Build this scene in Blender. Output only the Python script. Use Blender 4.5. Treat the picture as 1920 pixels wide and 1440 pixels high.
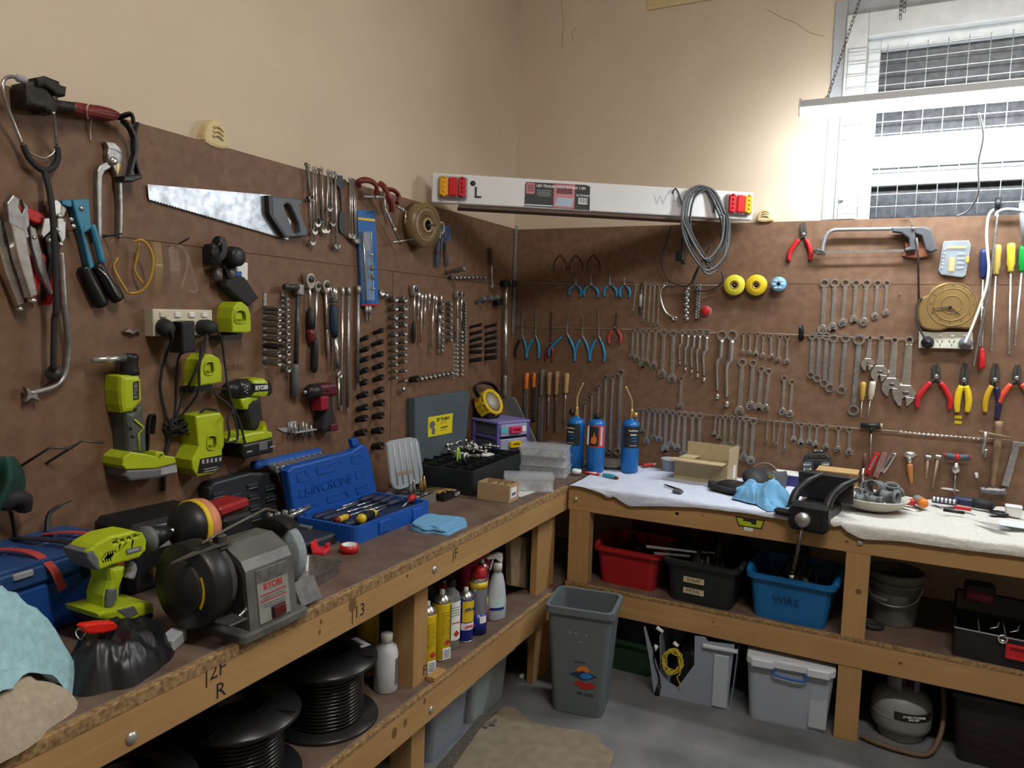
import bpy, bmesh, math, random
from mathutils import Vector, Matrix
random.seed(7)
for o in list(bpy.data.objects): bpy.data.objects.remove(o)
SC = bpy.context.scene
COL = SC.collection
PI = math.pi
R_ = math.radians
V = Vector
# ------------------------------------------------------------------ camera
FPX, CX, CY = 1385.0, 960.0, 720.0
_vl = V((1659-CX, 625-CY, FPX)); _vr = V((-1797-CX, 515-CY, FPX))
_Y = _vl.normalized(); _X = -_vr; _X = (_X-_Y*_X.dot(_Y)).normalized(); _Z = _X.cross(_Y)
def ray(x, y):
    d = V((x-CX, y-CY, FPX)); return V((_X.dot(d), _Y.dot(d), _Z.dot(d)))
_c = ray(970, 428); _h = 3.4/math.hypot(_c.x, _c.y)
CAM = V((-_c.x*_h, -_c.y*_h, 1.29))
cd = bpy.data.cameras.new('camera'); cd.sensor_width = 36; cd.lens = 36*FPX/1920; cd.clip_start = .02
cam = bpy.data.objects.new('camera', cd); COL.objects.link(cam)
cam.matrix_world = Matrix(((_X.x, -_X.y, -_X.z, CAM.x), (_Y.x, -_Y.y, -_Y.z, CAM.y), (_Z.x, -_Z.y, -_Z.z, CAM.z), (0, 0, 0, 1)))
SC.camera = cam
def onx(p, v): r = ray(*p); return CAM+r*((v-CAM.x)/r.x)
def ony(p, v): r = ray(*p); return CAM+r*((v-CAM.y)/r.y)
def onz(p, v): r = ray(*p); return CAM+r*((v-CAM.z)/r.z)
# ------------------------------------------------------------------ world, exposure
w = bpy.data.worlds.new('room_light'); SC.world = w; w.use_nodes = True
w.node_tree.nodes['Background'].inputs[0].default_value = (1.0, .95, .88, 1)
w.node_tree.nodes['Background'].inputs[1].default_value = 0
SC.view_settings.view_transform = 'Standard'; SC.view_settings.look = 'None'
SC.view_settings.gamma = 1; SC.view_settings.use_curve_mapping = False
SC.view_settings.exposure = .9
LED_STRENGTH = 52.0
TUBE_STRENGTH = 46.0
# ------------------------------------------------------------------ materials
MATS = {}
def mat(name, col, rough=.5, metal=0, var=.0, scale=40, bump=0, alpha=1, emit=0, trans=0, col2=None, stretch=None, detail=4, ior=1.45):
    if name in MATS: return MATS[name]
    m = bpy.data.materials.new(name); MATS[name] = m; m.use_nodes = True
    nt = m.node_tree; b = nt.nodes['Principled BSDF']
    b.inputs['Base Color'].default_value = (*col, 1); b.inputs['Roughness'].default_value = rough
    b.inputs['Metallic'].default_value = metal; b.inputs['Alpha'].default_value = alpha; b.inputs['IOR'].default_value = ior
    b.inputs['Transmission Weight'].default_value = trans
    if emit:
        b.inputs['Emission Color'].default_value = (*col, 1); b.inputs['Emission Strength'].default_value = emit
    if var or bump or col2:
        tc = nt.nodes.new('ShaderNodeTexCoord'); mp = nt.nodes.new('ShaderNodeMapping'); nz = nt.nodes.new('ShaderNodeTexNoise')
        nz.inputs['Scale'].default_value = scale; nz.inputs['Detail'].default_value = detail
        if stretch: mp.inputs['Scale'].default_value = stretch
        nt.links.new(tc.outputs['Object'], mp.inputs[0]); nt.links.new(mp.outputs[0], nz.inputs['Vector'])
        if var or col2:
            cr = nt.nodes.new('ShaderNodeValToRGB')
            c2 = col2 or tuple(min(1, c*(1+var)) for c in col)
            c1 = col if col2 else tuple(c*(1-var) for c in col)
            cr.color_ramp.elements[0].color = (*c1, 1); cr.color_ramp.elements[1].color = (*c2, 1)
            cr.color_ramp.elements[0].position = .35; cr.color_ramp.elements[1].position = .68
            nt.links.new(nz.outputs['Fac'], cr.inputs[0]); nt.links.new(cr.outputs[0], b.inputs['Base Color'])
        if bump:
            bp = nt.nodes.new('ShaderNodeBump'); bp.inputs['Strength'].default_value = bump; bp.inputs['Distance'].default_value = .002
            nt.links.new(nz.outputs['Fac'], bp.inputs['Height']); nt.links.new(bp.outputs[0], b.inputs['Normal'])
    return m
def wood(name, c1, c2, axis, scale=1, rough=.6):
    if name in MATS: return MATS[name]
    m = bpy.data.materials.new(name); MATS[name] = m; m.use_nodes = True
    nt = m.node_tree; b = nt.nodes['Principled BSDF']; b.inputs['Roughness'].default_value = rough
    tc = nt.nodes.new('ShaderNodeTexCoord'); mp = nt.nodes.new('ShaderNodeMapping')
    s = [22*scale]*3; s['xyz'.index(axis)] = 1.3*scale; mp.inputs['Scale'].default_value = s
    nz = nt.nodes.new('ShaderNodeTexNoise'); nz.inputs['Scale'].default_value = 1.1; nz.inputs['Detail'].default_value = 3; nz.inputs['Distortion'].default_value = 1.2
    mu = nt.nodes.new('ShaderNodeMath'); mu.operation = 'MULTIPLY'; mu.inputs[1].default_value = 9
    sn = nt.nodes.new('ShaderNodeMath'); sn.operation = 'SINE'
    n2 = nt.nodes.new('ShaderNodeTexNoise'); n2.inputs['Scale'].default_value = 3; n2.inputs['Detail'].default_value = 5
    ad = nt.nodes.new('ShaderNodeMath'); ad.operation = 'MULTIPLY_ADD'; ad.inputs[1].default_value = .28; ad.inputs[2].default_value = .1
    a2 = nt.nodes.new('ShaderNodeMath'); a2.operation = 'ADD'
    cr = nt.nodes.new('ShaderNodeValToRGB'); cr.color_ramp.elements[0].color = (*c1, 1); cr.color_ramp.elements[1].color = (*c2, 1)
    cr.color_ramp.elements[0].position = .2; cr.color_ramp.elements[1].position = .95
    L = nt.links.new
    L(tc.outputs['Object'], mp.inputs[0]); L(mp.outputs[0], nz.inputs['Vector']); L(tc.outputs['Object'], n2.inputs['Vector'])
    L(nz.outputs['Fac'], mu.inputs[0]); L(mu.outputs[0], sn.inputs[0]); L(sn.outputs[0], ad.inputs[0])
    L(ad.outputs[0], a2.inputs[0]); L(n2.outputs['Fac'], a2.inputs[1]); L(a2.outputs[0], cr.inputs[0]); L(cr.outputs[0], b.inputs['Base Color'])
    return m
CH = mat('chrome', (.66, .65, .63), .26, .9, .15, 60)
ST = mat('worn_steel', (.36, .35, .34), .42, .85, .2, 60)
DS = mat('dark_steel', (.10, .095, .09), .45, .7, .25, 50)
BK = mat('black_plastic', (.012, .012, .014), .42)
BR = mat('black_rubber', (.02, .02, .022), .7)
GY = mat('grey_plastic', (.13, .14, .15), .5)
LG = mat('light_grey_plastic', (.35, .36, .38), .5)
WH = mat('white_plastic', (.78, .78, .77), .4)
CR = mat('cream_plastic', (.62, .58, .44), .4)
LM = mat('lime_plastic', (.42, .52, .015), .4, 0, .06, 30)
RD = mat('red_plastic', (.50, .018, .022), .4)
RDD = mat('dark_red_paint', (.16, .018, .014), .4, 0, .2, 40)
MR = mat('maroon_plastic', (.10, .012, .022), .38)
BL = mat('blue_plastic', (.012, .10, .44), .42)
TB = mat('teal_blue_grip', (.03, .22, .42), .42)
YL = mat('yellow_plastic', (.70, .50, .02), .4)
OR = mat('orange_plastic', (.70, .20, .03), .4)
PU = mat('purple_plastic', (.13, .11, .42), .42)
PK = mat('pink_plastic', (.62, .04, .14), .42)
WD = wood('handle_wood', (.22, .12, .05), (.42, .27, .13), 'z', 3)
GD = mat('brass', (.55, .38, .14), .35, .8, .1)
CB = mat('cardboard', (.42, .29, .16), .85, 0, .06, 60)
PA = mat('white_paper', (.82, .83, .82), .8)
INK = mat('black_ink', (.02, .02, .022), .6)
CLR = mat('clear_plastic', (.88, .93, .98), .2, 0, alpha=.24)
MLK = mat('milky_plastic', (.40, .46, .56), .3, 0, alpha=.55)
# ------------------------------------------------------------------ mesh builder
def fr(o, x, y, z): return Matrix(((x[0], y[0], z[0], o[0]), (x[1], y[1], z[1], o[1]), (x[2], y[2], z[2], o[2]), (0, 0, 0, 1)))
def T(x, y=0, z=0): return Matrix.Translation((x, y, z))
def RX(a): return Matrix.Rotation(R_(a), 4, 'X')
def RY(a): return Matrix.Rotation(R_(a), 4, 'Y')
def RZ(a): return Matrix.Rotation(R_(a), 4, 'Z')
def circ(r, n=16, cx=0, cy=0, a0=0, ry=None): return [(cx+r*math.cos(a0+2*PI*i/n), cy+(ry or r)*math.sin(a0+2*PI*i/n)) for i in range(n)]
def rrect(x0, y0, x1, y1, r, n=3):
    o = []
    for cx, cy, a in ((x1-r, y1-r, 0), (x0+r, y1-r, 90), (x0+r, y0+r, 180), (x1-r, y0+r, 270)):
        for i in range(n+1):
            t = R_(a+90*i/n); o.append((cx+r*math.cos(t), cy+r*math.sin(t)))
    return o
class MB:
    def __init__(s): s.b = bmesh.new(); s.mi = 0
    def _raw(s, vs, fs, M=None, sm=False):
        bv = [s.b.verts.new(M @ V(v) if M else V(v)) for v in vs]
        for f in fs:
            try:
                q = s.b.faces.new([bv[i] for i in f]); q.material_index = s.mi; q.smooth = sm
            except ValueError: pass
        return s
    def box(s, c, d, M=None, bev=0, seg=1):
        t = bmesh.new(); bmesh.ops.create_cube(t, size=1)
        for v in t.verts: v.co = V((v.co.x*d[0], v.co.y*d[1], v.co.z*d[2]))
        if bev: bmesh.ops.bevel(t, geom=list(t.edges), offset=min(bev, min(d)*.45), segments=seg, affect='EDGES', profile=.5)
        A = T(*c); A = M @ A if M else A
        s.merge(t, A, seg > 1); return s
    def merge(s, t, A=None, sm=False):
        t.verts.index_update()
        s._raw([v.co.copy() for v in t.verts], [[v.index for v in f.verts] for f in t.faces], A, sm); t.free()
    def prism(s, pts, z0, z1, M=None, holes=(), bev=0, sm=False):
        t = bmesh.new(); es = []
        for lp in [pts]+list(holes):
            vs = [t.verts.new((p[0], p[1], z0)) for p in lp]
            es += [t.edges.new((vs[i], vs[(i+1) % len(vs)])) for i in range(len(vs))]
        if holes: fs = [f for f in bmesh.ops.triangle_fill(t, edges=es, use_beauty=True)['geom'] if isinstance(f, bmesh.types.BMFace)]
        else: fs = [t.faces.new(vs)]
        r = bmesh.ops.extrude_face_region(t, geom=fs)
        nv = [g for g in r['geom'] if isinstance(g, bmesh.types.BMVert)]
        for v in nv: v.co.z = z1
        bmesh.ops.recalc_face_normals(t, faces=list(t.faces))
        if bev:
            top = [e for e in t.edges if all(abs(v.co.z-z1) < 1e-7 for v in e.verts) and any(len({round(v.co.z, 6) for v in f.verts}) > 1 for f in e.link_faces)]
            try: bmesh.ops.bevel(t, geom=top, offset=bev, segments=2, affect='EDGES', profile=.5)
            except Exception: pass
        s.merge(t, M, sm); return s
    def lathe(s, prof, M=None, n=16, sm=True, a0=0, a1=360, sq=None):
        vs = []; fs = []; full = abs(a1-a0) >= 359.9; m = n if full else n+1
        for r, z in prof:
            for i in range(m):
                a = R_(a0+(a1-a0)*i/n); vs.append((max(r, 1e-5)*math.cos(a), max(r, 1e-5)*math.sin(a)*(sq or 1), z))
        for j in range(len(prof)-1):
            for i in range(n if full else n):
                k = (i+1) % m; fs.append((j*m+i, j*m+k, (j+1)*m+k, (j+1)*m+i))
        if prof[0][0] > 1e-4 and full and prof[0] != prof[-1]: fs.append(tuple(range(m))[::-1])
        if prof[-1][0] > 1e-4 and full and prof[0] != prof[-1]: fs.append(tuple((len(prof)-1)*m+i for i in range(m)))
        s._raw(vs, fs, M, sm); return s
    def tube(s, path, r, n=8, M=None, sx=1, closed=False, up=None, sm=True):
        P = [V(p) for p in path]; N = len(P); vs = []; fs = []; pu = None
        for i in range(N):
            a = P[i-1] if (i > 0 or closed) else P[0]; b = P[(i+1) % N] if (i < N-1 or closed) else P[-1]
            d = (b-a).normalized() if (b-a).length > 1e-9 else V((0, 0, 1))
            if pu is None: pu = V(up) if up else (V((0, 0, 1)) if abs(d.z) < .9 else V((1, 0, 0)))
            x = pu.cross(d); x = x.normalized() if x.length > 1e-6 else d.orthogonal().normalized()
            y = d.cross(x).normalized(); pu = y if not up else V(up)
            rr = r[i] if isinstance(r, (list, tuple)) else r
            for k in range(n):
                t = 2*PI*(k+.5)/n; vs.append(P[i]+x*(rr*sx*math.cos(t))+y*(rr*math.sin(t)))
        for i in range(N if closed else N-1):
            j = (i+1) % N
            for k in range(n): l = (k+1) % n; fs.append((i*n+k, i*n+l, j*n+l, j*n+k))
        if not closed: fs += [tuple(range(n))[::-1], tuple((N-1)*n+k for k in range(n))]
        s._raw(vs, fs, M, sm and n > 4); return s
    def ball(s, c, r, M=None, n=12, sc=(1, 1, 1)):
        pr = [(r*math.sin(PI*i/8), -r*math.cos(PI*i/8)) for i in range(9)]
        A = T(*c) @ Matrix.Diagonal((*sc, 1)); s.lathe(pr, M @ A if M else A, n); return s
    def grid(s, fn, nu, nv, sm=True, M=None):
        vs = [fn(i/nu, j/nv) for j in range(nv+1) for i in range(nu+1)]
        fs = [(j*(nu+1)+i, j*(nu+1)+i+1, (j+1)*(nu+1)+i+1, (j+1)*(nu+1)+i) for j in range(nv) for i in range(nu)]
        s._raw(vs, fs, M, sm); return s
def spl(pts, n=6, closed=False):
    P = [V(p) for p in pts]; N = len(P); o = []
    for i in range(N if closed else N-1):
        g = lambda k: P[k % N] if closed else P[max(0, min(N-1, k))]
        a, b, c, d = g(i-1), g(i), g(i+1), g(i+2)
        for k in range(n):
            t = k/n; o.append(.5*((2*b)+(c-a)*t+(2*a-5*b+4*c-d)*t*t+(3*b-a-3*c+d)*t**3))
    if not closed: o.append(P[-1])
    return o
def spl2(pts, n=5, closed=True): return [(p.x, p.y) for p in spl([(a, b, 0) for a, b in pts], n, closed)]
# ------------------------------------------------------------------ objects
def setp(o, label=None, cat=None, group=None, kind=None):
    if label: o['label'] = label
    if cat: o['category'] = cat
    if group: o['group'] = group
    if kind: o['kind'] = kind
    return o
def mesh(name, mb, mats):
    me = bpy.data.meshes.new(name); bmesh.ops.recalc_face_normals(mb.b, faces=list(mb.b.faces)); mb.b.to_mesh(me); mb.b.free()
    for m in (mats if isinstance(mats, (list, tuple)) else [mats]): me.materials.append(m)
    return me
def thing(name, label, cat, M=None, group=None, kind=None):
    o = bpy.data.objects.new(name, None); o.empty_display_size = .02; COL.objects.link(o)
    if M: o.matrix_world = M
    return setp(o, label, cat, group, kind)
def part(name, mb, mats, parent, kind=None, label=None, M=None):
    o = bpy.data.objects.new(name, mb if isinstance(mb, bpy.types.Mesh) else mesh(name, mb, mats)); COL.objects.link(o); o.parent = parent
    if M: o.matrix_local = M
    return setp(o, label, None, None, kind)
def solo(name, mb, mats, label, cat, M=None, group=None, kind=None):
    o = bpy.data.objects.new(name, mb if isinstance(mb, bpy.types.Mesh) else mesh(name, mb, mats)); COL.objects.link(o)
    if M: o.matrix_world = M
    return setp(o, label, cat, group, kind)
def text(name, s, size, m, parent, M, align='CENTER', ext=.0003, bold=0, sx=1, label=None):
    c = bpy.data.curves.new('tmp', 'FONT'); c.body = s; c.size = size; c.align_x = align; c.align_y = 'CENTER'; c.extrude = ext; c.offset = bold; c.resolution_u = 2
    o = bpy.data.objects.new('tmp', c); me = bpy.data.meshes.new_from_object(o); me.name = name
    bpy.data.objects.remove(o); me.materials.clear(); me.materials.append(m)
    if sx != 1:
        for v in me.vertices: v.co.x *= sx
    p = bpy.data.objects.new(name, me); COL.objects.link(p); p.parent = parent; p.matrix_local = M
    return setp(p, label)
class Wall:
    """a thing on a wall: local x along the wall (to the right), y up, z out of the wall"""
    def __init__(s, side, px, rot=0, w=0):
        s.s = side; s.o = s.world(px, w); s.w0 = w
        x, z = ((0, 1, 0), (1, 0, 0)) if side == 'L' else ((1, 0, 0), (0, -1, 0))
        s.M = fr(s.o, x, (0, 0, 1), z) @ RZ(rot); s.I = s.M.inverted()
    def world(s, px, w=0): return onx(px, w) if s.s == 'L' else ony(px, -w)
    def p(s, px, w=0):
        q = s.I @ s.world(px, w); return V((q.x, q.y, w-s.w0))
    def p2(s, px, w=0): q = s.p(px, w); return (q.x, q.y)
ORD = 'first second third fourth fifth sixth seventh eighth ninth tenth eleventh twelfth thirteenth fourteenth fifteenth sixteenth seventeenth eighteenth nineteenth twentieth'.split()
def crop(x0, y0, s): return lambda x, y: (x0+x/s, y0+y/s)
k1 = crop(940, 440, 3.131); k2 = crop(1400, 380, 3.273); k3 = crop(1400, 680, 3.692); kA = crop(0, 100, 3.0); kB = crop(160, 440, 3.0)
kC = crop(460, 280, 3.692); kD = crop(480, 480, 3.79); kE = crop(300, 700, 3.2); kF = crop(0, 800, 2.25); kG = crop(300, 880, 2.88)
kH = crop(700, 680, 3.2); kI = crop(700, 980, 3.13); kJ = crop(1040, 920, 3.0); kK = crop(1500, 980, 3.131); kW = crop(1480, 0, 3.273); kT = crop(760, 290, 2.8235); kS = crop(700, 1020, 3.428); kU = crop(200, 1020, 3.0)
BT, SH, BD = .695, .337, .54      # bench top, shelf top, bench depth
# ------------------------------------------------------------------ the room
WXL, WYR = -.024, .016
plaster = mat('cream_plaster', (.62, .51, .385), .75, 0, 0, 3, .06, col2=(.66, .55, .42), detail=8)
conc = mat('concrete_floor', (.10, .105, .11), .7, 0, 0, 5, .15, col2=(.19, .195, .20), detail=10)
HB = mat('hardboard', (.150, .080, .045), .6, 0, 0, 30, .1, col2=(.205, .114, .067), detail=12)
HBT = mat('hardboard_top', (.105, .068, .050), .55, 0, 0, 14, .1, col2=(.17, .115, .088), detail=10)
PB = mat('particleboard_edge', (.16, .09, .035), .9, 0, 0, 110, .4, col2=(.40, .26, .12), detail=6)
PC = ((.37, .213, .081), (.505, .312, .133))
P_Y = wood('pine_along_left', *PC, 'y')
P_X = wood('pine_along_right', *PC, 'x')
P_Z = wood('pine_upright', *PC, 'z')
def slab(name, a, b, m, kind='structure', parent=None, bev=0):
    mb = MB(); c = [(p+q)/2 for p, q in zip(a, b)]
    mb.box((0, 0, 0), [abs(q-p) for p, q in zip(a, b)], None, bev)
    o = bpy.data.objects.new(name, mesh(name, mb, m)); COL.objects.link(o); o.location = c
    if parent: o.parent = parent
    if kind: o['kind'] = kind
    return o
floor = slab('floor', (-.2, -5.5, -.08), (4.6, .2, 0), conc)
# right wall, with the window opening cut out
wx0, wz0, wz1 = ony(kW(470, 400), .016).x-.004, 1.5, 2.52
wl = slab('wall_left', (WXL-.14, -5.5, 0), (WXL, .2, 3.1), plaster)
def wallpiece(a, b): return slab('wall_right', a, b, plaster)
wr = MB()
for a, b in (((WXL, 0), (wx0, 3.1)), ((wx0, 0), (2.75, wz0)), ((wx0, wz1), (2.75, 3.1)), ((2.75, 0), (4.6, 3.1))):
    wr.box(((a[0]+b[0])/2, WYR+.075, (a[1]+b[1])/2), (b[0]-a[0], .15, b[1]-a[1]))
o = bpy.data.objects.new('wall_right', mesh('wall_right', wr, plaster)); COL.objects.link(o); o['kind'] = 'structure'; WRO = o
slab('wall_front', (-.2, -5.6, 0), (4.6, -5.5, 3.1), plaster); slab('wall_side', (4.6, -5.6, 0), (4.7, .2, 3.1), plaster)
slab('ceiling', (-.2, -5.5, 3.1), (4.6, .2, 3.2), mat('white_ceiling', (.6, .58, .54), .8))
# white flecks trodden on the concrete
mb = MB(); rnd = random.Random(3)
for i in range(70):
    p = onz((rnd.uniform(1050, 1620), rnd.uniform(1295, 1440)), 0); r = rnd.uniform(.0012, .005)
    if p.y > -.62: continue
    mb.prism([(p.x+r*rnd.uniform(.5, 1.3)*math.cos(a), p.y+r*rnd.uniform(.5, 1.3)*math.sin(a)) for a in (0, 1.2, 2.5, 3.8, 5)], -.0005, .0012)
part('paint_fleck', mb, mat('fleck', (.55, .55, .52), .8), floor, 'stuff').matrix_parent_inverse = floor.matrix_world.inverted()
# ---- hardboard lining of the walls (upper and lower sheets with a seam)
def sheet(name, wall, u0, u1, z0, z1, th=.006):
    if wall == 'L': return slab(name, (-th, u0, z0), (0, u1, z1), HB, None)
    return slab(name, (u0, 0, z0), (u1, th, z1), HB, None)
seam = onx((560, 487), 0).z
vs = onx((731, 820), 0).y
hbL = thing('trim_1', 'brown hardboard sheeting hung with tools above the long grinder bench', None, kind='structure')
hbR = thing('trim_2', 'brown hardboard sheeting hung with spanners under the window', None, kind='structure')
gap = .0015
for nm, wl_, u0, u1, z0, z1, par in (('sheet', 'L', -4.6, -.012, seam+gap, 1.706, hbL), ('sheet', 'L', vs+gap, -.012, .695, seam, hbL), ('sheet', 'L', -4.6, vs-gap, .695, seam, hbL),
                                     ('sheet', 'R', 0, 3.4, seam+.02+gap, 1.706, hbR), ('sheet', 'R', 0, 3.4, .695, seam+.02, hbR)):
    s_ = sheet(nm, wl_, u0, u1, z0, z1); s_.parent = par
slab('packer', (-.024, -4.6, 1.6), (-.0062, -.02, 1.66), P_Y, None, hbL)
slab('packer', (.0, .0062, 1.6), (3.4, .016, 1.66), P_X, None, hbR)
cp = slab('corner_strip', (-.004, -.028, .70), (.004, -.002, 1.70), HB, None, hbL)
# perforated steel strip in the corner
mb = MB(); A = Wall('L', (957, 425)); zt = 1.72; zb = onx((950, 625), .004).z
holes = [circ(.0035, 6, .012, -.02-i*.022) for i in range(int((zt-zb)/.022)-1)]
mb.prism([(0, 0), (.024, 0), (.024, zb-zt), (0, zb-zt)], 0, .003, holes=holes)
solo('perforated_strip', mb, mat('galv', (.42, .42, .42), .45, .7, .15), 'perforated galvanised strip standing in the corner of the tool boards', 'metal strip', fr((.0045, -.034, zt), (0, 1, 0), (0, 0, 1), (1, 0, 0)))
# ---- benches
def bench_left():
    b = thing('workbench', 'long timber workbench with brown hardboard top carrying the bench grinder', 'workbench')
    X = .515; n = -4.3; far = -.005
    def s(nm, a, c, m, bev=.0015): return slab(nm, a, c, m, None, b, bev)
    s('bench_top', (.0, n, .684), (X-.012, far, BT), HBT)
    s('particleboard_edge', (X-.0125, n, .672), (X+.001, -.545, BT-.001), PB)
    s('front_rail', (X-.035, n, .604), (X, -.547, .680), P_Y)
    s('shelf', (0, n, .306), (X-.012, far, .325), HBT)
    s('shelf_edge', (X-.0125, n, .312), (X+.001, -.66, .324), PB)
    s('shelf_rail', (X-.035, n, .232), (X, -.60, .313), P_Y)
    ya, yb, yc2 = (onx((q, 1010), .479).y for q in (1009, 1026, 1040))
    yd, ye = (onx((q, 1200), .479).y for q in (776, 801))
    for u, wd in ((ye, ye-yd), (yb-.001, yb-ya), (-2.40, .07)):
        s('leg', (X-(.105 if u < -1 else .062), u-wd, .0), (X-.036, u, .606), P_Z)
    s('leg', (X-.075, yb, .0), (X-.036, yc2, .606), P_Z)
    s('offcut', (X-.0315, ye-.01, .3245), (X-.004, ye+.05, .338), P_Y)
    return b
def bench_right():
    b = thing('workbench', 'timber workbench under the window covered by towels', 'workbench')
    Y = -.545
    def s(nm, a, c, m, bev=.0015): return slab(nm, a, c, m, None, b, bev)
    s('bench_top', (.517, Y+.012, .684), (3.0, 0, BT), HBT)
    s('front_rail', (.517, Y, .606), (3.0, Y+.035, .694), P_X)
    s('shelf', (.517, Y+.012, .318), (3.0, 0, .334), HBT)
    s('shelf_edge', (.517, Y-.001, .322), (3.0, Y+.0125, .334), PB)
    s('shelf_rail', (.517, Y, .240), (3.0, Y+.035, .322), P_X)
    for u0, u1 in ((.524, .603), (1.458, 1.527)):
        s('leg', (u0, Y+.001, .334), (u1, Y+.05, .607), P_Z)
        s('leg', (u0, Y+.036, 0), (u1, Y+.08, .240), P_Z) if u0 < 1 else s('leg', (u0, Y+.002, 0), (u1, Y+.05, .240), P_Z)
    s('leg', (2.35, Y+.036, 0), (2.42, Y+.09, .607), P_Z)
    return b
BL_, BR_ = bench_left(), bench_right()
knot = mat('knot', (.17, .085, .03), .7); bolt_m = mat('zinc', (.5, .5, .48), .35, .7)
def on_left_rail(px, fn): p = onx(px, .5151); return fr(p, (0, 1, 0), (0, 0, 1), (1, 0, 0))
def on_right_rail(px): p = ony(px, -.5451); return fr(p, (1, 0, 0), (0, 0, 1), (0, -1, 0))
for px, r in ((kG(1040, 730), .013), (kG(870, 822), .004), (kG(862, 880), .004), (kS(205, 1150), .008), (kS(135, 1215), .011), (kS(330, 1010), .006), (kG(1335, 575), .004)):
    part('knot', MB().prism(circ(r, 10, ry=r*1.3), -.0004, .0004), knot, BL_, M=on_left_rail(px, 0))
for px, r in ((kJ(690, 130), .007), (kJ(833, 140), .003), (kJ(890, 740), .004), (kK(590, 826), .006), (kJ(1365, 235), .005), (kK(275, 112), .006), (kH(1820, 905), .006)):
    part('knot', MB().prism(circ(r, 10, ry=r*.8), -.0004, .0004), knot, BR_, M=on_right_rail(px))
for px in (kS(1, 1), ): pass
part('knot', MB().prism(circ(.009, 10), -.0004, .0006), knot, BR_, M=fr(ony(kK(343, 405), -.544), (1, 0, 0), (0, 0, 1), (0, -1, 0)))
dome = [(.0105, 0), (.010, .002), (.006, .005), (.0005, .006)]
for px in (kS(392, 165), kS(370, 1065), kU(140, 1090)): part('coach_bolt', MB().lathe(dome, n=12), bolt_m, BL_, M=on_left_rail(px, 0))
for px in (kJ(117, 48), kK(350, 118)): part('coach_bolt', MB().lathe(dome, n=12), bolt_m, BR_, M=on_right_rail(px))
for px, t in ((kG(300, 1150), '|2F\n  R'), (kI(480, 185), '|F'), (kG(1070, 770), '|13'), (kS(330, 815), 'F')):
    M = on_left_rail(px, 0) if px != kS(330, 815) else fr(onx(px, .4795), (0, 1, 0), (0, 0, 1), (1, 0, 0))
    text('pen_mark', t, .04, INK, BL_, M, ext=.0002)
# lime sticker on the right rail
st = thing('sticker', 'lime and black sticker on the front rail of the towel-covered bench', 'sticker', on_right_rail(kJ(1095, 178)))
W_ = lambda *q: [tuple((st.matrix_world.inverted() @ ony(kJ(x, y), -.5451)).xy) for x, y in q]
part('backing', MB().prism(W_((1014, 142), (1182, 168), (1165, 218), (1035, 200)), -.0005, .0004), INK, st)
part('motif', MB().prism(W_((1024, 152), (1060, 157), (1060, 170), (1100, 176), (1110, 190), (1135, 193), (1135, 166), (1174, 172), (1160, 210), (1040, 193)), 0, .0008), LM, st)
part('caption', MB().prism(W_((1066, 203), (1116, 211), (1113, 230), (1066, 222)), 0, .0008), PA, st)
for x, y in ((1079, 214), (1091, 217), (1103, 219)): part('caption_mark', MB().box((*W_((x, y))[0], .0009), (.0022, .003, .0004)), INK, st)
# ---- window
def RW(px, w=0): return ony(px, WYR-w)
frame_w = mat('white_frame_paint', (.72, .74, .74), .45, 0, .06, 20)
win = thing('window_1', None, None, kind='structure')
def fbox(nm, x0, x1, z0, z1, y0, y1, m, bev=.003): s_ = slab(nm, (x0, y0, z0), (x1, y1, z1), m, None, win, bev); return s_
a = RW(kW(345, 300)); wl0 = a.x
b_ = RW(kW(470, 400)); wl1 = b_.x
topz = RW(kW(400, 100)).z; topi = RW(kW(475, 235)).z
fbox('architrave', wl0, wl1, 1.7065, topz, WYR-.02, WYR+.1, frame_w); fbox('architrave', wl1, 2.72, topi, topz, WYR-.02, WYR+.1, frame_w)
fbox('architrave', 2.62, 2.72, 1.7065, topi, WYR-.02, WYR+.1, frame_w)
band = mat('grey_reveal', (.42, .44, .46), .7, 0, .1, 15)
fbox('reveal_band', RW(kW(265, 300)).x, wl0, 1.7065, topz+.06, WYR-.006, WYR+.01, band); fbox('reveal_band', wl0, 2.75, topz, topz+.06, WYR-.006, WYR+.01, band)
def zat(px, y=WYR+.04): return ony(px, y).z
def xat(px, y=WYR+.04): return ony(px, y).x
p1t, p1b = zat(kW(560, 318)), zat(kW(550, 572)); p2t, p2b = zat(kW(530, 640)), zat(kW(520, 848)); p3t, p3b = zat(kW(490, 1150)), 1.55
px_ = xat(kW(553, 450))
sash = mat('white_sash_paint', (.66, .69, .69), .4, 0, .08, 25)
pane = mat('dark_papered_glass', (.030, .034, .040), .35, 0, 0, 45, .2, col2=(.065, .072, .082), detail=8)
zs = [topi, p1t, p1b, p2t, p2b, p3t, p3b]
fbox('sash_stile', wl1, px_, 1.5, topi, WYR+.02, WYR+.07, sash)
for z1_, z0_ in ((topi, p1t), (p1b, p2t)): fbox('sash_rail', px_, 2.62, z0_, z1_, WYR+.02, WYR+.07, sash)
s1 = zat(kW(430, 1045)); s0 = zat(kW(430, 1080))
fbox('sash_rail', px_, 2.62, s1, p2b, WYR+.02, WYR+.07, sash); fbox('sash_rail', px_, 2.62, p3t, s0, WYR+.02, WYR+.07, sash)
fbox('slot_bar', px_, 2.62, (s0+s1)/2-.004, (s0+s1)/2+.004, WYR+.03, WYR+.06, sash)
fbox('slot_back', px_, 2.62, s0, s1, WYR+.06, WYR+.08, pane)
for z1_, z0_ in ((p1t, p1b), (p2t, p2b), (p3t, p3b)): fbox('pane', px_-.01, 2.63, z0_-.01, z1_+.01, WYR+.052, WYR+.058, pane)
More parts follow.
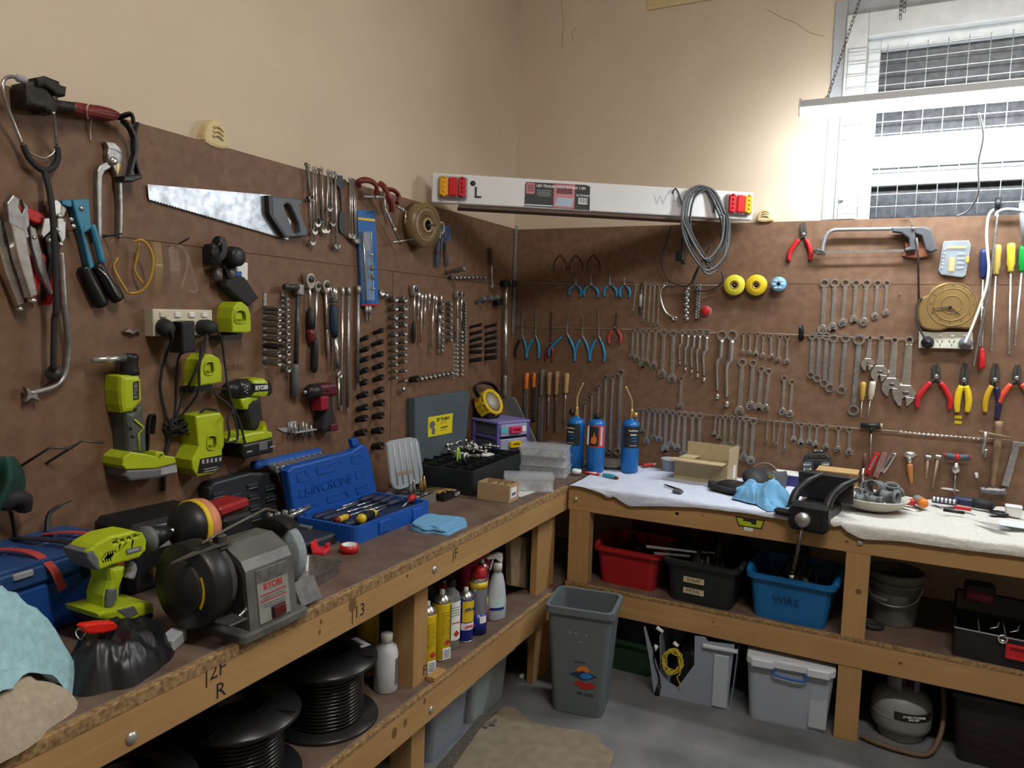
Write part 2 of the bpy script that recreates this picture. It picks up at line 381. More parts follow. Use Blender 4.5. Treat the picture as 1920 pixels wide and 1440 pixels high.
fbox('backing_board', wl1-.02, 2.64, 1.5, topi+.02, WYR+.1, WYR+.13, pane)
# welded mesh guard in front
g = thing('mesh_guard', 'white welded wire mesh screwed over the window', 'mesh guard', T(0, 0, 0))
gm = mat('white_wire', (.62, .65, .67), .4, .2)
gy = -.022; gx0 = ony(kW(350, 500), gy).x; gzt = ony(kW(360, 325), gy).z
dx = (ony(kW(1030, 1200), gy).x-ony(kW(540, 1200), gy).x)/4; x_f = ony(kW(540, 1200), gy).x-dx
dz = (ony(kW(360, 325), gy).z-ony(kW(310, 1205), gy).z)/12
vw = mesh('wire', MB().tube([(0, 0, 0), (0, 0, gzt+.012-1.708)], .0015, 6), gm); hw = mesh('wire', MB().tube([(0, 0, 0), (1.2, 0, 0)], .0015, 6), gm)
xs = [gx0]+[x_f+dx*i for i in range(0, 14) if x_f+dx*i < 2.62]
for x in xs: part('wire', vw, None, g, M=T(x, gy+.002, 1.708))
for i in range(14):
    z = gzt-i*dz
    if z > 1.71: part('wire', hw, None, g, M=T(gx0-.004, gy, z))
for x, z in ((gx0+.01, 2.0), (gx0+.01, 1.78), (2.5, 2.0)): part('clip', MB().box((x, gy+.012, z), (.012, .04, .012)), gm, g)
# ---- LED batten on chains
ly = -.30; e0 = ony((1501, 208), ly); lz = e0.z; lx0 = e0.x; LN = 1.2
led = thing('led_batten', 'glowing white LED batten hanging on chains before the window', 'light', T(lx0, ly, lz))
part('housing', MB().box((LN/2, 0, .014), (LN, .062, .026), None, .003), mat('batten_housing', (.55, .57, .6), .4), led)
em = mat('led_diffuser', (.92, .97, 1), .4, emit=LED_STRENGTH)
part('diffuser', MB().prism([(.029*math.cos(PI*i/10), -.03*math.sin(PI*i/10)) for i in range(11)], .002, LN-.002, M=fr((0, 0, .002), (0, 1, 0), (0, 0, 1), (1, 0, 0)), sm=False), em, led)
for x in (0, LN): part('end_cap', MB().box((x, 0, .005), (.006, .064, .058), None, .002), WH, led)
def chain(name, a, b, label, n):
    d = (b-a); L = d.length; z = d.normalized(); x = z.orthogonal().normalized(); y = z.cross(x)
    c = thing(name, label, 'chain', fr(a, x, y, z)); ll = L/n*1.25; rr = .0045
    m_ = mesh('link', MB().tube([(rr*math.cos(t), 0, (ll/2-rr)*(1 if math.sin(t) > 0 else -1)+rr*math.sin(t)) for t in [2*PI*(i+.5)/10 for i in range(10)]], .0011, 5, closed=True, up=(0, 1, 0)), DS)
    for i in range(n): part('link', m_, None, c, M=T(0, 0, L*(i+.5)/n) @ RZ(90*(i % 2)))
    return c
h0 = V((lx0+.08, ly, lz+.027))
_t = (1612, 0); ctop = ony(_t, ly+.02)
ext = (ctop-h0)*1.25
chain('chain', h0, h0+ext, 'dark link chain rising from the end of the LED batten', 30)
part('hook', MB().tube(spl([(.08, 0, .024), (.085, 0, .036), (.078, 0, .042), (.074, 0, .034)], 4), .0013, 6), ST, led)
c2_ = ony((1688, 36), ly)
chain('chain', c2_, V((c2_.x-.005, c2_.y, 2.6)), 'slack doubled dark chain dangling free above the LED batten', 22)
chain('chain', c2_+V((.01, 0, .02)), V((c2_.x+.006, c2_.y, 2.6)), 'second strand of the slack dark chain above the LED batten', 20)
# ceiling fluorescent further back in the room
tb = thing('ceiling_batten_offscreen', 'white fluorescent batten on the ceiling of the workshop', 'light', T(1.35, -2.35, 3.1))
part('housing', MB().box((.65, 0, -.03), (1.3, .16, .06), None, .006), WH, tb)
part('tube_cover', MB().box((.65, 0, -.075), (1.26, .13, .03), None, .01), mat('tube_glow', (1, .95, .87), .4, emit=TUBE_STRENGTH), tb)
# hairline cracks in the plaster
for i, c in enumerate(([(1438, 18), (1470, 35), (1490, 42), (1520, 62), (1545, 68)], [(1080, 50), (1072, 62), (1075, 78)], [(1052, 0), (1056, 40), (1054, 90)])):
    part('crack', MB().tube([ony(q, WYR-.0004) for q in c], .0012, 4), mat('crack_brown', (.34, .26, .17), .9), WRO)
# vents
vm = mat('vent_cream', (.68, .54, .30), .55)
def vent(wall, px, sz, label):
    A = Wall(wall, px, w=-.016 if wall == 'R' else -.024); v = thing('wall_vent', label, 'vent', A.M)
    part('cowl', MB().prism(spl2([(-.5*sz, -.45*sz), (.5*sz, -.45*sz), (.42*sz, .2*sz), (.0, .5*sz), (-.42*sz, .2*sz)], 4), 0, .03, bev=.008), vm, v)
    for i in range(3): part('louvre', MB().tube(spl([(-.22*sz+i*.02*sz, (-.15+i*.16)*sz, .031), (.0, (-.07+i*.16)*sz, .033), (.25*sz, (-.2+i*.16)*sz, .031)], 4), .0035, 6), vm, v)
vent('L', (392, 252), .068, 'cream moulded wall vent above the handsaw board'); vent('R', (1437, 404), .055, 'small cream wall vent beside the window frame')
A = Wall('R', (1275, 4), w=-.016); v = thing('air_grille', 'painted air grille high on the cream wall', 'vent', A.M)
part('frame', MB().box((0, .03, .003), (.27, .085, .008), None, .002), vm, v)
for i in range(8): part('slat', MB().box((-.11+i*.032, .03, .008), (.012, .05, .003)), vm, v)
# screws and cracks on the wall
def spike(px): return Wall('R', px, w=-.016)
for px in ((1568, 142), (1553, 359)): solo('wall_screw', MB().lathe([(.006, 0), (.006, .002), (.001, .004)], n=8), DS, 'rusty screw head in the wall beside the window, '+('upper' if px[1] < 200 else 'lower')+' one', 'screw', spike(px).M)
# cable from the LED
p = lambda x, y, yy: ony(kW(x, y), yy)
solo('lamp_cable', MB().tube(spl([p(1163, 695, ly), p(1190, 830, -.27), p(1160, 1000, -.22), p(1160, 1180, -.17), p(1100, 1290, -.08), p(1030, 1325, -.025)], 8), .0032, 8), mat('grey_cable', (.28, .29, .3), .5), 'grey power cable hanging from the LED batten', 'cable')
# ------------------------------------------------------------------ shared tool builders
def P2(A, pts, w, k=None): return [A.p2(k(*q) if k else q, w) for q in pts]
def P3(A, pts, k=None): return [A.p(k(q[0], q[1]) if k else (q[0], q[1]), q[2]) for q in pts]
def ext(mb, A, pts, w0, w1, k=None, bev=0, smooth=0, holes=()):
    q = P2(A, pts, w1, k)
    if smooth: q = spl2(q, smooth)
    return mb.prism(q, w0-A.w0, w1-A.w0, holes=[P2(A, h, w1, k) for h in holes], bev=bev)
def axis(wall, a, b, w=0):
    """frame with origin at pixel a on the wall and local -y pointing to pixel b; returns (matrix, length)"""
    A = Wall(wall, a, w=w); q = A.p(b, w); L = math.hypot(q.x, q.y); ang = math.degrees(math.atan2(q.x, -q.y))
    return A.M @ RZ(ang), L
def ring(mb, r, ri, t0, t1, cy=0, n=16, ni=12):
    mb.prism(circ(r, n, 0, cy), t0, t1, holes=[circ(ri, ni, 0, cy)])
def spanner(wall, a, b, style, label, group=None, m=None, rr=None, w=.0, t=None):
    M, L = axis(wall, a, b, w); m = m or CH; r = rr or (.072*L+.0028); t = t or max(.005, .028*L)
    names = dict(combo='combination_spanner', box='ring_spanner', flex='flex_head_spanner', stub='stubby_spanner', slim='offset_ring_spanner', adj='adjustable_spanner')
    o = thing(names[style], label, 'spanner', M, group)
    def shank(y0, y1, w0, w1):
        mb = MB(); mb.prism([(-w0, y0), (w0, y0), (w1, y1), (-w1, y1)], t*.12, t*.8, bev=min(w1, w0)*.35); part('shank', mb, m, o)
    def ringend(cy, r, nm='ring_end'):
        mb = MB(); ring(mb, r, r*.62, 0, t*1.05, cy); part(nm, mb, m, o)
    def jaw(cy, r, tilt=15):
        pts = [(r*math.cos(R_(q)), r*1.08*math.sin(R_(q))) for q in range(-60, 241, 25)]
        g = r*.46; pts = [(r*.98*math.cos(R_(q)), r*1.05*math.sin(R_(q))) for q in (-58, -30, 0, 35, 65, 90, 115, 145, 180, 210, 238)]
        pts += [(-g, -r*.9), (-g, -r*.15), (-g*.5, r*.12), (g*.5, r*.12), (g, -r*.15), (g, -r*.9)]
        mb = MB(); mb.prism(pts, 0, t, M=T(0, cy, 0) @ RZ(tilt), bev=r*.06); part('open_end', mb, m, o)
    if style == 'combo':
        ringend(0, r); shank(-r*.85, -L+r*.9, r*.52, r*.55); jaw(-L, r*1.22)
    elif style == 'stub':
        ringend(0, r*1.25); shank(-r*1.1, -L+r, r*.5, r*.7); jaw(-L, r*1.5)
    elif style == 'flex':
        ringend(0, r*1.1, 'ratchet_head'); part('hinge', MB().box((0, -r*1.5, t*.5), (r*1.25, r*.9, t*1.1), None, r*.15), m, o)
        shank(-r*1.7, -L+r*.9, r*.5, r*.55); jaw(-L, r*1.2)
    elif style == 'box':
        ringend(0, r); shank(-r*.85, -L+r*.85, r*.5, r*.5); ringend(-L, r)
    elif style == 'slim':
        ringend(0, r)
        mb = MB(); mb.tube(spl([(0, -r*.9, t*.5), (0, -L*.3, t*.5), (-r*.05, -L*.36, t*.5), (-r*.55, -L*.44, t*.7), (-r*.5, -L*.6, t*.6), (-r*.15, -L*.9, t*.5)], 4), [r*.5]*9+[r*.42]*5+[r*.3]*7, 6); part('shank', mb, m, o)
        part('ring_end', MB().lathe([(r*.3, -.5*r), (r*.42, -.3*r), (r*.42, .4*r), (r*.3, .5*r)], T(-r*.1, -L, t*.5) @ RX(90), 10), m, o)
    elif style == 'adj':
        ring_mb = MB(); ring(ring_mb, r*.62, r*.36, 0, t, 0); part('hang_hole', ring_mb, m, o)
        shank(-r*.5, -L+r*1.6, r*.5, r*.7)
        part('fixed_jaw', MB().prism([(-.75*r, -L+1.9*r), (.7*r, -L+1.9*r), (1.5*r, -L+.7*r), (1.35*r, -L+.2*r), (.2*r, -L+.25*r), (-.25*r, -L-.1*r), (-.35*r, -L-1.3*r), (-.7*r, -L-1.25*r), (-1.5*r, -L-.2*r), (-1.45*r, -L+.7*r)], -.0, t*1.3, bev=r*.1), m, o)
        part('sliding_jaw', MB().prism([(.1*r, -L+.18*r), (1.35*r, -L+.1*r), (1.2*r, -L-.3*r), (.55*r, -L-1.1*r), (.3*r, -L-1.2*r)], .001, t*1.15, bev=r*.06), m, o)
        part('worm_screw', MB().lathe([(.26*r, -.4*r), (.33*r, -.3*r), (.33*r, .3*r), (.26*r, .4*r)], T(.1*r, -L+.75*r, t) @ RY(90), 10), DS, o)
    return o
def rod(mb, M, pts): return mb.lathe(pts, M, 12)
DN = RX(90)      # lathe axis (z) turned to point along local -y
def screwdriver(wall, top, neck, tip, m, label, hr=.013, sr=.003, w=.016, cat='screwdriver', name='screwdriver', flute=True):
    M, L = axis(wall, top, tip, 0); q = Wall(wall, top).p(neck); h = math.hypot(q.x, q.y); o = thing(name, label, cat, M)
    A = T(0, 0, w) @ DN
    part('handle', MB().lathe([(hr*.5, 0), (hr*.92, .004), (hr, h*.2), (hr*.92, h*.45), (hr*.98, h*.72), (hr*.62, h*.85), (hr*.72, h*.95), (hr*.5, h)], A, 8 if flute else 12), m, o)
    part('shaft', MB().lathe([(sr, h*.9), (sr, L*.97), (sr*.8, L)], A, 8), CH, o)
    return o
def pliers(wall, tip, piv, hl, hr, hm, jm, label, name='pliers', cat='pliers', jw=None, gr=.0062, w=.008, group=None, nose='long', bow=.22, under=None):
    A = Wall(wall, piv); o = thing(name, label, cat, A.M, group); t = A.p(tip); J = math.hypot(t.x, t.y)
    ta = math.degrees(math.atan2(-t.x, t.y)); jw = jw or J*.17; Mj = T(0, 0, 0) @ RZ(ta)
    for s in (-1, 1):
        if nose == 'long': pts = [(0, -jw*.9), (s*jw*.8, -jw*.4), (s*jw*.85, jw*.5), (s*jw*.55, J*.35), (s*jw*.25, J), (s*.0006, J), (s*.0006, jw*.6)]
        elif nose == 'cut': pts = [(0, -jw), (s*jw*.8, -jw*.6), (s*jw*.95, jw*.3), (s*jw*.95, J*.6), (s*jw*.45, J), (s*.0012, J*.95), (s*.0006, jw*.4)]
        else: pts = [(0, -jw), (s*jw*.9, -jw*.6), (s*jw*1.1, jw*.2), (s*jw*.9, J*.65), (s*jw*.5, J), (s*.001, J), (s*.0006, jw*.3)]
        part('jaw', MB().prism(pts, w-.004+(s > 0)*.0012, w+.004+(s > 0)*.0012, Mj, bev=.0008), jm, o)
    part('pivot', MB().lathe([(jw*.55, 0), (jw*.55, .002), (jw*.3, .0035)], T(0, 0, w+.004), 10), CH, o)
    for e in (hl, hr):
        q = A.p(e); s = -1 if q.x < 0 else 1; s = -1 if e is hl else 1
        mid = V((q.x*.55+s*abs(q.y)*bow*.5, q.y*.42, 0)); m2 = V((q.x*.95+s*abs(q.y)*bow*.25, q.y*.72, 0))
        path = spl([(s*jw*.3, -jw*.7, w), (mid.x*.45, mid.y*.45, w), (mid.x, mid.y, w), (m2.x, m2.y, w), (q.x, q.y, w)], 4)
        k = 4; part('tang', MB().tube(path[:k+2], gr*.62, 6, sx=.8), jm, o)
        n = len(path)-k; part('handle', MB().tube(path[k:], [gr*(.75+.35*math.sin(PI*min(1, .15+i/(n-1)*.8))) for i in range(n)], 8), (under if (under and e is hr) else hm), o)
    return o
def socket(name, M, r, L, m, label, group, r2=None, sq=.55, n=12, cat='socket'):
    """a hollow socket: axis along local z, open end at z=L"""
    r2 = r2 or r
    mb = MB(); mb.lathe([(r2*.5, 0), (r2*.92, 0), (r2, .001), (r2, L*.42), (r, L*.55), (r, L-.001), (r*.94, L), (r*.74, L), (r*.72, L*.62), (.0001, L*.6)], M=None, n=n)
    return solo(name, mb, m, label, cat, M, group)
def seq(n, label, tail): return [f'{label}, {ORD[i]} {tail}' if i < len(ORD) else f'{label}, number {i+1} {tail}' for i in range(n)]
# ------------------------------------------------------------------ things hung on the left board
# handsaw
A = Wall('L', (420, 390)); o = thing('handsaw', 'panel handsaw with bright blade and grey-black closed handle', 'saw', A.M)
blade_m = mat('saw_blade', (.27, .29, .32), .38, .8, 0, 45, .15, col2=(.55, .58, .61), detail=8)
top = [A.p2(kA(*q)) for q in ((818, 738), (1440, 795))]; e = [A.p2(kC(285, 622)), A.p2(kC(160, 318))]
b0, b1 = A.p2(kA(825, 818)), e[0]; teeth = []
for i in range(56):
    t = i/56; x = b0[0]+(b1[0]-b0[0])*t; y = b0[1]+(b1[1]-b0[1])*t; d = (b1[0]-b0[0])/56
    teeth += [(x, y), (x+d*.5, y-.0035)]
part('blade', MB().prism([top[0]]+teeth+[e[0], (e[0][0]+.01, e[0][1]+.05), e[1]], .006, .0075), blade_m, o)
hole = [(270, 390), (290, 373), (315, 385), (345, 450), (375, 520), (380, 570), (360, 588), (335, 575), (300, 480)]
hd = MB(); ext(hd, A, [(162, 320), (395, 345), (402, 372), (378, 392), (385, 440), (415, 510), (440, 600), (290, 610), (262, 575), (190, 470), (168, 440)], .0, .022, kC, .004, holes=[hole])
part('handle', hd, mat('saw_handle_grey', (.10, .115, .13), .45), o)
hd = MB(); ext(hd, A, [(160, 318), (192, 322), (198, 462), (268, 565), (300, 612), (275, 612), (180, 470), (165, 440)], .0, .024, kC, .001); part('handle_edge', hd, BK, o)
# pipe wrench on top of the board
A = Wall('L', (160, 206), w=.0); o = thing('pipe_wrench', 'heavy black pipe wrench with dark red handle lying along the board top', 'wrench', A.M)
part('handle', MB().prism(spl2(P2(A, [(400, 275), (500, 285), (600, 302), (660, 330), (668, 355), (640, 378), (560, 368), (400, 330)], .035, kA), 4), .015, .045, bev=.009), RDD, o)
part('body', MB().prism(P2(A, [(110, 170), (190, 150), (230, 180), (285, 262), (400, 278), (402, 332), (300, 318), (290, 345), (235, 335), (215, 315), (120, 300)], .035, kA), .008, .052, bev=.006), mat('oily_iron', (.035, .03, .024), .45, .6, .4, 60), o)
part('hook_jaw', MB().prism(P2(A, [(185, 140), (240, 128), (320, 160), (325, 180), (362, 190), (355, 245), (300, 240), (280, 215), (235, 190), (200, 190)], .05, kA), .02, .06, bev=.005), MATS['oily_iron'], o)
part('adjusting_nut', MB().lathe([(.016, -.022), (.02, -.018), (.02, .018), (.016, .022)], T(*A.p(kA(258, 240), .03)) @ RX(90), 10), DS, o)
solo('string_loop', MB().tube(spl([A.p(kA(*q), w_) for *q, w_ in ((495, 370, .03), (487, 320, .048), (500, 285, .046), (518, 300, .02), (512, 380, .008), (507, 430, .005), (510, 490, .004))], 6), .0014, 6), mat('string', (.55, .45, .36), .9), 'loop of pale string round the red pipe wrench handle', 'string', A.M)
# stethoscope
A = Wall('L', (85, 320)); o = thing('stethoscope', 'mechanics stethoscope with black tubing hooked over the pipe wrench', 'stethoscope', A.M)
g = lambda q, w=.02: A.p(kA(*q), w)
part('ear_tube', MB().tube(spl([g((108, 142), .062), g((60, 130), .055), (g((22, 150), .05)), g((15, 210), .05), g((60, 350), .03), g((125, 510), .02)], 6), .0035, 8), CH, o)
part('ear_tube', MB().tube(spl([g((300, 330), .065), g((308, 400), .045), g((318, 515), .02)], 6), .0035, 8), CH, o)
part('ear_tip', MB().lathe([(.002, -.01), (.007, -.006), (.007, .006), (.003, .012)], T(*g((116, 143), .070)) @ RY(90), 10), LG, o)
part('spring', MB().tube(spl([g((130, 515)), g((180, 565)), g((250, 588)), g((300, 560)), g((308, 530))], 6), .0018, 6), CH, o)
part('yoke', MB().tube(spl([g((130, 515)), g((165, 590)), g((235, 655)), g((295, 645)), g((325, 590)), g((320, 525))], 6), .006, 8), BR, o)
part('tubing', MB().tube(spl([g((248, 655)), g((275, 760), .032), g((295, 900), .053), g((312, 1200), .053), g((315, 1440), .05), A.p((102, 600), .045), A.p((100, 695), .036)], 6), .0058, 8), BR, o)
part('chest_piece', MB().lathe([(.017, 0), (.018, .004), (.01, .012), (.004, .016)], T(*A.p((100, 700), .021)), 14), DS, o)
# bent grey bar with wing nut below it
A = Wall('L', (120, 600)); mb = MB()
mb.tube(spl([A.p((114, 474), .031), A.p((116, 500), .031), A.p((121, 575), .031), A.p((128, 645), .014), A.p((122, 700), .012), A.p((100, 725), .014), A.p((55, 738), .014)], 6), .0065, 8)
o = thing('bent_bar', 'grey bent metal bar with a wing nut at its foot', 'bar', A.M); part('bar', mb, ST, o)
part('wing_nut', MB().prism(P2(A, [(46, 725), (58, 735), (72, 728), (68, 742), (74, 752), (58, 746), (46, 754), (50, 740)], .016), .008, .02, bev=.001), ST, o)
# locking pliers
def locking(a, sc, rot, label, dep=0):
    A = Wall('L', a, rot, dep); o = thing('locking_pliers', label, 'pliers', A.M); s = sc
    part('upper_jaw', MB().prism([(-.004*s, .0), (-.006*s, .03*s), (.004*s, .045*s), (.014*s, .04*s), (.012*s, .026*s), (.02*s, .01*s), (.028*s, -.02*s), (.012*s, -.03*s)], .004, .018, bev=.002), ST, o)
    part('lower_jaw', MB().prism([(.018*s, .04*s), (.028*s, .03*s), (.03*s, .0), (.022*s, -.015*s), (.016*s, .012*s), (.022*s, .026*s)], .006, .016, bev=.002), ST, o)
    part('handle', MB().prism([(-.004*s, .0), (.02*s, -.01*s), (.026*s, -.05*s), (.038*s, -.115*s), (.026*s, -.12*s), (.008*s, -.06*s)], .002, .022, bev=.003), CH, o)
    part('adjusting_screw', MB().lathe([(.005*s, 0), (.005*s, .008), (.007*s, .009), (.007*s, .016)], T(.033*s, -.114*s, .012) @ DN, 10), CH, o)
    part('release_lever', MB().prism([(.03*s, .0), (.04*s, -.005*s), (.056*s, -.07*s), (.066*s, -.112*s), (.062*s, -.112*s), (.042*s, -.07*s), (.032*s, -.03*s)], .006, .016, bev=.002), ST, o)
    for q in ((.006*s, -.006*s), (.014*s, -.02*s), (.036*s, -.02*s)): part('rivet', MB().lathe([(.0035, 0), (.003, .002)], T(*q, .018), 8), CH, o)
locking((11, 418), 1.16, 0, 'silver locking pliers hanging beside the stethoscope tubing', .025); locking((-14, 455), 1.0, 3, 'silver locking pliers at the edge of the tool board, below the pipe wrench head')
# aviation snips with red grips
A = Wall('L', (107, 430)); o = thing('aviation_snips', 'lever-action snips with silver jaws and long red grips', 'snips', A.M)
part('blade', MB().prism(P2(A, [(275, 830), (320, 822), (345, 850), (340, 910), (290, 925), (275, 880)], .02, kA), .01, .022, bev=.002), CH, o)
part('blade', MB().prism(P2(A, [(325, 830), (360, 835), (380, 880), (365, 920), (330, 925), (345, 870)], .018, kA), .006, .016, bev=.002), ST, o)
part('linkage', MB().prism(P2(A, [(250, 925), (290, 925), (300, 990), (250, 1040), (232, 1020)], .02, kA), .006, .018, bev=.002), CH, o)
part('linkage', MB().prism(P2(A, [(325, 920), (378, 930), (375, 1040), (355, 1075), (330, 1010)], .02, kA), .006, .018, bev=.002), CH, o)
part('lever', MB().prism(P2(A, [(255, 1040), (300, 1000), (345, 1080), (330, 1160), (290, 1300), (255, 1390), (245, 1370), (280, 1180)], .014, kA), .004, .014, bev=.002), BK, o)
part('grip', MB().prism(spl2(P2(A, [(208, 1125), (250, 1130), (262, 1170), (225, 1290), (205, 1385), (170, 1390), (185, 1290), (200, 1200)], .022, kA), 3), .002, .024, bev=.005), RD, o)
part('grip', MB().prism(spl2(P2(A, [(315, 1150), (350, 1160), (345, 1250), (300, 1400), (270, 1400), (300, 1260)], .022, kA), 3), .002, .024, bev=.005), RD, o)
part('handle_tang', MB().prism(P2(A, [(335, 1230), (352, 1230), (372, 1440), (345, 1440)], .012, kA), .002, .012), LG, o)
for q in ((333, 915), (320, 992), (340, 1075), (270, 1050)): part('bolt', MB().lathe([(.0055, 0), (.0055, .003), (.003, .005)], T(*A.p(kA(*q), .022)), 8), CH, o)
A = Wall('L', (60, 405)); solo('red_cutter', MB().prism(spl2(P2(A, [(90, 870), (140, 862), (245, 905), (250, 950), (200, 955), (110, 905)], .012, kA), 3), 0, .014, bev=.004), RD, 'red tool body tucked behind the locking pliers', 'cutter', A.M)
# hand riveter
A = Wall('L', (150, 400)); o = thing('hand_riveter', 'blue long-arm hand riveter with black grips', 'riveter', A.M); bl2 = mat('riveter_blue', (.035, .22, .36), .4)
part('head', MB().prism(P2(A, [(345, 828), (400, 822), (405, 860), (385, 865), (350, 850)], .02, kA), .004, .022, bev=.002), bl2, o)
part('body', MB().prism(P2(A, [(400, 822), (497, 818), (510, 985), (470, 1010), (530, 1205), (500, 1215), (455, 1010), (430, 940)], .02, kA), .004, .024, bev=.003), bl2, o)
part('arm', MB().tube(spl(P3(A, [(515, 965, .014), (545, 1060, .014), (575, 1180, .014)], kA), 5), .0075, 8), bl2, o)
part('grip', MB().tube(spl(P3(A, [(470, 1200, .014), (510, 1290, .014), (575, 1420, .014)], kA), 4), [.012]*5+[.0135]*4, 8), BK, o)
part('grip', MB().tube(spl(P3(A, [(545, 1185, .02), (600, 1290, .02), (665, 1385, .02)], kA), 4), [.013]*5+[.0145]*4, 8), BK, o)
part('latch', MB().tube(spl(P3(A, [(555, 1210, .036), (605, 1260, .036), (660, 1360, .036), (690, 1375, .03)], kA), 4), .0014, 5), CH, o)
for q in ((458, 872), (400, 935), (412, 972)): part('bolt', MB().lathe([(.0055, 0), (.005, .003)], T(*A.p(kA(*q), .024)), 8), CH, o)
# water pump pliers
A = Wall('L', (215, 300)); o = thing('water_pump_pliers', 'large grey water pump pliers hanging open below the black clip', 'pliers', A.M)
part('jaw', MB().prism(P2(A, [(590, 495), (640, 500), (690, 545), (690, 570), (640, 560), (605, 530)], .014, kA), .004, .016, bev=.002), ST, o)
part('handle', MB().prism(spl2(P2(A, [(605, 530), (690, 570), (690, 640), (685, 720), (690, 900), (685, 1020), (665, 1030), (668, 880), (658, 720), (630, 640), (605, 610)], .014, kA), 2), .004, .018, bev=.003), ST, o)
part('handle', MB().prism(spl2(P2(A, [(640, 630), (605, 655), (575, 690), (570, 850), (570, 1040), (548, 1040), (542, 850), (542, 660), (575, 620), (610, 610)], .01, kA), 2), .001, .014, bev=.003), ST, o)
part('bolt', MB().lathe([(.009, 0), (.009, .004), (.004, .006)], T(*A.p(kA(635, 605), .017)), 10), CH, o)
part('brand_plate', MB().prism(P2(A, [(655, 618), (682, 622), (678, 680), (660, 678)], .0185, kA), .0175, .0187), GD, o)
solo('nail_hook', MB().tube([A.p(kA(580, 1032), 0), A.p(kA(685, 1015), .05)], .002, 6), DS, 'long nail under the grey water pump pliers', 'nail', A.M)
# black plastic clip strap
A = Wall('L', (245, 280)); o = thing('strap_clip', 'black folded plastic strap clip hung on the board edge', 'clip', A.M)
part('strap', MB().tube(spl(P3(A, [(690, 380, .03), (735, 430, .03), (760, 520, .03), (740, 620, .03), (720, 700, .03)], kA), 5), .011, 4, sx=.35, up=(0, 0, 1)), BK, o)
part('strap', MB().tube(spl(P3(A, [(770, 390, .03), (750, 480, .03), (755, 600, .03), (775, 680, .03)], kA), 5), .010, 4, sx=.3, up=(0, 0, 1)), BR, o)
part('loop', MB().tube(spl(P3(A, [(665, 370, .02), (700, 350, .04), (740, 345, .05), (752, 400, .05)], kA), 5), .010, 4, sx=.3), BR, o)
part('foot', MB().prism(P2(A, [(690, 690), (790, 680), (795, 705), (740, 725), (690, 720)], .04, kA), .012, .045, bev=.003), BK, o)
# safety glasses
def glasses(px, k, outline, arm, m, label, lens):
    A = Wall('L', px); o = thing('safety_glasses', label, 'glasses', A.M)
    part('lens', MB().grid(lambda u, v: A.p(k(outline[0][0]+(outline[1][0]-outline[0][0])*u+outline[2]*math.sin(PI*v), outline[0][1]+(outline[1][1]-outline[0][1])*v), .012+.035*math.sin(PI*v)), 6, 12), lens, o)
    part('frame', MB().tube(spl(P3(A, [(q[0], q[1], q[2]) for q in arm[0]], k), 6), .003, 6), m, o)
    for q in arm[1:]: part('temple_arm', MB().tube(spl(P3(A, q, k), 6), .0026, 6), m, o)
yg = mat('yellow_frame', (.50, .30, .03), .4); yl = mat('amber_lens', (.55, .38, .12), .15, alpha=.28); cl = mat('clear_lens', (.6, .5, .42), .1, alpha=.16)
glasses((275, 500), kB, ((375, 40), (420, 325), 18), ([(270, 40, .03), (320, 32, .04), (365, 80, .045), (382, 160, .045), (360, 260, .04), (310, 320, .03), (245, 330, .02)], [(300, 50, .02), (290, 130, .015), (278, 200, .012), (325, 275, .02)], [(185, 130, .01), (160, 180, .008), (185, 240, .01), (240, 330, .014)]), yg, 'yellow framed safety glasses hung on a nail', yl)
glasses((335, 500), kB, ((465, 80), (520, 330), 14), ([(470, 80, .03), (530, 60, .04), (570, 110, .04), (575, 180, .04), (540, 300, .03)], [(575, 110, .03), (600, 200, .03), (630, 310, .025), (585, 318, .02)]), cl, 'clear safety glasses with a faint plastic frame', cl)
solo('nail_hook', MB().tube([A.p(kB(505, 65), 0), A.p(kB(585, 18), .07)], .002, 6), DS, 'long nail holding the clear safety glasses', 'nail', A.M)
# black head lamp with pouch and card
A = Wall('L', (420, 490)); o = thing('head_lamp', 'black head torch with strap bundled above a pouch', 'head torch', A.M); z = lambda *q: A.p(kB(q[0], q[1]), q[2])
part('strap', MB().tube(spl([z(730, 40, .03), z(755, 28, .045), z(778, 45, .045), z(778, 100, .045), z(750, 130, .045), z(730, 90, .04)], 5, True), .012, 4, sx=.3, closed=True), BK, o)
part('lamp_body', MB().lathe([(.0, 0), (.024, 0), (.027, .012), (.024, .035), (.018, .04), (.0, .038)], T(*z(805, 125, .012)), 16), BK, o)
part('battery_box', MB().box(z(715, 110, .022), (.03, .05, .035), None, .006, 2), BK, o)
for q in ((742, 215), (818, 205)): part('lens_barrel', MB().lathe([(.012, 0), (.013, .03), (.0115, .032)], T(*z(q[0], q[1]-28, .02)) @ DN, 12), DS, o); part('lens_ring', MB().lathe([(.0125, 0), (.0125, .008), (.009, .009)], T(*z(q[0], q[1]+5, .02)) @ DN, 12), CH, o)
A = Wall('L', (450, 518)); o = thing('tag_card', 'white hang tag card behind the black head torch', 'card', A.M); part('card', MB().prism(P2(A, [(850, 155), (913, 158), (912, 255), (848, 250)], .004, kB), .002, .0045), PA, o); part('blue_print', MB().prism(P2(A, [(848, 205), (880, 207), (880, 235), (848, 232)], .005, kB), .0045, .0049), BL, o)
A = Wall('L', (455, 545)); o = thing('belt_pouch', 'black fabric pouch hanging askew above the lime charger', 'pouch', A.M)
part('bag', MB().prism(P2(A, [(800, 255), (880, 232), (900, 240), (978, 355), (920, 405), (830, 330), (790, 290)], .035, kB), .004, .036, bev=.006), BR, o)
part('strap', MB().tube(spl([z(785, 190, .02)-z(805, 125, .012)+A.p(kB(805, 125), .012), A.p(kB(800, 240), .02), A.p(kB(840, 290), .03)], 4), .008, 4, sx=.3), BK, o)
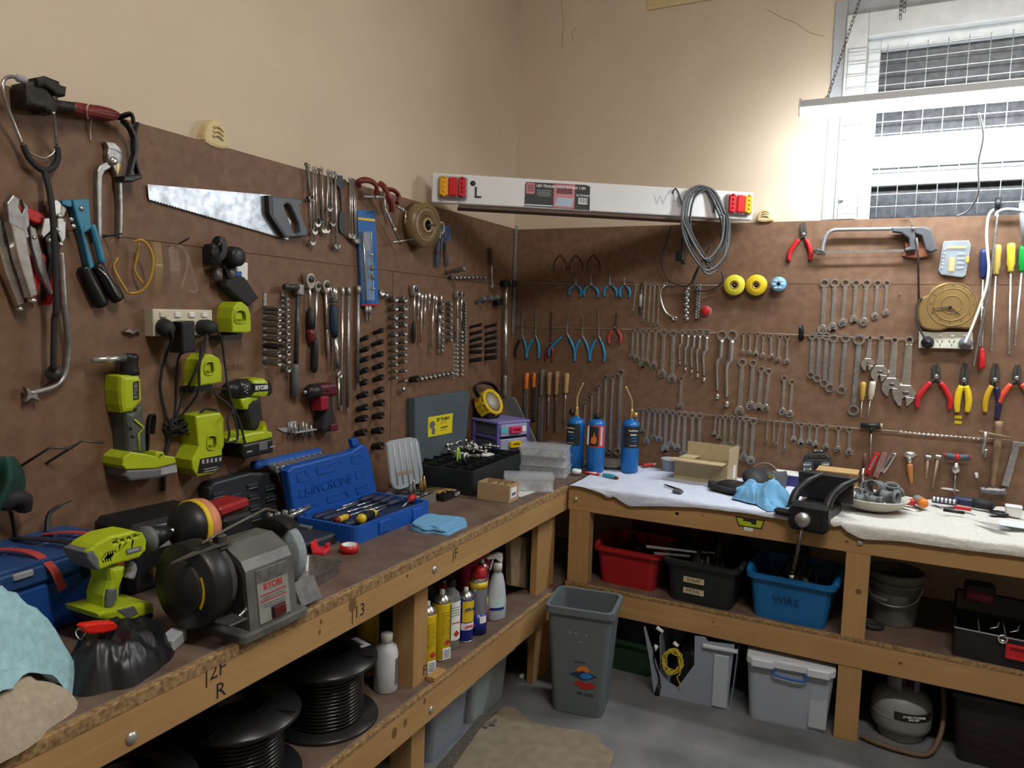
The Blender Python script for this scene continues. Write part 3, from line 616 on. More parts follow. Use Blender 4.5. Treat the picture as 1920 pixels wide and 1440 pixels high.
# long bolts with wing nuts
def longbolt(top, bot, label, m=CH, wing=True, hook=False, nut=None):
    M, L = axis('L', top, bot, 0); o = thing('eye_bolt', label, 'bolt', M, None); A_ = T(0, 0, .014)
    part('rod', MB().lathe([(.0024, 0), (.0024, L)], A_ @ DN, 6), m, o)
    part('eye', MB().tube([(.005*math.cos(q), .005+.005*math.sin(q), .014) for q in [PI*(i/5-.5)*2 for i in range(10)]], .002, 6, closed=True), m, o)
    if wing:
        y = -(nut or L*.94)
        part('wing_nut', MB().prism([(-.012, y+.008), (-.005, y+.001), (.005, y+.001), (.012, y+.008), (.012, y-.001), (.005, y-.008), (-.005, y-.008), (-.012, y-.001)], .009, .019, bev=.001), m, o)
pts = [((395, 120), (425, 360), DS), ((412, 130), (437, 680), CH), ((445, 150), (450, 600), CH), ((462, 150), (470, 545), CH), ((485, 160), (500, 520), DS), ((505, 150), (515, 590), CH), ((545, 165), (535, 590), CH), ((552, 170), (552, 430), ST), ((572, 175), (575, 540), ST), ((595, 180), (603, 705), ST), ((600, 190), (612, 700), CH), ((700, 220), (700, 620), CH), ((712, 225), (715, 625), CH), ((725, 230), (740, 655), CH), ((735, 235), (748, 660), ST)]
for i, (a, b, m_) in enumerate(pts): longbolt(kC(*a), kC(*b), f'long rod bolt with eye and wing nut, {ORD[i]} from the handsaw grip', m_, nut=None)
A = Wall('L', (642, 385)); mb = MB()
ext(mb, A, [(642, 180), (672, 182), (675, 205), (697, 210), (695, 250), (672, 275), (670, 420), (690, 455), (692, 545), (690, 585), (665, 580), (650, 545), (652, 450), (668, 420), (655, 275), (622, 225), (620, 200), (645, 205)], .004, .008, kC)
solo('flat_bracket', mb, mat('blackened_steel', (.05, .055, .065), .5, .5), 'flat black shaped bracket hanging among the wing nut bolts', 'bracket', A.M)
# blue blister card
A = Wall('L', (690, 485)); o = thing('blister_pack', 'tall blue retail card with a clear blister tool', 'packaged tool', A.M); bc = mat('blue_card', (.02, .13, .42), .45, 0, .1, 8)
part('card', MB().prism(P2(A, [(775, 420), (900, 425), (922, 1075), (808, 1078)], .012, kC), .006, .0125), bc, o)
part('yellow_band', MB().prism(P2(A, [(780, 470), (898, 482), (899, 500), (781, 488)], .013, kC), .0125, .0131), YL, o)
part('red_band', MB().prism(P2(A, [(806, 1072), (922, 1068), (923, 1082), (806, 1085)], .013, kC), .0125, .0131), RD, o)
part('blister', MB().prism(P2(A, [(815, 565), (872, 568), (888, 1045), (840, 1050)], .03, kC), .0125, .030, bev=.004), mat('blister_clear', (.5, .65, .8), .12, alpha=.3), o)
part('rail', MB().tube(P3(A, [(815, 565, .031), (872, 568, .031), (888, 1045, .031), (840, 1050, .031)], kC), .002, 6, closed=True), CH, o)
for q in ((855, 730), (868, 965)): part('clamp_bolt', MB().lathe([(.006, 0), (.006, .012), (.003, .016)], T(*A.p(kC(*q), .022)), 8), CH, o)
for q in ((858, 820), (862, 880)): part('knob', MB().lathe([(.010, 0), (.010, .016), (.006, .018)], T(*A.p(kC(*q), .018)), 12), GY, o)
part('steel_plate', MB().prism(P2(A, [(825, 575), (868, 577), (872, 700), (832, 700)], .026, kC), .0125, .0255), ST, o)
part('hang_tab', MB().tube(spl([A.p(kC(845, 440), .02), A.p(kC(870, 430), .02), A.p(kC(900, 432), .01)], 4), .0016, 5), DS, o)
# red G-clamps
def gclamp(frame_px, screw, label, bar):
    A = Wall('L', kC(*frame_px[0][:2])); o = thing('g_clamp', label, 'clamp', A.M)
    part('frame', MB().tube(spl(P3(A, frame_px_w(frame_px), kC), 5), .010, 8, sx=.7), RDD, o)
    if screw:
        a_, b_ = A.p(kC(*screw[0]), screw[2]), A.p(kC(*screw[1]), screw[3])
        part('screw', MB().tube([a_, a_*.5+b_*.5, b_], .0045, 8), ST, o)
        part('collar', MB().tube([a_*.45+b_*.55, a_*.35+b_*.65], .0075, 8), CH, o)
    if bar: part('tommy_bar', MB().tube([A.p(kC(*bar[0]), bar[2]), A.p(kC(*bar[1]), bar[3])], .0024, 6), CH, o)
frame_px_w = lambda q: [(a, b, c) for a, b, c in q]
gclamp([(785, 255, .03), (785, 225, .04), (830, 212, .05), (880, 225, .05), (910, 260, .05), (900, 310, .04)], ((815, 330), (965, 330), .02, .05), 'dark red clamp frame hooked on the board top over the blue card', ((965, 300), (968, 470), .05, .05))
gclamp([(930, 235, .02), (960, 260, .04), (985, 320, .05), (1010, 380, .05), (1015, 430, .045)], ((965, 405), (1075, 655), .05, .04), 'dark red G-clamp hanging with its screw pointing down to the tape roll', ((1025, 643), (1165, 622), .045, .05))
gclamp([(975, 275, .03), (1030, 285, .045), (1062, 325, .05), (1050, 375, .05)], ((1050, 395), (1115, 435), .05, .06), 'dark red clamp frame beside the brown tape roll', ((1110, 420), (1105, 515), .06, .06))
# brown tape roll, axis out of wall a little tilted
A = Wall('L', kC(1170, 530)); Mt = A.M @ T(0, 0, .03) @ RY(-6)
o = thing('tape_roll', 'thick roll of brown tape hung beside the clamps', 'tape roll', Mt); tp = mat('brown_tape', (.21, .14, .06), .35, 0, .12, 60); R0 = .078
part('tape', MB().lathe([(.026, -.027), (R0, -.027), (R0, .027), (.026, .027), (.026, -.027)], n=32), tp, o); part('core', MB().lathe([(.019, -.028), (.025, -.028), (.025, .033), (.019, .033), (.019, -.028)], n=20), CB, o)
for rr in (.034, .045, .06): part('winding_line', MB().lathe([(rr, .0268), (rr+.0015, .0276), (rr+.003, .0268)], n=24), INK, o)
solo('nail_hook', MB().tube([(0, 0, 0), (0, 0, .09)], .004, 6), DS, 'spike through the core of the brown tape roll', 'nail', A.M)
# blue snips pair
pliers('L', kC(1300, 480), kC(1335, 575), kC(1303, 815), kC(1375, 808), mat('navy_grip', (.02, .06, .16), .45), ST, 'small navy gripped shears next to the brown tape roll', 'shears', 'shears', jw=.008, gr=.006, w=.012, bow=.05)
A = Wall('L', kC(1375, 560)); o = thing('scissors', 'scissors with white rimmed blue finger loops beside the tape roll', 'scissors', A.M)
for q in ((1357, 545, .03, 40), (1395, 580, .022, 46)): part('finger_loop', MB().tube([A.p(kC(q[0]+18*math.cos(t), q[1]+q[3]*math.sin(t)), q[2]) for t in [2*PI*i/14 for i in range(14)]], .0036, 6, closed=True), LG if q[0] < 1380 else BL, o)
for q in ((1362, 590, 1345, 805), (1388, 640, 1392, 800)): part('blade', MB().tube([A.p(kC(q[0], q[1]), .024), A.p(kC((q[0]+q[2])/2, (q[1]+q[3])/2), .022), A.p(kC(q[2], q[3]), .02)], [.006, .006, .002], 4, sx=.5), CH if q[0] > 1370 else ST, o)
part('pivot', MB().lathe([(.005, 0), (.004, .003)], T(*A.p(kC(1335, 705), .024)), 8), RD, o)
# ------------------------------------------------------------------ sockets, ratchets and power tools on the left board
def sockM(wall, base, end):
    if wall == 'L': B = onx(base, 0); E_ = ony(end, B.y); u = V((0, 1, 0))
    else: B = ony(base, 0); E_ = onx(end, B.x); u = V((1, 0, 0))
    d = E_-B; z = d.normalized(); y = z.cross(u).normalized(); x = y.cross(z)
    return fr(B, x, y, z), d.length
def pr(B):
    d = B-CAM; c = V((_X.x*d.x+_Y.x*d.y+_Z.x*d.z, _X.y*d.x+_Y.y*d.y+_Z.y*d.z, _X.z*d.x+_Y.z*d.y+_Z.z*d.z)); return c.z
def sock(base, end, rpx, m, label, group, k, name='socket', step=.85, wall='L'):
    b, e = k(*base), k(*end); M, L = sockM(wall, b, e); dist = pr(M.translation); r = rpx*dist/FPX
    return socket(name, M, r, max(L, .012), m, label, group, r2=r*step)
SKT = mat('satin_socket', (.30, .29, .28), .38, .85, .2, 80); IMP = mat('impact_black', (.028, .027, .026), .5, .4, .3, 80)
# two rails beside the breaker bar
def rail(px, k, w, wd, label, name='socket_rail', m=ST, wall='L'):
    A = Wall(wall, k(*px[0])); q = A.p2(k(*px[1])); L = math.hypot(*q); ang = math.degrees(math.atan2(q[0], -q[1]))
    o = thing(name, label, 'socket rail', A.M @ RZ(ang))
    part('strip', MB().box((0, -L/2, w/2), (wd, L, w), None, .001), m, o)
    for y in (-.008, -L+.008): part('screw', MB().lathe([(.003, 0), (.002, .002)], T(0, y, w), 8), CH, o)
    return o
rail(((60, 262), (58, 800)), kD, .003, .012, 'steel socket rail holding long deep sockets next to the breaker bar')
for i, (y, yb, r) in enumerate(((375, 366, 4.6), (408, 401, 4.8), (450, 443, 5.0), (492, 486, 5.2), (540, 534, 5.4), (590, 583, 5.4), (645, 636, 5.7), (700, 690, 6.0), (762, 750, 6.2))):
    sock((58, yb), (170, y), r, IMP if i == 6 else SKT, 'black deep socket among the silver ones on the long rail' if i == 6 else f'silver deep socket on the long rail beside the lime charger, {ORD[i]} down', 'deep sockets on the long rail', kD, 'deep_socket', .95)
rail(((185, 250), (190, 800)), kD, .003, .010, 'narrow socket rail carrying short sockets next to the breaker bar')
for i, y in enumerate((300, 335, 375, 418, 457, 498, 545, 590, 640, 690, 745, 806)):
    sock((186, y-4), (228+i*.8, y), 4.0+i*.22, SKT, f'short silver socket on the narrow rail beside the breaker bar, {ORD[i]} down', 'short sockets on the narrow rail', kD)
# black impact sockets
lb = [(725, 605), (722, 684), (722, 755), (725, 835), (725, 915), (722, 1000), (722, 1090), (715, 1163), (710, 1262)]; le = [(795, 575), (797, 655), (793, 725), (792, 805), (788, 890), (790, 978), (790, 1070), (785, 1150), (782, 1250)]
rb = [(838, 548), (826, 632), (828, 716), (832, 798), (838, 880), (845, 968), (842, 1050), (832, 1142), (828, 1244), (830, 1354)]; re = [(902, 525), (902, 605), (902, 690), (902, 773), (902, 858), (902, 945), (905, 1042), (902, 1132), (898, 1238), (898, 1348)]
for col, bb, ee in (('nearer the maroon driver', lb, le), ('nearer the chrome sockets', rb, re)):
    for i, (b, e) in enumerate(zip(bb, ee)):
        sock(b, e, 4.6+i*.28, IMP, f'black impact socket pegged in the column {col}, {ORD[i]} down', 'black impact sockets pegged in two columns', kD, 'impact_socket', .86)
# chrome socket columns
for col, x, xb, ys in (('beside the impact sockets', 1000, 947, (305, 370, 435, 497, 557, 615, 668, 720, 768, 815, 860)), ('beside the extension bars', 1067, 1018, (310, 370, 428, 485, 548, 605, 652, 698, 745, 812, 882))):
    for i, y in enumerate(ys): sock((xb, y+(3 if i < 8 else 8)), (x, y), 7.0-i*.36, SKT, f'silver socket in the column {col}, {ORD[i]} down', 'silver sockets pegged in two columns', kD)
sock((1012, 975), (1052, 940), 4, CH, 'lone chrome drive adaptor pegged under the silver socket columns', None, kD, 'drive_adaptor')
# deep black pins by the corner
for col, xb, x, yb, ye in (('nearer the socket clusters', 1520, 1606, (506, 556, 606, 646, 682, 744), (485, 535, 580, 630, 680, 732)), ('nearer the corner torque wrench', 1628, 1712, (506, 556, 596, 642, 680, 728), (485, 535, 575, 625, 672, 718))):
    for i, (a, b) in enumerate(zip(yb, ye)): sock((xb, a), (x, b), 3.0+i*.25, IMP, f'black deep impact socket in the column {col}, {ORD[i]} down', 'black deep sockets near the corner', kD, 'deep_impact_socket', .9)
# ratchets and bars
def ratchet(head, neck, end, hr, hm, label, k, shaft=.0042, gr=.011, tip=None, hm2=None, split=.6):
    M, L = axis('L', k(*head), k(*end)); h = V(Wall('L', k(*head)).p2(k(*neck))).length; o = thing('ratchet_wrench', label, 'ratchet', M)
    part('head', MB().prism(spl2([(-hr, 0), (-hr*.8, hr*.8), (0, hr*1.1), (hr*.8, hr*.8), (hr, 0), (hr*.6, -hr*1.2), (-hr*.6, -hr*1.2)], 3), .006, .022, bev=.003), CH, o)
    part('selector', MB().lathe([(hr*.55, 0), (hr*.5, .004), (hr*.2, .006)], T(0, hr*.1, .022), 12), DS, o)
    part('shaft', MB().lathe([(shaft*1.3, hr), (shaft, h*.6), (shaft, h+.002)], T(0, 0, .014) @ DN, 10), CH, o)
    n = [(gr*.6, h), (gr*.85, h+.006), (gr, h+(L-h)*.35), (gr*1.05, h+(L-h)*.75), (gr*.8, L-.004), (gr*.4, L)]
    if hm2:
        c = h+(L-h)*split; part('grip', MB().lathe([q for q in n if q[1] < c]+[(gr, c)], T(0, 0, .014) @ DN, 12), hm, o); part('grip_end', MB().lathe([(gr, c)]+[q for q in n if q[1] > c], T(0, 0, .014) @ DN, 12), hm2, o)
    else: part('grip', MB().lathe(n, T(0, 0, .014) @ DN, 12), hm, o)
    return o
ratchet((352, 170), (352, 378), (365, 612), .019, BK, 'large chrome ratchet with black and red grip', kD, hm2=RDD, gr=.012)
ratchet((405, 212), (402, 585), (388, 828), .013, BK, 'slim chrome ratchet with a long black grip', kD, gr=.0105)
ratchet((467, 210), (480, 520), (487, 695), .016, CH, 'all chrome ratchet with a knurled end', kD, gr=.0055)
ratchet((1103, 240), (1098, 470), (1095, 620), .017, BK, 'chrome ratchet with black grip beside the silver socket columns', kD, gr=.008)
ratchet((1410, 270), (1410, 440), (1408, 600), .014, CH, 'small chrome ratchet hanging over the socket cluster', kD, gr=.006)
ratchet((1440, 275), (1438, 390), (1436, 468), .010, CH, 'tiny chrome ratchet next to the socket cluster', kD, gr=.0045)
k_ = kC; ratchet((1690, 950), (1682, 800), (1676, 680), .009, mat('maroon_grip', (.10, .03, .025), .45), 'small ratchet hung head down with maroon grip near the corner', kC, gr=.0085)
# breaker bar
A = Wall('L', kD(295, 240)); o = thing('breaker_bar', 'long black breaker bar with swivel head and rubber grip', 'breaker bar', A.M)
part('swivel_head', MB().tube([A.p(kD(205, 218), .03), A.p(kD(322, 228), .012)], .009, 10), DS, o); part('fork', MB().box(A.p(kD(305, 240), .014), (.026, .034, .022), None, .004), ST, o)
part('bar', MB().tube([A.p(kD(300, 255), .014), A.p(kD(283, 775), .014)], .0068, 10), DS, o); part('grip', MB().tube([A.p(kD(281, 770), .014), A.p(kD(278, 790), .014), A.p(kD(274, 1000), .014)], [.009, .0112, .0112], 12), GY, o)
def bar(top, bot, r, label, k=kD, m=CH, head=1.5, cat='extension bar', name='extension_bar', w=.012, wall='L'):
    M, L = axis(wall, k(*top), k(*bot)); o = thing(name, label, cat, M); A_ = T(0, 0, max(w, r*head)) @ DN
    part('socket_end', MB().lathe([(r*.6, -.006), (r*head, -.005), (r*head, .016), (r, .022)], A_, 10), m, o)
    part('rod', MB().lathe([(r, .02), (r, L-.016)], A_, 10), m, o); part('drive_end', MB().box((0, -L+.008, max(w, r*head)), (r*1.5, .018, r*1.5), None, .001), m, o)
bar((595, 232), (582, 1095), .0042, 'long chrome extension bar behind the blue torque wrench'); bar((637, 232), (627, 1108), .0055, 'very long grey extension bar beside the blue torque wrench', m=ST); bar((705, 222), (700, 935), .0065, 'long grey extension bar with broad socket end beside the blue card', m=ST)
bar((545, 480), (540, 815), .0038, 'short extension bar half hidden by the blue torque wrench', m=ST)
for i, (a, b, r) in enumerate((((1138, 262), (1128, 455), .0052), ((1160, 278), (1150, 645), .004), ((1186, 278), (1174, 518), .004), ((1213, 272), (1208, 388), .0045), ((1245, 282), (1224, 685), .0042), ((1262, 292), (1256, 445), .004), ((1297, 288), (1295, 362), .004), ((1285, 425), (1281, 690), .006))):
    bar(a, b, r, f'chrome extension bar in the row by the socket columns, {ORD[i]} from the silver sockets')
# torque wrench with navy grip
A = Wall('L', kD(560, 240)); o = thing('torque_wrench', 'chrome torque wrench with navy grip hanging behind the maroon driver', 'torque wrench', A.M); z = lambda x, y, w=.026: A.p(kD(x, y), w)
part('head', MB().tube([z(552, 222), z(555, 270), z(560, 330)], [.011, .012, .009], 12), CH, o); part('collar', MB().box(z(552, 320), (.028, .012, .02), None, .003), DS, o)
part('grip', MB().tube([z(552, 345), z(550, 370), z(553, 520), z(560, 575)], [.009, .0135, .0135, .010], 12), mat('navy_rubber', (.012, .03, .06), .5), o)
part('shaft', MB().tube([z(562, 570), z(580, 800)], .0075, 10), CH, o); part('ratchet_ring', MB().lathe([(.006, -.004), (.012, -.004), (.012, .006), (.006, .006), (.006, -.004)], T(*z(592, 845, .024)), 14), CH, o); part('tail', MB().tube([z(588, 860), z(586, 1095)], .0042, 8), CH, o)
# torque wrench in the corner
A = Wall('L', kD(1780, 230)); o = thing('torque_wrench', 'long chrome torque wrench with black head in the corner', 'torque wrench', A.M); z = lambda x, y, w=.02: A.p(kD(x, y), w)
part('head', MB().tube([z(1757, 197), z(1800, 195), z(1838, 198, .05)], [.014, .016, .015], 12), BK, o); part('band', MB().tube([z(1800, 195, .022), z(1812, 195, .026)], .0165, 12), CH, o)
part('tube', MB().tube([z(1778, 215), z(1774, 380)], .007, 10), CH, o); part('tube', MB().tube([z(1776, 370), z(1771, 850)], .0092, 10), CH, o); part('grip', MB().tube([z(1771, 845), z(1770, 860), z(1768, 985), z(1767, 1010)], [.0092, .0115, .0115, .008], 10), ST, o)
# small clustered sockets (rails)
rail(((1302, 318), (1298, 690)), kD, .003, .008, 'first socket rail of the crowded cluster, next to the extension bars'); rail(((1357, 318), (1352, 600)), kD, .003, .008, 'second socket rail of the crowded cluster, under the small ratchet')
for nm, xb, x, ys in (('first', 1300, 1330, (335, 385, 422, 462, 505, 547, 590, 632, 665)), ('second', 1356, 1392, (335, 372, 415, 457, 502, 547, 592))):
    for i, y in enumerate(ys): sock((xb, y), (x, y+2), 4.6, SKT, f'short socket on the {nm} rail of the crowded cluster, {ORD[i]} down', 'sockets on the cluster rails', kD)
rail(((1462, 320), (1465, 640)), kD, .003, .007, 'third socket rail of the crowded cluster, nearest the corner')
for i in range(13): sock((1464, 335+i*23), (1494, 336+i*23), 3.2, SKT, f'small socket on the third rail of the crowded cluster, {ORD[i]} down', 'sockets on the cluster rails', kD)
rail(((1405, 620), (1405, 880)), kD, .003, .012, 'chrome bit rail below the crowded socket cluster', m=CH)
for i in range(11):
    for j, (xb, x) in enumerate(((1412, 1436), (1445, 1470))): sock((xb, 540+i*30), (x, 541+i*30), 3.0, CH, f'tiny chrome bit socket below the cluster, {"inner" if j else "outer"} column, {ORD[i]} down', 'tiny bit sockets below the cluster', kD, 'bit_socket')
sock((1096, 880), (1150, 870), 6.5, IMP, 'black socket at the end of the slanted socket row', 'slanted socket row', kD, 'impact_socket')
for i in range(8): sock((1150+i*31, 872-i*5.5), (1182+i*31, 866-i*5.5), 5.4-i*.15, SKT, f'silver socket in the slanted row above the grey lid, {ORD[i]} from the black one', 'slanted socket row', kD)
for i, (x, y) in enumerate(((1560, 330), (1608, 322), (1652, 318))): sock((x, y), (x+70, y-30), 4.6, GY, f'grey swivel socket pointing at the corner torque wrench, {ORD[i]} in its row', 'grey swivel sockets', kD, 'swivel_socket', .8)
A = Wall('L', kD(1700, 325)); solo('magnet_holder', MB().box((0, 0, .015), (.05, .03, .03), None, .003), BK, 'black holder block behind the grey swivel sockets', 'holder', A.M)
sock((1345, 122), (1482, 88), 5.0, SKT, 'bent wobble adaptor pegged below the blue shears', None, kD, 'wobble_adaptor', .75)
for i in range(9): sock((1372+i*29, 160-i*1.0), (1400+i*29, 150), 4.6-i*.15, SKT, f'short socket in the little row under the wobble adaptor, {ORD[i]} along', 'little socket row', kD)
# sockets beside and below the blue card
sock((872, 265), (900, 262), 7, CH, 'chrome socket set behind the edge of the blue card', None, kD); sock((905, 275), (930, 270), 6, SKT, 'grey socket pegged just right of the blue card', None, kD)
for i, x in enumerate((763, 785)): bar((x, 365), (x, 455), .005, f'short stub bar peeping from under the blue card, {ORD[i]} of two', m=ST)
# bit holder
A = Wall('L', kB(1200, 1100)); o = thing('bit_holder', 'small steel bracket holding a row of driver bits', 'bit holder', A.M)
part('shelf', MB().prism(P2(A, [(1120, 1095), (1250, 1080), (1290, 1098), (1160, 1118)], .03, kB), .0, .004), LG, o)
part('shelf_plate', MB().box((.0, 0, .016), (.088, .004, .032), None, .001), LG, o); part('back_plate', MB().box((-.03, .014, .002), (.035, .03, .003), None, .001), LG, o)
for i, x in enumerate((1155, 1178, 1200, 1222, 1242, 1268)): solo('driver_bit', MB().tube([A.p(kB(x, 1050+(i % 3)*10), .02), A.p(kB(x+2, 1140-(i % 2)*10), .02)], .003+.001*(i % 2), 6), ST if i != 2 else BK, f'driver bit standing in the small steel bracket, {ORD[i]} of six', 'bit', A.M, 'driver bits in the bracket')
# ---- chargers
CHG = []
def charger(px, front, win, k, label, d=.055, slots=False, lab=None):
    A = Wall('L', k(*px)); o = thing('battery_charger', label, 'charger', A.M)
    F_ = P2(A, front, d, k); W_ = spl2(P2(A, win, d, k), 3); part('body', MB().prism(F_, 0, d-.014).prism(F_, d-.014, d, holes=[W_], bev=.004), LM, o)
    part('battery_bay', MB().prism(W_, d-.0145, d-.0132), LM, o)
    part('contact_block', MB().prism([(p[0]*.6+.4*sum(q[0] for q in P2(A, win, d, k))/len(win), p[1]*.6+.4*sum(q[1] for q in P2(A, win, d, k))/len(win)) for p in P2(A, win, d, k)], d-.0135, d-.005), LM, o)
    part('bay_rim', MB().tube(spl(P3(A, [(q[0], q[1], d+.001) for q in win], k), 4, True), .0022, 6, closed=True), LM, o)
    if lab:
        part('label_plate', MB().prism(P2(A, lab, d, k), d-.004, d+.0012), BK, o)
        c = lab; ctr = (sum(q[0] for q in c)/len(c), sum(q[1] for q in c)/len(c))
        if slots:
            for i in range(5): part('lamp_icon', MB().box(A.p(k(c[0][0]+18+i*24, ctr[1]-18-i*3.5), d+.0014), (.007, .010, .0008)), LG, o)
            for i in range(2): part('print_line', MB().box(A.p(k(ctr[0], ctr[1]+18+i*14), d+.0014), (.04, .002, .0006)), LG, o)
    CHG.append((o, A)); return o
charger((845, 470), [(830, 550), (826, 470), (835, 410), (858, 378), (885, 378), (918, 405), (934, 455), (935, 545), (915, 553)], [(845, 440), (860, 425), (890, 428), (902, 445), (902, 490), (845, 492)], kB, 'small lime battery charger beside the power outlet', lab=None)
charger((680, 770), [(645, 845), (645, 760), (655, 705), (685, 675), (715, 672), (755, 695), (770, 740), (772, 832), (640, 855)], [(675, 730), (690, 715), (712, 715), (722, 730), (722, 780), (675, 782)], kB, 'small lime battery charger below the power outlet', lab=None)
charger((670, 1180), [(620, 1020), (760, 1000), (782, 1030), (785, 1185), (772, 1210), (770, 1300), (718, 1345), (632, 1360), (605, 1320), (600, 1270), (640, 1190)], [(690, 1140), (705, 1130), (730, 1132), (738, 1145), (735, 1200), (690, 1205)], kB, 'large lime battery charger with black indicator panel', d=.06, slots=True, lab=[(645, 1262), (770, 1238), (768, 1295), (715, 1335), (630, 1345)])
for (o, A), q in zip(CHG, (((775, 570), (885, 555), (875, 588), (770, 596)), ((612, 862), (718, 845), (710, 878), (606, 890)))):
    part('label_strip', MB().prism(P2(A, q, .05, kB), .0, .051), BK, o)
# ---- right-angle ratchet tool (lime)
A = Wall('L', kB(270, 1000)); o = thing('cordless_ratchet', 'lime and grey cordless angle ratchet hanging head up', 'power tool', A.M); D = .055
part('anvil', MB().tube([A.p(kB(40, 706), .035), A.p(kB(130, 700), .035), A.p(kB(225, 692), .035)], [.006, .008, .0095], 10), CH, o)
part('head', MB().tube(spl([A.p(kB(245, 668), .03), A.p(kB(245, 700), .03), A.p(kB(247, 790), .03)], 3), [.014, .018, .02, .02, .018, .02, .021], 12), BK, o)
body = MB(); ext(body, A, [(200, 800), (215, 792), (305, 790), (320, 815), (325, 930), (300, 965), (270, 1000), (215, 1005), (205, 960), (198, 880)], .002, D, kB, .010); part('front_body', body, LM, o)
body = MB(); ext(body, A, [(228, 1000), (270, 995), (300, 960), (328, 960), (345, 1080), (352, 1225), (300, 1235), (245, 1235), (240, 1100)], .002, D-.002, kB, .010); part('grip', body, mat('tool_grey', (.075, .085, .075), .5), o)
part('grip_accent', MB().tube(P3(A, [(275, 1040, D), (330, 1085, D), (300, 1120, D), (305, 1215, D)], kB), .0022, 6), LM, o)
part('name_panel', MB().prism(P2(A, [(268, 830), (300, 822), (300, 925), (270, 932)], D, kB), D-.003, D+.001), BK, o)
text('name_lettering', 'RYOBI', .012, LG, o, T(*A.p(kB(285, 878), D+.001)) @ RZ(90))
base = MB(); ext(base, A, [(212, 1260), (255, 1222), (350, 1235), (395, 1248), (400, 1225), (440, 1222), (452, 1245), (505, 1250), (515, 1285), (400, 1315), (230, 1322), (210, 1300)], .0, D+.012, kB, .003, holes=[[(424+9*math.cos(t), 1243+9*math.sin(t)) for t in [2*PI*i/10 for i in range(10)]]]); part('battery_foot', base, LM, o)
base = MB(); ext(base, A, [(232, 1322), (400, 1312), (515, 1285), (525, 1340), (420, 1370), (255, 1388), (225, 1360)], .0, D+.01, kB, .006); part('battery', base, mat('battery_grey', (.13, .14, .145), .5), o)
for q in ((258, 1085), (285, 978), (270, 1133)): part('screw', MB().lathe([(.004, 0), (.003, .002)], T(*A.p(kB(*q), D)), 8), DS, o)
part('hole_rim', MB().lathe([(.0042, 0), (.0062, 0), (.0058, .0025), (.0042, .0025), (.0042, 0)], T(*A.p(kB(424, 1243), D+.0115)), 12), LM, o)
part('battery_grip', MB().prism(P2(A, [(425, 1318), (512, 1298), (517, 1335), (425, 1352)], D+.011, kB), D+.008, D+.0115), LG, o)
part('belt_clip', MB().tube(spl(P3(A, [(345, 1240, .03), (350, 1150, .035), (352, 1060, .035), (368, 1015, .035), (385, 1025, .03), (375, 1120, .025)], kB), 4), .008, 4, sx=.3), BK, o)
# ---- lime drill on the wall
A = Wall('L', kB(960, 930)); DRL = o = thing('cordless_drill', 'lime and black cordless drill hung on the tool board with its chuck draped in cords', 'drill', A.M); D = .06
part('chuck', MB().tube([A.p(kB(780, 870), .035), A.p(kB(800, 870), .035), A.p(kB(845, 868), .035)], [.010, .019, .024], 14), BK, o)
part('clutch_collar', MB().tube([A.p(kB(840, 868), .035), A.p(kB(870, 866), .033), A.p(kB(925, 863), .033)], [.024, .0265, .0265], 16), mat('collar_black', (.02, .02, .022), .35), o)
for i in range(6): part('torque_number', MB().box(A.p(kB(898+(i % 2)*12, 845+i*9), .0600), (.004, .003, .001)), LG, o)
body = MB(); ext(body, A, [(940, 815), (1015, 808), (1045, 830), (1056, 870), (1045, 905), (1010, 918), (945, 912)], .004, D, kB, .012); part('motor_housing', body, LM, o)
part('name_panel', MB().prism(P2(A, [(945, 838), (1034, 838), (1036, 880), (948, 885)], D+.001, kB), D-.004, D+.001), BK, o); text('name_lettering', 'RYOBI', .0155, WH, o, T(*A.p(kB(992, 861), D+.0012)), bold=.0006)
part('rear_cap', MB().prism(P2(A, [(1035, 822), (1052, 850), (1055, 890), (1035, 908), (1030, 870)], D+.002, kB), .004, D+.002, bev=.003), BK, o)
body = MB(); ext(body, A, [(870, 925), (940, 905), (985, 912), (975, 935), (925, 960), (918, 985), (895, 985)], .008, D-.012, kB, .006); part('front_housing', body, LM, o)
body = MB(); ext(body, A, [(940, 930), (990, 915), (1000, 985), (1010, 1060), (1000, 1108), (940, 1100), (918, 1010), (925, 970)], .006, D-.008, kB, .012); part('grip', body, BR, o)
part('trigger', MB().tube(spl(P3(A, [(905, 940, .03), (912, 965, .03), (900, 990, .03)], kB), 3), .009, 8), BK, o)
body = MB(); ext(body, A, [(805, 1150), (940, 1112), (1000, 1105), (1015, 1050), (1030, 1105), (1055, 1112), (1056, 1145), (900, 1180), (810, 1172)], .0, D+.012, kB, .006); part('battery_foot', body, LM, o)
body = MB(); ext(body, A, [(885, 1182), (1056, 1145), (1062, 1225), (895, 1262), (885, 1235)], .0, D+.014, kB, .006); part('battery', body, BK, o)
part('battery_latch', MB().prism(P2(A, [(978, 1172), (1025, 1162), (1027, 1208), (980, 1216)], D+.016, kB), D+.01, D+.016, bev=.001), GY, o)
for q in ((905, 1220), (1035, 1192)): part('battery_print', MB().box(A.p(kB(q[0]+18, q[1]), D+.0146), (.018, .004, .0008)), LG, o)
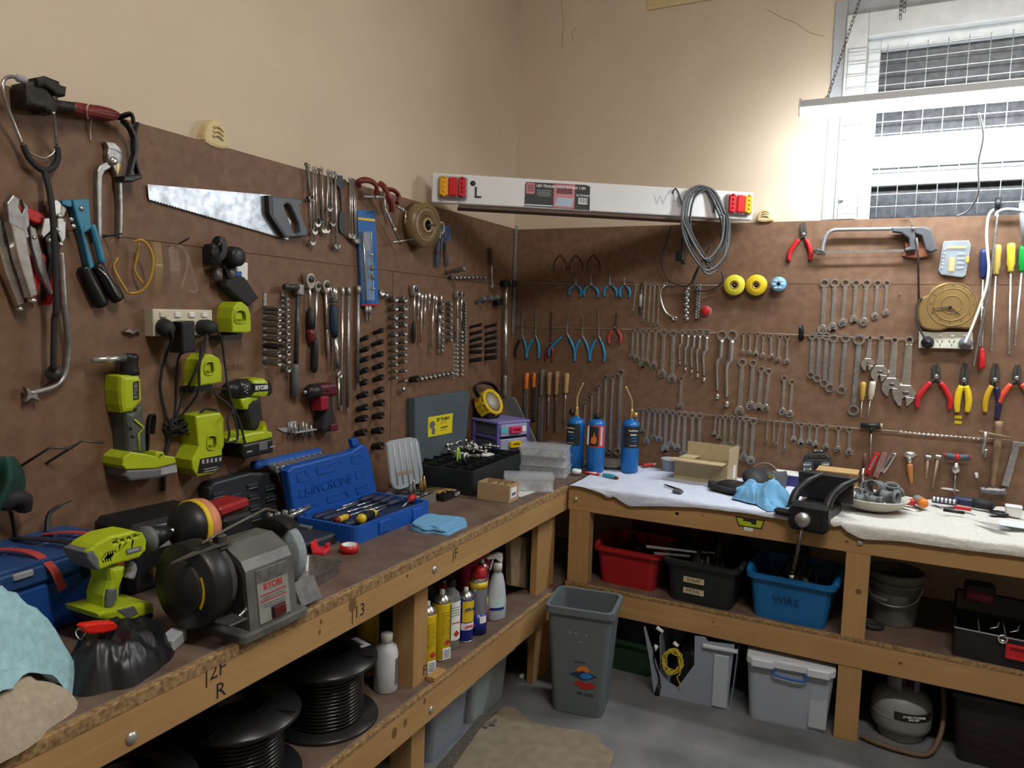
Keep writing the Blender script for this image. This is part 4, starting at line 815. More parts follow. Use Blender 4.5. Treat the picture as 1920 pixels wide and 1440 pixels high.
# ---- maroon driver
A = Wall('L', kB(1370, 900)); o = thing('impact_driver', 'maroon and black cordless driver hung beside the bit bracket', 'power tool', A.M); D = .05
part('anvil', MB().tube([A.p(kB(1228, 887), .028), A.p(kB(1250, 885), .028)], .006, 8), CH, o)
part('nose', MB().tube([A.p(kB(1240, 886), .028), A.p(kB(1262, 884), .028), A.p(kB(1335, 875), .028)], [.012, .021, .023], 14), BK, o)
body = MB(); ext(body, A, [(1325, 845), (1415, 835), (1427, 850), (1425, 905), (1400, 912), (1325, 912)], .004, D, kB, .010); part('housing', body, MR, o)
body = MB(); ext(body, A, [(1350, 905), (1400, 908), (1402, 980), (1425, 1085), (1425, 1105), (1345, 1112), (1340, 1090), (1360, 980)], .004, D-.006, kB, .010); part('grip', body, BR, o)
body = MB(); ext(body, A, [(1326, 910), (1372, 905), (1375, 985), (1330, 992)], .008, D-.002, kB, .005); part('trigger', body, mat('trigger_red', (.28, .012, .03), .4), o)
body = MB(); ext(body, A, [(1382, 1070), (1422, 1055), (1427, 1100), (1385, 1108)], .006, D, kB, .004); part('base_accent', body, MR, o)
# ---- outlet and plugs
A = Wall('L', kB(530, 495)); o = thing('power_outlet', 'cream four-gang power outlet crowded with plugs', 'power outlet', A.M); d = .03
part('box', MB().prism(P2(A, [(380, 418), (715, 424), (717, 565), (386, 572)], d, kB), 0, d, bev=.003), CR, o)
for x in (438, 520, 598, 672): part('switch', MB().box(A.p(kB(x, 451), d+.002), (.017, .013, .005), None, .002), WH if x > 440 else CR, o)
A = Wall('L', kB(500, 530)); o = thing('round_plug', 'round black plug in the first socket of the cream outlet', 'plug', A.M)
part('body', MB().tube([A.p(kB(440, 520), .03), A.p(kB(455, 526), .05), A.p(kB(476, 536), .068)], [.021, .02, .013], 12), BR, o)
part('cord', MB().tube(spl([A.p(kB(476, 536), .068), A.p(kB(492, 575), .07), A.p(kB(468, 640), .045), A.p(kB(442, 720), .01), A.p(kB(428, 790), .008), A.p(kB(425, 880), .008), A.p(kB(462, 1045), .01)], 6), .0032, 6), BR, o)
A = Wall('L', kB(560, 580)); o = thing('plug_pack', 'black plug-pack adaptor in the cream outlet', 'adaptor', A.M)
part('body', MB().prism(P2(A, [(542, 492), (618, 485), (624, 660), (550, 668)], .075, kB), .03, .075, bev=.004), BK, o)
part('cord', MB().tube(spl([A.p(kB(560, 660), .055), A.p(kB(522, 700), .02), A.p(kB(515, 880), .008), A.p(kB(500, 1050), .01)], 6), .003, 6), BR, o)
A = Wall('L', kB(690, 515)); RPL = o = thing('round_plug', 'round black plug in the last socket of the cream outlet', 'plug', A.M)
part('body', MB().tube([A.p(kB(652, 524), .03), A.p(kB(690, 522), .05), A.p(kB(735, 524), .07)], [.02, .02, .012], 12), BR, o)
part('cord', MB().tube(spl([A.p(kB(735, 522), .07), A.p(kB(765, 590), .066), A.p(kB(784, 720), .055), A.p(kB(802, 850), .068), A.p(kB(830, 960), .075), A.p(kB(870, 1060), .08), A.p(kB(900, 1180), .08)], 6), .003, 6), BR, o)
cords = [[(685, 530, .05), (672, 640, .066), (632, 740, .068), (590, 830, .055), (556, 900, .025), (500, 1060, .02)], [(655, 615, .07), (640, 760, .066), (636, 880, .062), (575, 975, .03), (505, 1050, .012)], [(640, 1010, .03), (680, 980, .04), (735, 990, .03)], [(445, 1080, .008), (470, 1150, .006), (450, 1250, .006), (440, 1440, .006)],
         [(795, 870, .06), (730, 870, .05), (745, 910, .06), (800, 950, .07), (830, 990, .078), (800, 1040, .08), (810, 1120, .08), (800, 1160, .08)], [(830, 990, .078), (850, 1070, .08), (855, 1150, .08), (810, 1170, .08)]]
for i, c in enumerate(cords):
    par = (RPL, CHG[1][0], CHG[2][0], CHG[2][0], DRL, DRL)[i]; mb = MB()
    A = Wall('L', kB(c[0][0], c[0][1])); mb.tube(spl([par.matrix_world.inverted() @ (A.M @ q) for q in P3(A, c, kB)], 6), .003 if i != 3 else .005, 6); part('cord', mb, BR, par)
A = Wall('L', kB(495, 1080)); mb = MB(); rn = random.Random(5)
for i in range(9): mb.tube(spl([(rn.uniform(-.03, .03), rn.uniform(-.02, .02), rn.uniform(.008, .03)) for q in range(4)], 4, True), .0028, 5, closed=True)
solo('cord_knot', mb, BR, 'tangled knot of black cords beside the large lime charger', 'cord', A.M, kind=None)
text('pencil_mark', 'DRILL', .022, mat('pencil', (.06, .03, .02), .8), hbL, Wall('L', kB(845, 750)).M @ T(0, 0, .0002), ext=.0001)
for i, (x, s_) in enumerate(((700, '8'), (735, '10'), (770, '11'), (800, '12'), (830, '13'), (862, '14'), (888, '15'))): text('pencil_mark', s_, .012, MATS['pencil'], hbL, Wall('L', kE(x, 470-i*4.5)).M @ T(0, 0, .0002), ext=.0001)
# ---- peg hooks and the dark green garment at the board edge
for i, (a, b, c) in enumerate((((75, 175), (210, 88), (305, 92)), ((195, 155), (345, 60), (438, 68)))):
    A = Wall('L', kF(*a)); mb = MB(); mb.tube([A.p(kF(*a), .001), A.p(kF(*b), .07), A.p(kF(*c), .075)], .0028, 6); solo('peg_hook', mb, DS, f'bent wire peg hook on the bare board, {["lower", "upper"][i]} of the pair', 'hook', A.M)
A = Wall('L', (15, 900)); mb = MB()
mb.grid(lambda u, v: A.p(kF(-60+170*u*(.55+.45*math.sin(PI*min(1, v*.8+.12))), 125+230*v), .02+.05*math.sin(PI*u)+.012*math.sin(9*u+5*v)), 14, 16)
o = thing('work_glove', 'dark green and black glove hanging at the board edge', 'glove', A.M); part('glove', mb, mat('dark_green_cloth', (.008, .05, .04), .8, 0, .3, 40, .3), o)
part('cuff', MB().tube(spl(P3(A, [(10, 330, .05), (60, 300, .06), (100, 310, .05), (95, 345, .04)], kF), 4), .016, 8), BR, o)
part('strap', MB().tube(spl(P3(A, [(45, 360, .03), (60, 430, .012), (70, 500, .008)], kF), 4), .006, 4, sx=.4), BR, o)
for i, (x, y) in enumerate(((240, 537), (270, 537))): pass
A = Wall('L', kB(250, 537)); solo('spring_clip', MB().prism([(-.02, -.004), (-.012, .004), (.0, -.002), (.012, .004), (.022, .003), (.02, -.005), (.008, -.004), (0, -.009), (-.01, -.004)], 0, .012), ST, 'tiny steel spring clip on the board above the angle ratchet', 'clip', A.M)
# ------------------------------------------------------------------ things hung on the right board
def wire(a, b, k, lab):
    A = Wall('R', k(*a)); q = A.p(k(*b), .004); n = 8
    solo('hanging_wire', MB().tube([V((q.x*i/n, q.y*i/n-.002*math.sin(PI*i/n), .004)) for i in range(n+1)], .0012, 5), mat('galv_wire', (.45, .40, .34), .5, .4), lab, 'wire', A.M)
wire((85, 280), (1290, 297), k1, 'thin wire strung along the board holding the short blue pliers'); wire((88, 537), (770, 556), k1, 'thin wire strung along the board holding the long-nose pliers')
wire((770, 562), (1260, 575), k1, 'thin wire strung behind the row of combination spanners'); wire((0, 795), (1050, 838), k2, 'thin wire strung below the flex-head spanners'); wire((770, 1022), (1500, 1078), k1, 'thin wire strung behind the lowest spanner row'); wire((30, 388), (1090, 478), k3, 'thin wire strung behind the stubby spanners'); wire((1050, 478), (1830, 535), k3, 'thin wire carrying the tiny socket row')
# painted silhouettes of missing pliers
for i, x in enumerate((345, 437, 540)):
    A = Wall('R', k1(x, 160)); mb = MB(); c = (0, 0)
    mb.tube(spl(P3(A, [(x-38, 210, .0006), (x-32, 160, .0006), (x, 118, .0006)], k1), 5), [.003]*5+[.004]*6, 4, sx=1); mb.tube(spl(P3(A, [(x+40, 210, .0006), (x+32, 160, .0006), (x, 118, .0006)], k1), 5), [.003]*5+[.004]*6, 4)
    for v in mb.b.verts: v.co.z = .0003 if v.co.z < .0006 else .0012
    part('silhouette', mb, mat('silhouette_brown', (.030, .014, .009), .8), hbR, M=A.M)
# pliers
TBX = TB
for i, (tip, piv, a, b) in enumerate((((443, 252), (440, 288), (405, 355), (467, 365)), ((533, 235), (530, 290), (490, 360), (568, 368)), ((641, 228), (642, 290), (610, 362), (678, 365)), ((727, 250), (727, 290), (703, 368), (752, 368)))):
    pliers('R', k1(*tip), k1(*piv), k1(*a), k1(*b), TB, ST, f'short pliers with blue grips on the upper wire, {ORD[i]} counting from the room corner', gr=.0058, jw=.006, nose='cut' if i in (0, 3) else 'long', bow=.35)
lp = [((128, 440), (127, 590), (88, 715), (148, 728), 'long-nose pliers with one black and one blue grip, closest to the corner', BK, TB), ((208, 432), (206, 590), (155, 725), (222, 728), 'slim long-nose pliers with blue grips, second from the room corner', TB, None),
      ((298, 452), (294, 640), (265, 735), (302, 742), 'dark long-nose pliers with rusty red grips', RDD, None), ((395, 458), (388, 575), (285, 715), (432, 742), 'crossed long-reach pliers with spread blue grips', TB, None),
      ((480, 472), (480, 590), (435, 742), (516, 744), 'broad-jawed long pliers with blue grips', TB, None), ((573, 432), (575, 590), (525, 742), (605, 748), 'serrated long pliers with blue grips and toothed jaws', TB, None)]
for tip, piv, a, b, lab, m1, m2 in lp: pliers('R', k1(*tip), k1(*piv), k1(*a), k1(*b), m1, ST if 'dark' not in lab else DS, lab, gr=.0060, jw=.0058, bow=.12, under=m2)
pliers('R', k1(680, 458), k1(672, 545), k1(637, 640), k1(698, 640), mat('faded_red_grip', (.42, .05, .05), .5), DS, 'long-nose pliers with faded red grips', gr=.0062, jw=.006, bow=.3)
for i in range(5): pass
pliers('R', k2(350, 120), k2(350, 195), k2(262, 360), k2(390, 355), RD, DS, 'red handled side cutters beside the hacksaw', 'side_cutters', jw=.012, gr=.0085, nose='cut', bow=.12)
pliers('R', k2(1160, 985), k2(1163, 1065), k2(1048, 1258), k2(1242, 1268), OR if 0 else RD, DS, 'orange-red and blue handled side cutters under the outlet', 'side_cutters', jw=.014, gr=.0095, nose='cut', bow=.12)
pliers('R', k2(1340, 980), k2(1333, 1085), k2(1290, 1285), k2(1352, 1285), YL, DS, 'yellow handled crimping pliers with straight grips', 'crimping_pliers', jw=.013, gr=.0105, nose='blunt', bow=.10)
pliers('R', k2(1525, 985), k2(1522, 1085), k2(1462, 1285), k2(1532, 1330), mat('ochre_grip', (.55, .33, .02), .45), DS, 'ochre handled crimping pliers with one navy grip', 'crimping_pliers', jw=.013, gr=.009, nose='blunt', bow=.1, under=mat('navy_dip', (.02, .02, .06), .4))
pliers('R', k2(1660, 992), k2(1655, 1075), k2(1545, 1280), k2(1745, 1270), mat('orange_red_grip', (.60, .07, .03), .42), DS, 'orange-red and blue handled cutters beside the hammer', 'side_cutters', jw=.013, gr=.0095, nose='cut', bow=.12)
for i, y in enumerate((1315, 1348)): A = Wall('R', k2(1298, y)); solo('yellow_tag', MB().box((0, 0, .0008), (.022, .011, .0016)), YL, f'small yellow tag stuck under the yellow crimping pliers, {["upper", "lower"][i]} one', 'tag', A.M)
# ---- spanners
fc = 'counting from the room corner'
def row(k, lst, style, lab, group, **kw):
    for i, (a, b) in enumerate(lst): spanner('R', k(*a), k(*b), style, f'{lab}, {ORD[i]} {fc}', group, **kw)
row(k1, [((795, 287), (773, 455)), ((848, 290), (833, 500)), ((877, 293), (860, 515)), ((902, 290), (890, 522)), ((930, 294), (917, 535))], 'box', 'slim chrome ring spanner on the upper wire', 'ring spanners on the upper wire', rr=.0085)
A = Wall('R', k1(818, 375)); o = thing('pin_punch', 'punch with black and white sleeve between the slim ring spanners', 'punch', A.M)
part('rod', MB().tube([A.p(k1(823, 285), .01), A.p(k1(813, 465), .01)], .004, 8), DS, o); part('sleeve', MB().tube([A.p(k1(818, 350), .01), A.p(k1(814, 422), .01)], .0065, 8), LG, o)
A = Wall('R', k1(935, 340)); o = thing('half_moon_spanner', 'curved half-moon ring spanner hooked at the row end', 'spanner', A.M)
part('shank', MB().tube(spl(P3(A, [(962, 296, .008), (935, 330, .008), (938, 390, .008), (965, 455, .008), (1015, 490, .008)], k1), 5), .005, 6, sx=1), CH, o)
for q in ((965, 293), (1019, 492)): part('ring_end', MB().lathe([(.0055, 0), (.0095, 0), (.0095, .008), (.0055, .008), (.0055, 0)], T(*A.p(k1(*q), .004)), 12), CH, o)
row(k1, [((772, 565), (768, 712)), ((800, 560), (795, 728)), ((832, 568), (828, 762)), ((868, 565), (850, 748)), ((906, 565), (893, 768)), ((955, 575), (942, 818)), ((1010, 580), (1000, 845))], 'combo', 'chrome combination spanner in the middle-wire row', 'combination spanners on the middle wire')
row(k1, [((1062, 575), (1050, 755)), ((1100, 575), (1083, 790)), ((1135, 575), (1120, 805)), ((1167, 575), (1155, 828)), ((1208, 578), (1193, 852)), ((1297, 590), (1272, 950)), ((1357, 590), (1328, 995))], 'slim', 'offset ring spanner turned edge-on in the middle-wire row', 'edge-on offset ring spanners')
spanner('R', k1(1057, 845), k1(1050, 1005), 'combo', 'single combination spanner hung by itself below the edge-on spanners')
row(lambda x, y: (x, y), [(k1(1423, 583), k1(1415, 688)), (k2(22, 805), k2(18, 918)), (k2(67, 808), k2(54, 925)), (k2(104, 815), k2(97, 938)), (k2(148, 818), k2(150, 945)), (k2(203, 825), k2(193, 962)), (k2(250, 825), k2(245, 975))], 'combo', 'short combination spanner in the row beside the black tube', 'short combination spanners')
row(lambda x, y: (x, y), [(k1(1415, 750), k1(1397, 1035)), (k2(40, 985), k2(22, 1245)), (k2(90, 1022), k2(70, 1252)), (k2(138, 1037), k2(115, 1260)), (k2(232, 1078), k2(220, 1282)), (k2(280, 1102), k2(265, 1297))], 'combo', 'polished combination spanner in the short second tier', 'second tier of combination spanners')
row(k2, [((478, 495), (465, 780)), ((542, 493), (525, 765)), ((607, 493), (587, 738)), ((671, 495), (656, 718)), ((737, 495), (718, 732)), ((803, 495), (787, 698)), ((860, 495), (852, 675))], 'flex', 'flex-head ratchet spanner in the row left of the clock', 'flex-head spanners')
row(k2, [((402, 820), (392, 1058)), ((447, 815), (432, 1078)), ((490, 820), (475, 1108)), ((533, 832), (510, 1138)), ((607, 832), (580, 1150))], 'box', 'dull ring spanner under the flex-head row', 'dull ring spanners', m=ST)
spanner('R', k2(690, 840), k2(655, 1272), 'box', 'very long dull ring spanner beside the adjustable spanners', None, m=ST, rr=.0205)
for i, (a, b, r) in enumerate((((757, 830), (742, 1000), .0145), ((828, 830), (815, 1060), .0195), ((908, 843), (885, 1140), .021), ((998, 843), (968, 1195), .0245))):
    spanner('R', k2(*a), k2(*b), 'adj', f'adjustable spanner hung jaw down, {["smallest", "second smallest", "second largest", "largest"][i]} of four', 'adjustable spanners', rr=r, t=.012)
for i, (a, b) in enumerate((((493, 990), (478, 1298)), ((533, 937), (525, 1295)), ((575, 887), (560, 1290)), ((615, 838), (600, 1272)), ((657, 834), (635, 1272)), ((703, 810), (683, 1272)))):
    spanner('R', k1(*a), k1(*b), 'box', f'long ring spanner behind the blue gas cylinders, {ORD[i]} {fc}', 'long ring spanners behind the cylinders', rr=(.0085, .010, .0105, .0125, .0125, .0165)[i])
row(k1, [((795, 1040), (790, 1200)), ((833, 1030), (825, 1148)), ((870, 1030), (850, 1212)), ((903, 1035), (893, 1188)), ((933, 1038), (926, 1200)), ((968, 1040), (961, 1255)), ((1007, 1045), (995, 1230)), ((1045, 1050), (1032, 1248)), ((1078, 1055), (1070, 1290)), ((1122, 1060), (1115, 1300)), ((1165, 1062), (1158, 1310)), ((1262, 1060), (1250, 1168)), ((1285, 1070), (1277, 1190)), ((1315, 1070), (1305, 1235)), ((1353, 1072), (1345, 1230)), ((1400, 1078), (1385, 1250)), ((1437, 1080), (1422, 1308)), ((1480, 1095), (1465, 1325))], 'combo', 'combination spanner in the lowest wire row', 'lowest row of combination spanners', m=mat('satin_steel', (.46, .45, .43), .4, .85, .15, 60))
row(k3, [((148, 400), (135, 543)), ((190, 400), (185, 556)), ((235, 405), (210, 572)), ((272, 410), (262, 602))], 'box', 'small ring spanner between the lowest spanners and the stubbies', 'small ring spanners', rr=.0065)
row(k3, [((330, 415), (323, 528)), ((380, 428), (375, 548)), ((436, 432), (432, 545)), ((488, 437), (475, 565)), ((555, 440), (548, 585)), ((635, 455), (630, 600)), ((712, 465), (708, 618))], 'stub', 'stubby ratchet spanner in the lowest wire row', 'stubby ratchet spanners')
# files
for i, (top, neck, tip, m_, lab, hr, flat) in enumerate((((157, 810), (153, 908), (148, 1095), OR, 'flat file with slotted orange-red handle', .0125, 1), ((200, 810), (199, 898), (196, 1080), OR, 'file with plain orange-red handle', .0105, 1), ((248, 788), (240, 950), (232, 1205), mat('grey_wood', (.13, .115, .095), .7), 'broad file with weathered grey handle', .012, 1), ((290, 805), (285, 945), (280, 1140), WD, 'round file with a brown wooden handle', .0125, 0), ((335, 800), (329, 945), (320, 1160), WD, 'half-round file with brown wooden handle and dark blade', .0115, 0), ((392, 812), (384, 932), (373, 1112), mat('pale_wood', (.42, .27, .10), .6, 0, .15, 40), 'thin file with pale turned wooden handle', .0125, 0))):
    M, L = axis('R', k1(*top), k1(*tip)); h = V(Wall('R', k1(*top)).p2(k1(*neck))).length; o = thing('file', lab, 'file', M)
    part('handle', MB().lathe([(hr*.6, 0), (hr*.95, .005), (hr, h*.3), (hr*.8, h*.65), (hr*.9, h*.9), (hr*.6, h)], T(0, 0, .014) @ DN, 12), m_, o)
    if flat: part('blade', MB().box((0, -(h+L)/2, .014), (.02 if i != 2 else .024, L-h+.01, .005), None, .001), ST if i != 1 else DS, o)
    else: part('blade', MB().lathe([(.0038, h*.95), (.0048, h+.03), (.0045, L*.9), (.002, L)], T(0, 0, .014) @ DN, 8), ST if i != 4 else DS, o)
    if i == 0:
        for j in range(6): part('slot', MB().box((0, -.02-j*.008, .0265), (.012, .003, .002)), m_, o)
    if i < 2: part('hang_hole', MB().lathe([(.004, 0), (.003, .0012)], T(0, -.008, .0258), 10), INK, o)  # hole not bored; a black disc stands in for its dark inside
# spiral socket strips, red cap, tapes
for i, (a, b) in enumerate((((1095, 305), (1090, 500)), ((1165, 292), (1152, 492)))):
    M, L = axis('R', k1(*a), k1(*b)); o = thing('bit_socket_strip', ['chrome strip of stacked nut sockets under the cable coil', 'chrome strip of drilled sockets beside the red cap'][i], 'socket strip', M); n = 11
    part('strip', MB().box((0, -L/2, .003), (.014 if i else .008, L, .005), None, .001), CH, o)
    for j in range(n): part('socket', MB().lathe([(.0062, 0), (.0075, .003), (.0075, .012), (.0055, .0125), (.005, .006), (.0005, .006)], T(.003*(-1)**j if i == 0 else 0, -L*(j+.5)/n, .004) @ (RX(35) if i == 0 else RX(0)), 10), CH if i == 0 else ST, o)
A = Wall('R', k1(1202, 448)); o = thing('red_button', 'round red cap pinned to the board', 'cap', A.M); part('disc', MB().lathe([(.0195, 0), (.0195, .012), (.016, .016), (.0005, .017)], n=24), RD, o); part('rim', MB().lathe([(.0195, 0), (.0215, 0), (.0215, .004), (.0195, .004)], n=24), LG, o)
def tapero(px, k, r, ri, m_, m2, lab, th=.018, tilt=0):
    A = Wall('R', k(*px)); o = thing('tape_spool', lab, 'tape', A.M @ T(0, 0, .012))
    part('flange', MB().lathe([(ri, th), (r*.96, th), (r, th-.003), (r, 0), (ri, 0), (ri, th)], n=28), m_, o)
    part('core', MB().lathe([(ri*.55, th*.2), (ri*.62, th*.95), (ri, th*.9), (ri, .1*th), (ri*.55, th*.2)], n=20), m2, o)
    solo('nail_hook', MB().tube([(0, 0, 0), (0, 0, .035)], .0025, 6), ST, lab.replace('spool', 'spool peg').split(',')[0]+' peg', 'nail', A.M)
    return o
tapero((1375, 298), k1, .0405, .018, mat('lemon_plastic', (.72, .66, .05), .4), GD, 'lemon yellow thread tape spool near the cable coil'); tapero((65, 508), k2, .0405, .016, mat('warm_yellow', (.78, .56, .02), .4), GD, 'warm yellow thread tape spool with loose white end')
o = tapero((203, 503), k2, .028, .007, mat('sky_blue', (.18, .42, .68), .4), BK, 'small light blue thread spool with white spokes', .03)
for i in range(6): part('spoke', MB().box((.016*math.cos(i*PI/3), .016*math.sin(i*PI/3), .0302), (.012, .005, .002), None), WH, o)
A = Wall('R', k2(335, 790)); solo('tube_socket', MB().lathe([(.010, 0), (.010, .055), (.0075, .055), (.0075, .02), (.0005, .02)], sockM('R', k2(335, 835), k2(335, 742))[0], 14), BK, 'black tube socket standing out above the wire', 'socket')
# hacksaw
A = Wall('R', k2(780, 200)); o = thing('hacksaw', 'hacksaw with grey tubular frame and black grip', 'saw', A.M)
part('frame', MB().tube(spl(P3(A, [(462, 300, .03), (472, 250, .03), (490, 200, .03), (530, 170, .03), (600, 165, .03), (760, 163, .03), (900, 160, .03), (1000, 160, .03)], k2), 5), .0085, 8, sx=.8), mat('frame_grey', (.36, .39, .42), .4, .5), o)
part('blade', MB().prism(P2(A, [(405, 300), (990, 285), (990, 300), (405, 315)], .03, k2), .0295, .0305), CH, o)
part('blade_clamp', MB().prism(P2(A, [(400, 292), (435, 280), (485, 300), (480, 320), (430, 318)], .036, k2), .022, .036, bev=.002), DS, o)
hd = MB(); ext(hd, A, [(890, 150), (1090, 145), (1130, 160), (1150, 210), (1172, 290), (1130, 305), (1100, 290), (1075, 205), (1035, 190), (1040, 290), (980, 298), (965, 285), (1000, 270), (995, 220), (950, 185), (895, 178)], .016, .044, k2, .005); part('grip', hd, mat('grip_charcoal', (.08, .085, .095), .5), o)
part('wing_bolt', MB().lathe([(.006, 0), (.006, .006), (.003, .008)], T(*A.p(k2(1022, 158), .044)), 10), CH, o)
A = Wall('R', k2(1045, 290)); solo('copper_guard', MB().prism(P2(A, [(968, 240), (1000, 250), (1085, 235), (1112, 300), (1115, 330), (1050, 342), (985, 335), (955, 325), (980, 300)], .012, k2), .0, .014, bev=.003), mat('copper_pink', (.42, .16, .09), .5), 'copper-coloured block tucked under the hacksaw grip', 'block', A.M)
A = Wall('R', k2(1048, 400)); solo('threaded_rod', MB().tube([A.p(k2(1043, 215), .05), A.p(k2(1052, 330), .03), A.p(k2(1057, 610), .012)], .004, 8), DS, 'thin dark rod hanging from the hacksaw grip to the clock', 'rod', A.M)
A = Wall('R', k2(990, 110)); solo('hook_wire', MB().tube(spl(P3(A, [(958, 92, .008), (985, 88, .012), (1005, 105, .02), (1018, 145, .03)], k2), 5), .002, 6), DS, 'wire hook holding the hacksaw on the board edge', 'hook', A.M)
# mini tool kit case
A = Wall('R', k2(1275, 340)); o = thing('tool_kit_case', 'small clear case of orange and grey bits', 'tool kit', A.M)
part('tray', MB().prism(P2(A, [(1215, 235), (1365, 230), (1378, 260), (1345, 445), (1325, 458), (1195, 440), (1178, 415), (1205, 250)], .018, k2), 0, .012, bev=.003), mat('kit_grey', (.22, .25, .28), .4), o)
part('lid', MB().prism(P2(A, [(1215, 235), (1365, 230), (1378, 260), (1345, 445), (1325, 458), (1195, 440), (1178, 415), (1205, 250)], .022, k2), .012, .022, bev=.003), mat('kit_clear', (.6, .7, .78), .12, alpha=.22), o)
part('driver', MB().box(A.p(k2(1258, 380), .014), (.018, .05, .01), RZ(0), .003), OR if 0 else mat('amber_plastic', (.75, .40, .05), .4), o)
part('key_strip', MB().box(A.p(k2(1285, 275), .014), (.06, .009, .008), None, .002), MATS['amber_plastic'], o); part('latch', MB().box(A.p(k2(1355, 350), .02), (.01, .022, .008), None, .002), MATS['amber_plastic'], o)
for i in range(4): part('bit_rack', MB().box(A.p(k2(1318-i*3, 315+i*28), .014), (.022, .007, .006), None, .001), LG, o)
for i in range(6): part('socket', MB().lathe([(.0035, 0), (.0045, .004), (.003, .005)], T(*A.p(k2(1217-i*4, 290+i*22), .013)), 8), CH, o)
# clock
A = Wall('R', k2(1240, 640)); o = thing('wall_clock', 'wavy edged gold-brown wall clock', 'clock', A.M); gold = mat('old_gold', (.27, .175, .065), .4, .25, .1, 15)
cp_ = [(1140, 525), (1200, 495), (1265, 490), (1330, 505), (1390, 550), (1420, 600), (1420, 680), (1400, 750), (1375, 775), (1300, 770), (1240, 770), (1190, 785), (1120, 782), (1070, 760), (1048, 700), (1050, 640), (1075, 585), (1110, 565)]
part('body', MB().prism(spl2(P2(A, cp_, .035, k2), 3), 0, .035, bev=.006), gold, o)
c0 = A.p(k2(1258, 625), .035)
for r in (.074, .056, .031): part('dial_ring', MB().tube([c0+V((r*math.cos(t), r*math.sin(t), .0)) for t in [2*PI*i/32 for i in range(32)]], .0016, 5, closed=True), gold, o)
for i in range(12):
    t = PI/2-2*PI*i/12; text('numeral', str(12 if i == 0 else i), .011, INK, o, T(c0.x+.065*math.cos(t), c0.y+.065*math.sin(t), .0352))
c1 = A.p(k2(1250, 640), .039)
for e in ((1140, 650), (1310, 690)): part('hand', MB().tube([c1, A.p(k2(*e), .039)], [.0022, .001], 5), INK, o)
part('hub', MB().lathe([(.005, 0), (.005, .004), (.002, .006)], T(*(c1-V((0, 0, .002)))), 12), INK, o)
# right outlet
A = Wall('R', k2(1222, 845)); o = thing('power_outlet', 'white four-gang power outlet under the gold clock', 'power outlet', A.M); d = .02
part('box', MB().prism(P2(A, [(1058, 790), (1388, 795), (1388, 900), (1056, 892)], d, k2), 0, d, bev=.003), mat('outlet_white', (.66, .66, .56), .4), o)
for x in (1112, 1187, 1262, 1340): part('switch', MB().box(A.p(k2(x, 815), d+.001), (.014, .009, .005), None, .002), WH, o)
for x in (1185, 1258):
    for q in ((-14, 852, 25), (14, 852, -25), (0, 874, 0)): part('pin_slot_shade', MB().box(A.p(k2(x+q[0], q[1]), d+.0002), (.0022, .009, .001), None), INK, o) if q[2] == 0 else part('pin_slot_shade', MB().box((0, 0, 0), (.0022, .009, .001), T(*A.p(k2(x+q[0], q[1]), d+.0002)) @ RZ(q[2])), INK, o)  # slots not cut: black plates paint in the shade inside them
for x, y, m_, lab in ((1108, 858, BK, 'round black plug in the white outlet under the clock'), (1338, 865, GY, 'round grey plug in the white outlet under the clock')):
    A = Wall('R', k2(x, y)); o = thing('round_plug', lab, 'plug', A.M @ T(0, 0, .02)); part('body', MB().lathe([(.021, 0), (.021, .012), (.017, .022), (.009, .035), (.004, .04)], n=18), m_, o)
    pts = [(x, y, .06), (1080, 810, .055), (1048, 745, .05), (1043, 680, .045), (1047, 620, .04), (1075, 585, .037)] if x < 1200 else [(x, y, .06), (1385, 760, .05), (1430, 640, .045), (1470, 520, .045), (1485, 400, .045), (1478, 300, .045), (1472, 200, .045), (1480, 100, .04), (1500, 55, .03), (1530, 40, .02)]
    part('cord', MB().tube([q-V((0, 0, .02)) for q in spl(P3(A, pts, k2), 6)], .0035 if x < 1200 else .0045, 8), BR if x < 1200 else mat('white_cord', (.66, .64, .58), .45), o)
# screwdrivers on the right
for top, neck, tip, m_, lab, hr in (((1457, 285), (1446, 465), (1428, 880), mat('navy_handle', (.02, .035, .14), .4), 'screwdriver with navy blue handle beside the white cord', .0145), ((1535, 260), (1523, 445), (1498, 905), mat('amber_clear', (.50, .38, .10), .25), 'long screwdriver with amber clear handle', .0135), ((1620, 250), (1615, 428), (1605, 925), mat('yellow_clear', (.58, .48, .05), .25), 'screwdriver with translucent yellow handle', .0135), ((1697, 262), (1690, 425), (1642, 875), mat('green_clear', (.01, .30, .05), .3), 'screwdriver with green handle at the edge of the board', .0135)):
    screwdriver('R', k2(*top), k2(*neck), k2(*tip), m_, lab, hr, .0038)
screwdriver('R', k2(1437, 1020), k2(1443, 895), k2(1452, 640), RD, 'red handled screwdriver hanging point up', .012, .003)
screwdriver('R', k2(718, 1098), k2(712, 1212), k2(700, 1315), mat('amber_small', (.50, .34, .06), .3), 'small amber handled screwdriver below the long ring spanner', .010, .0022)
screwdriver('R', k2(776, 1095), k2(772, 1208), k2(745, 1305), mat('striped_white', (.55, .52, .42), .35), 'small white and black handled screwdriver below the adjustable spanner', .0115, .0022)
A = Wall('R', k2(1500, 400)); solo('steel_rod', MB().tube(spl(P3(A, [(1540, 70, .034), (1520, 250, .034), (1480, 560, .034), (1430, 800, .034), (1392, 1005, .034)], k2), 5), .0042, 8), ST, 'long thin steel rod slanting down past the screwdrivers', 'rod', A.M)
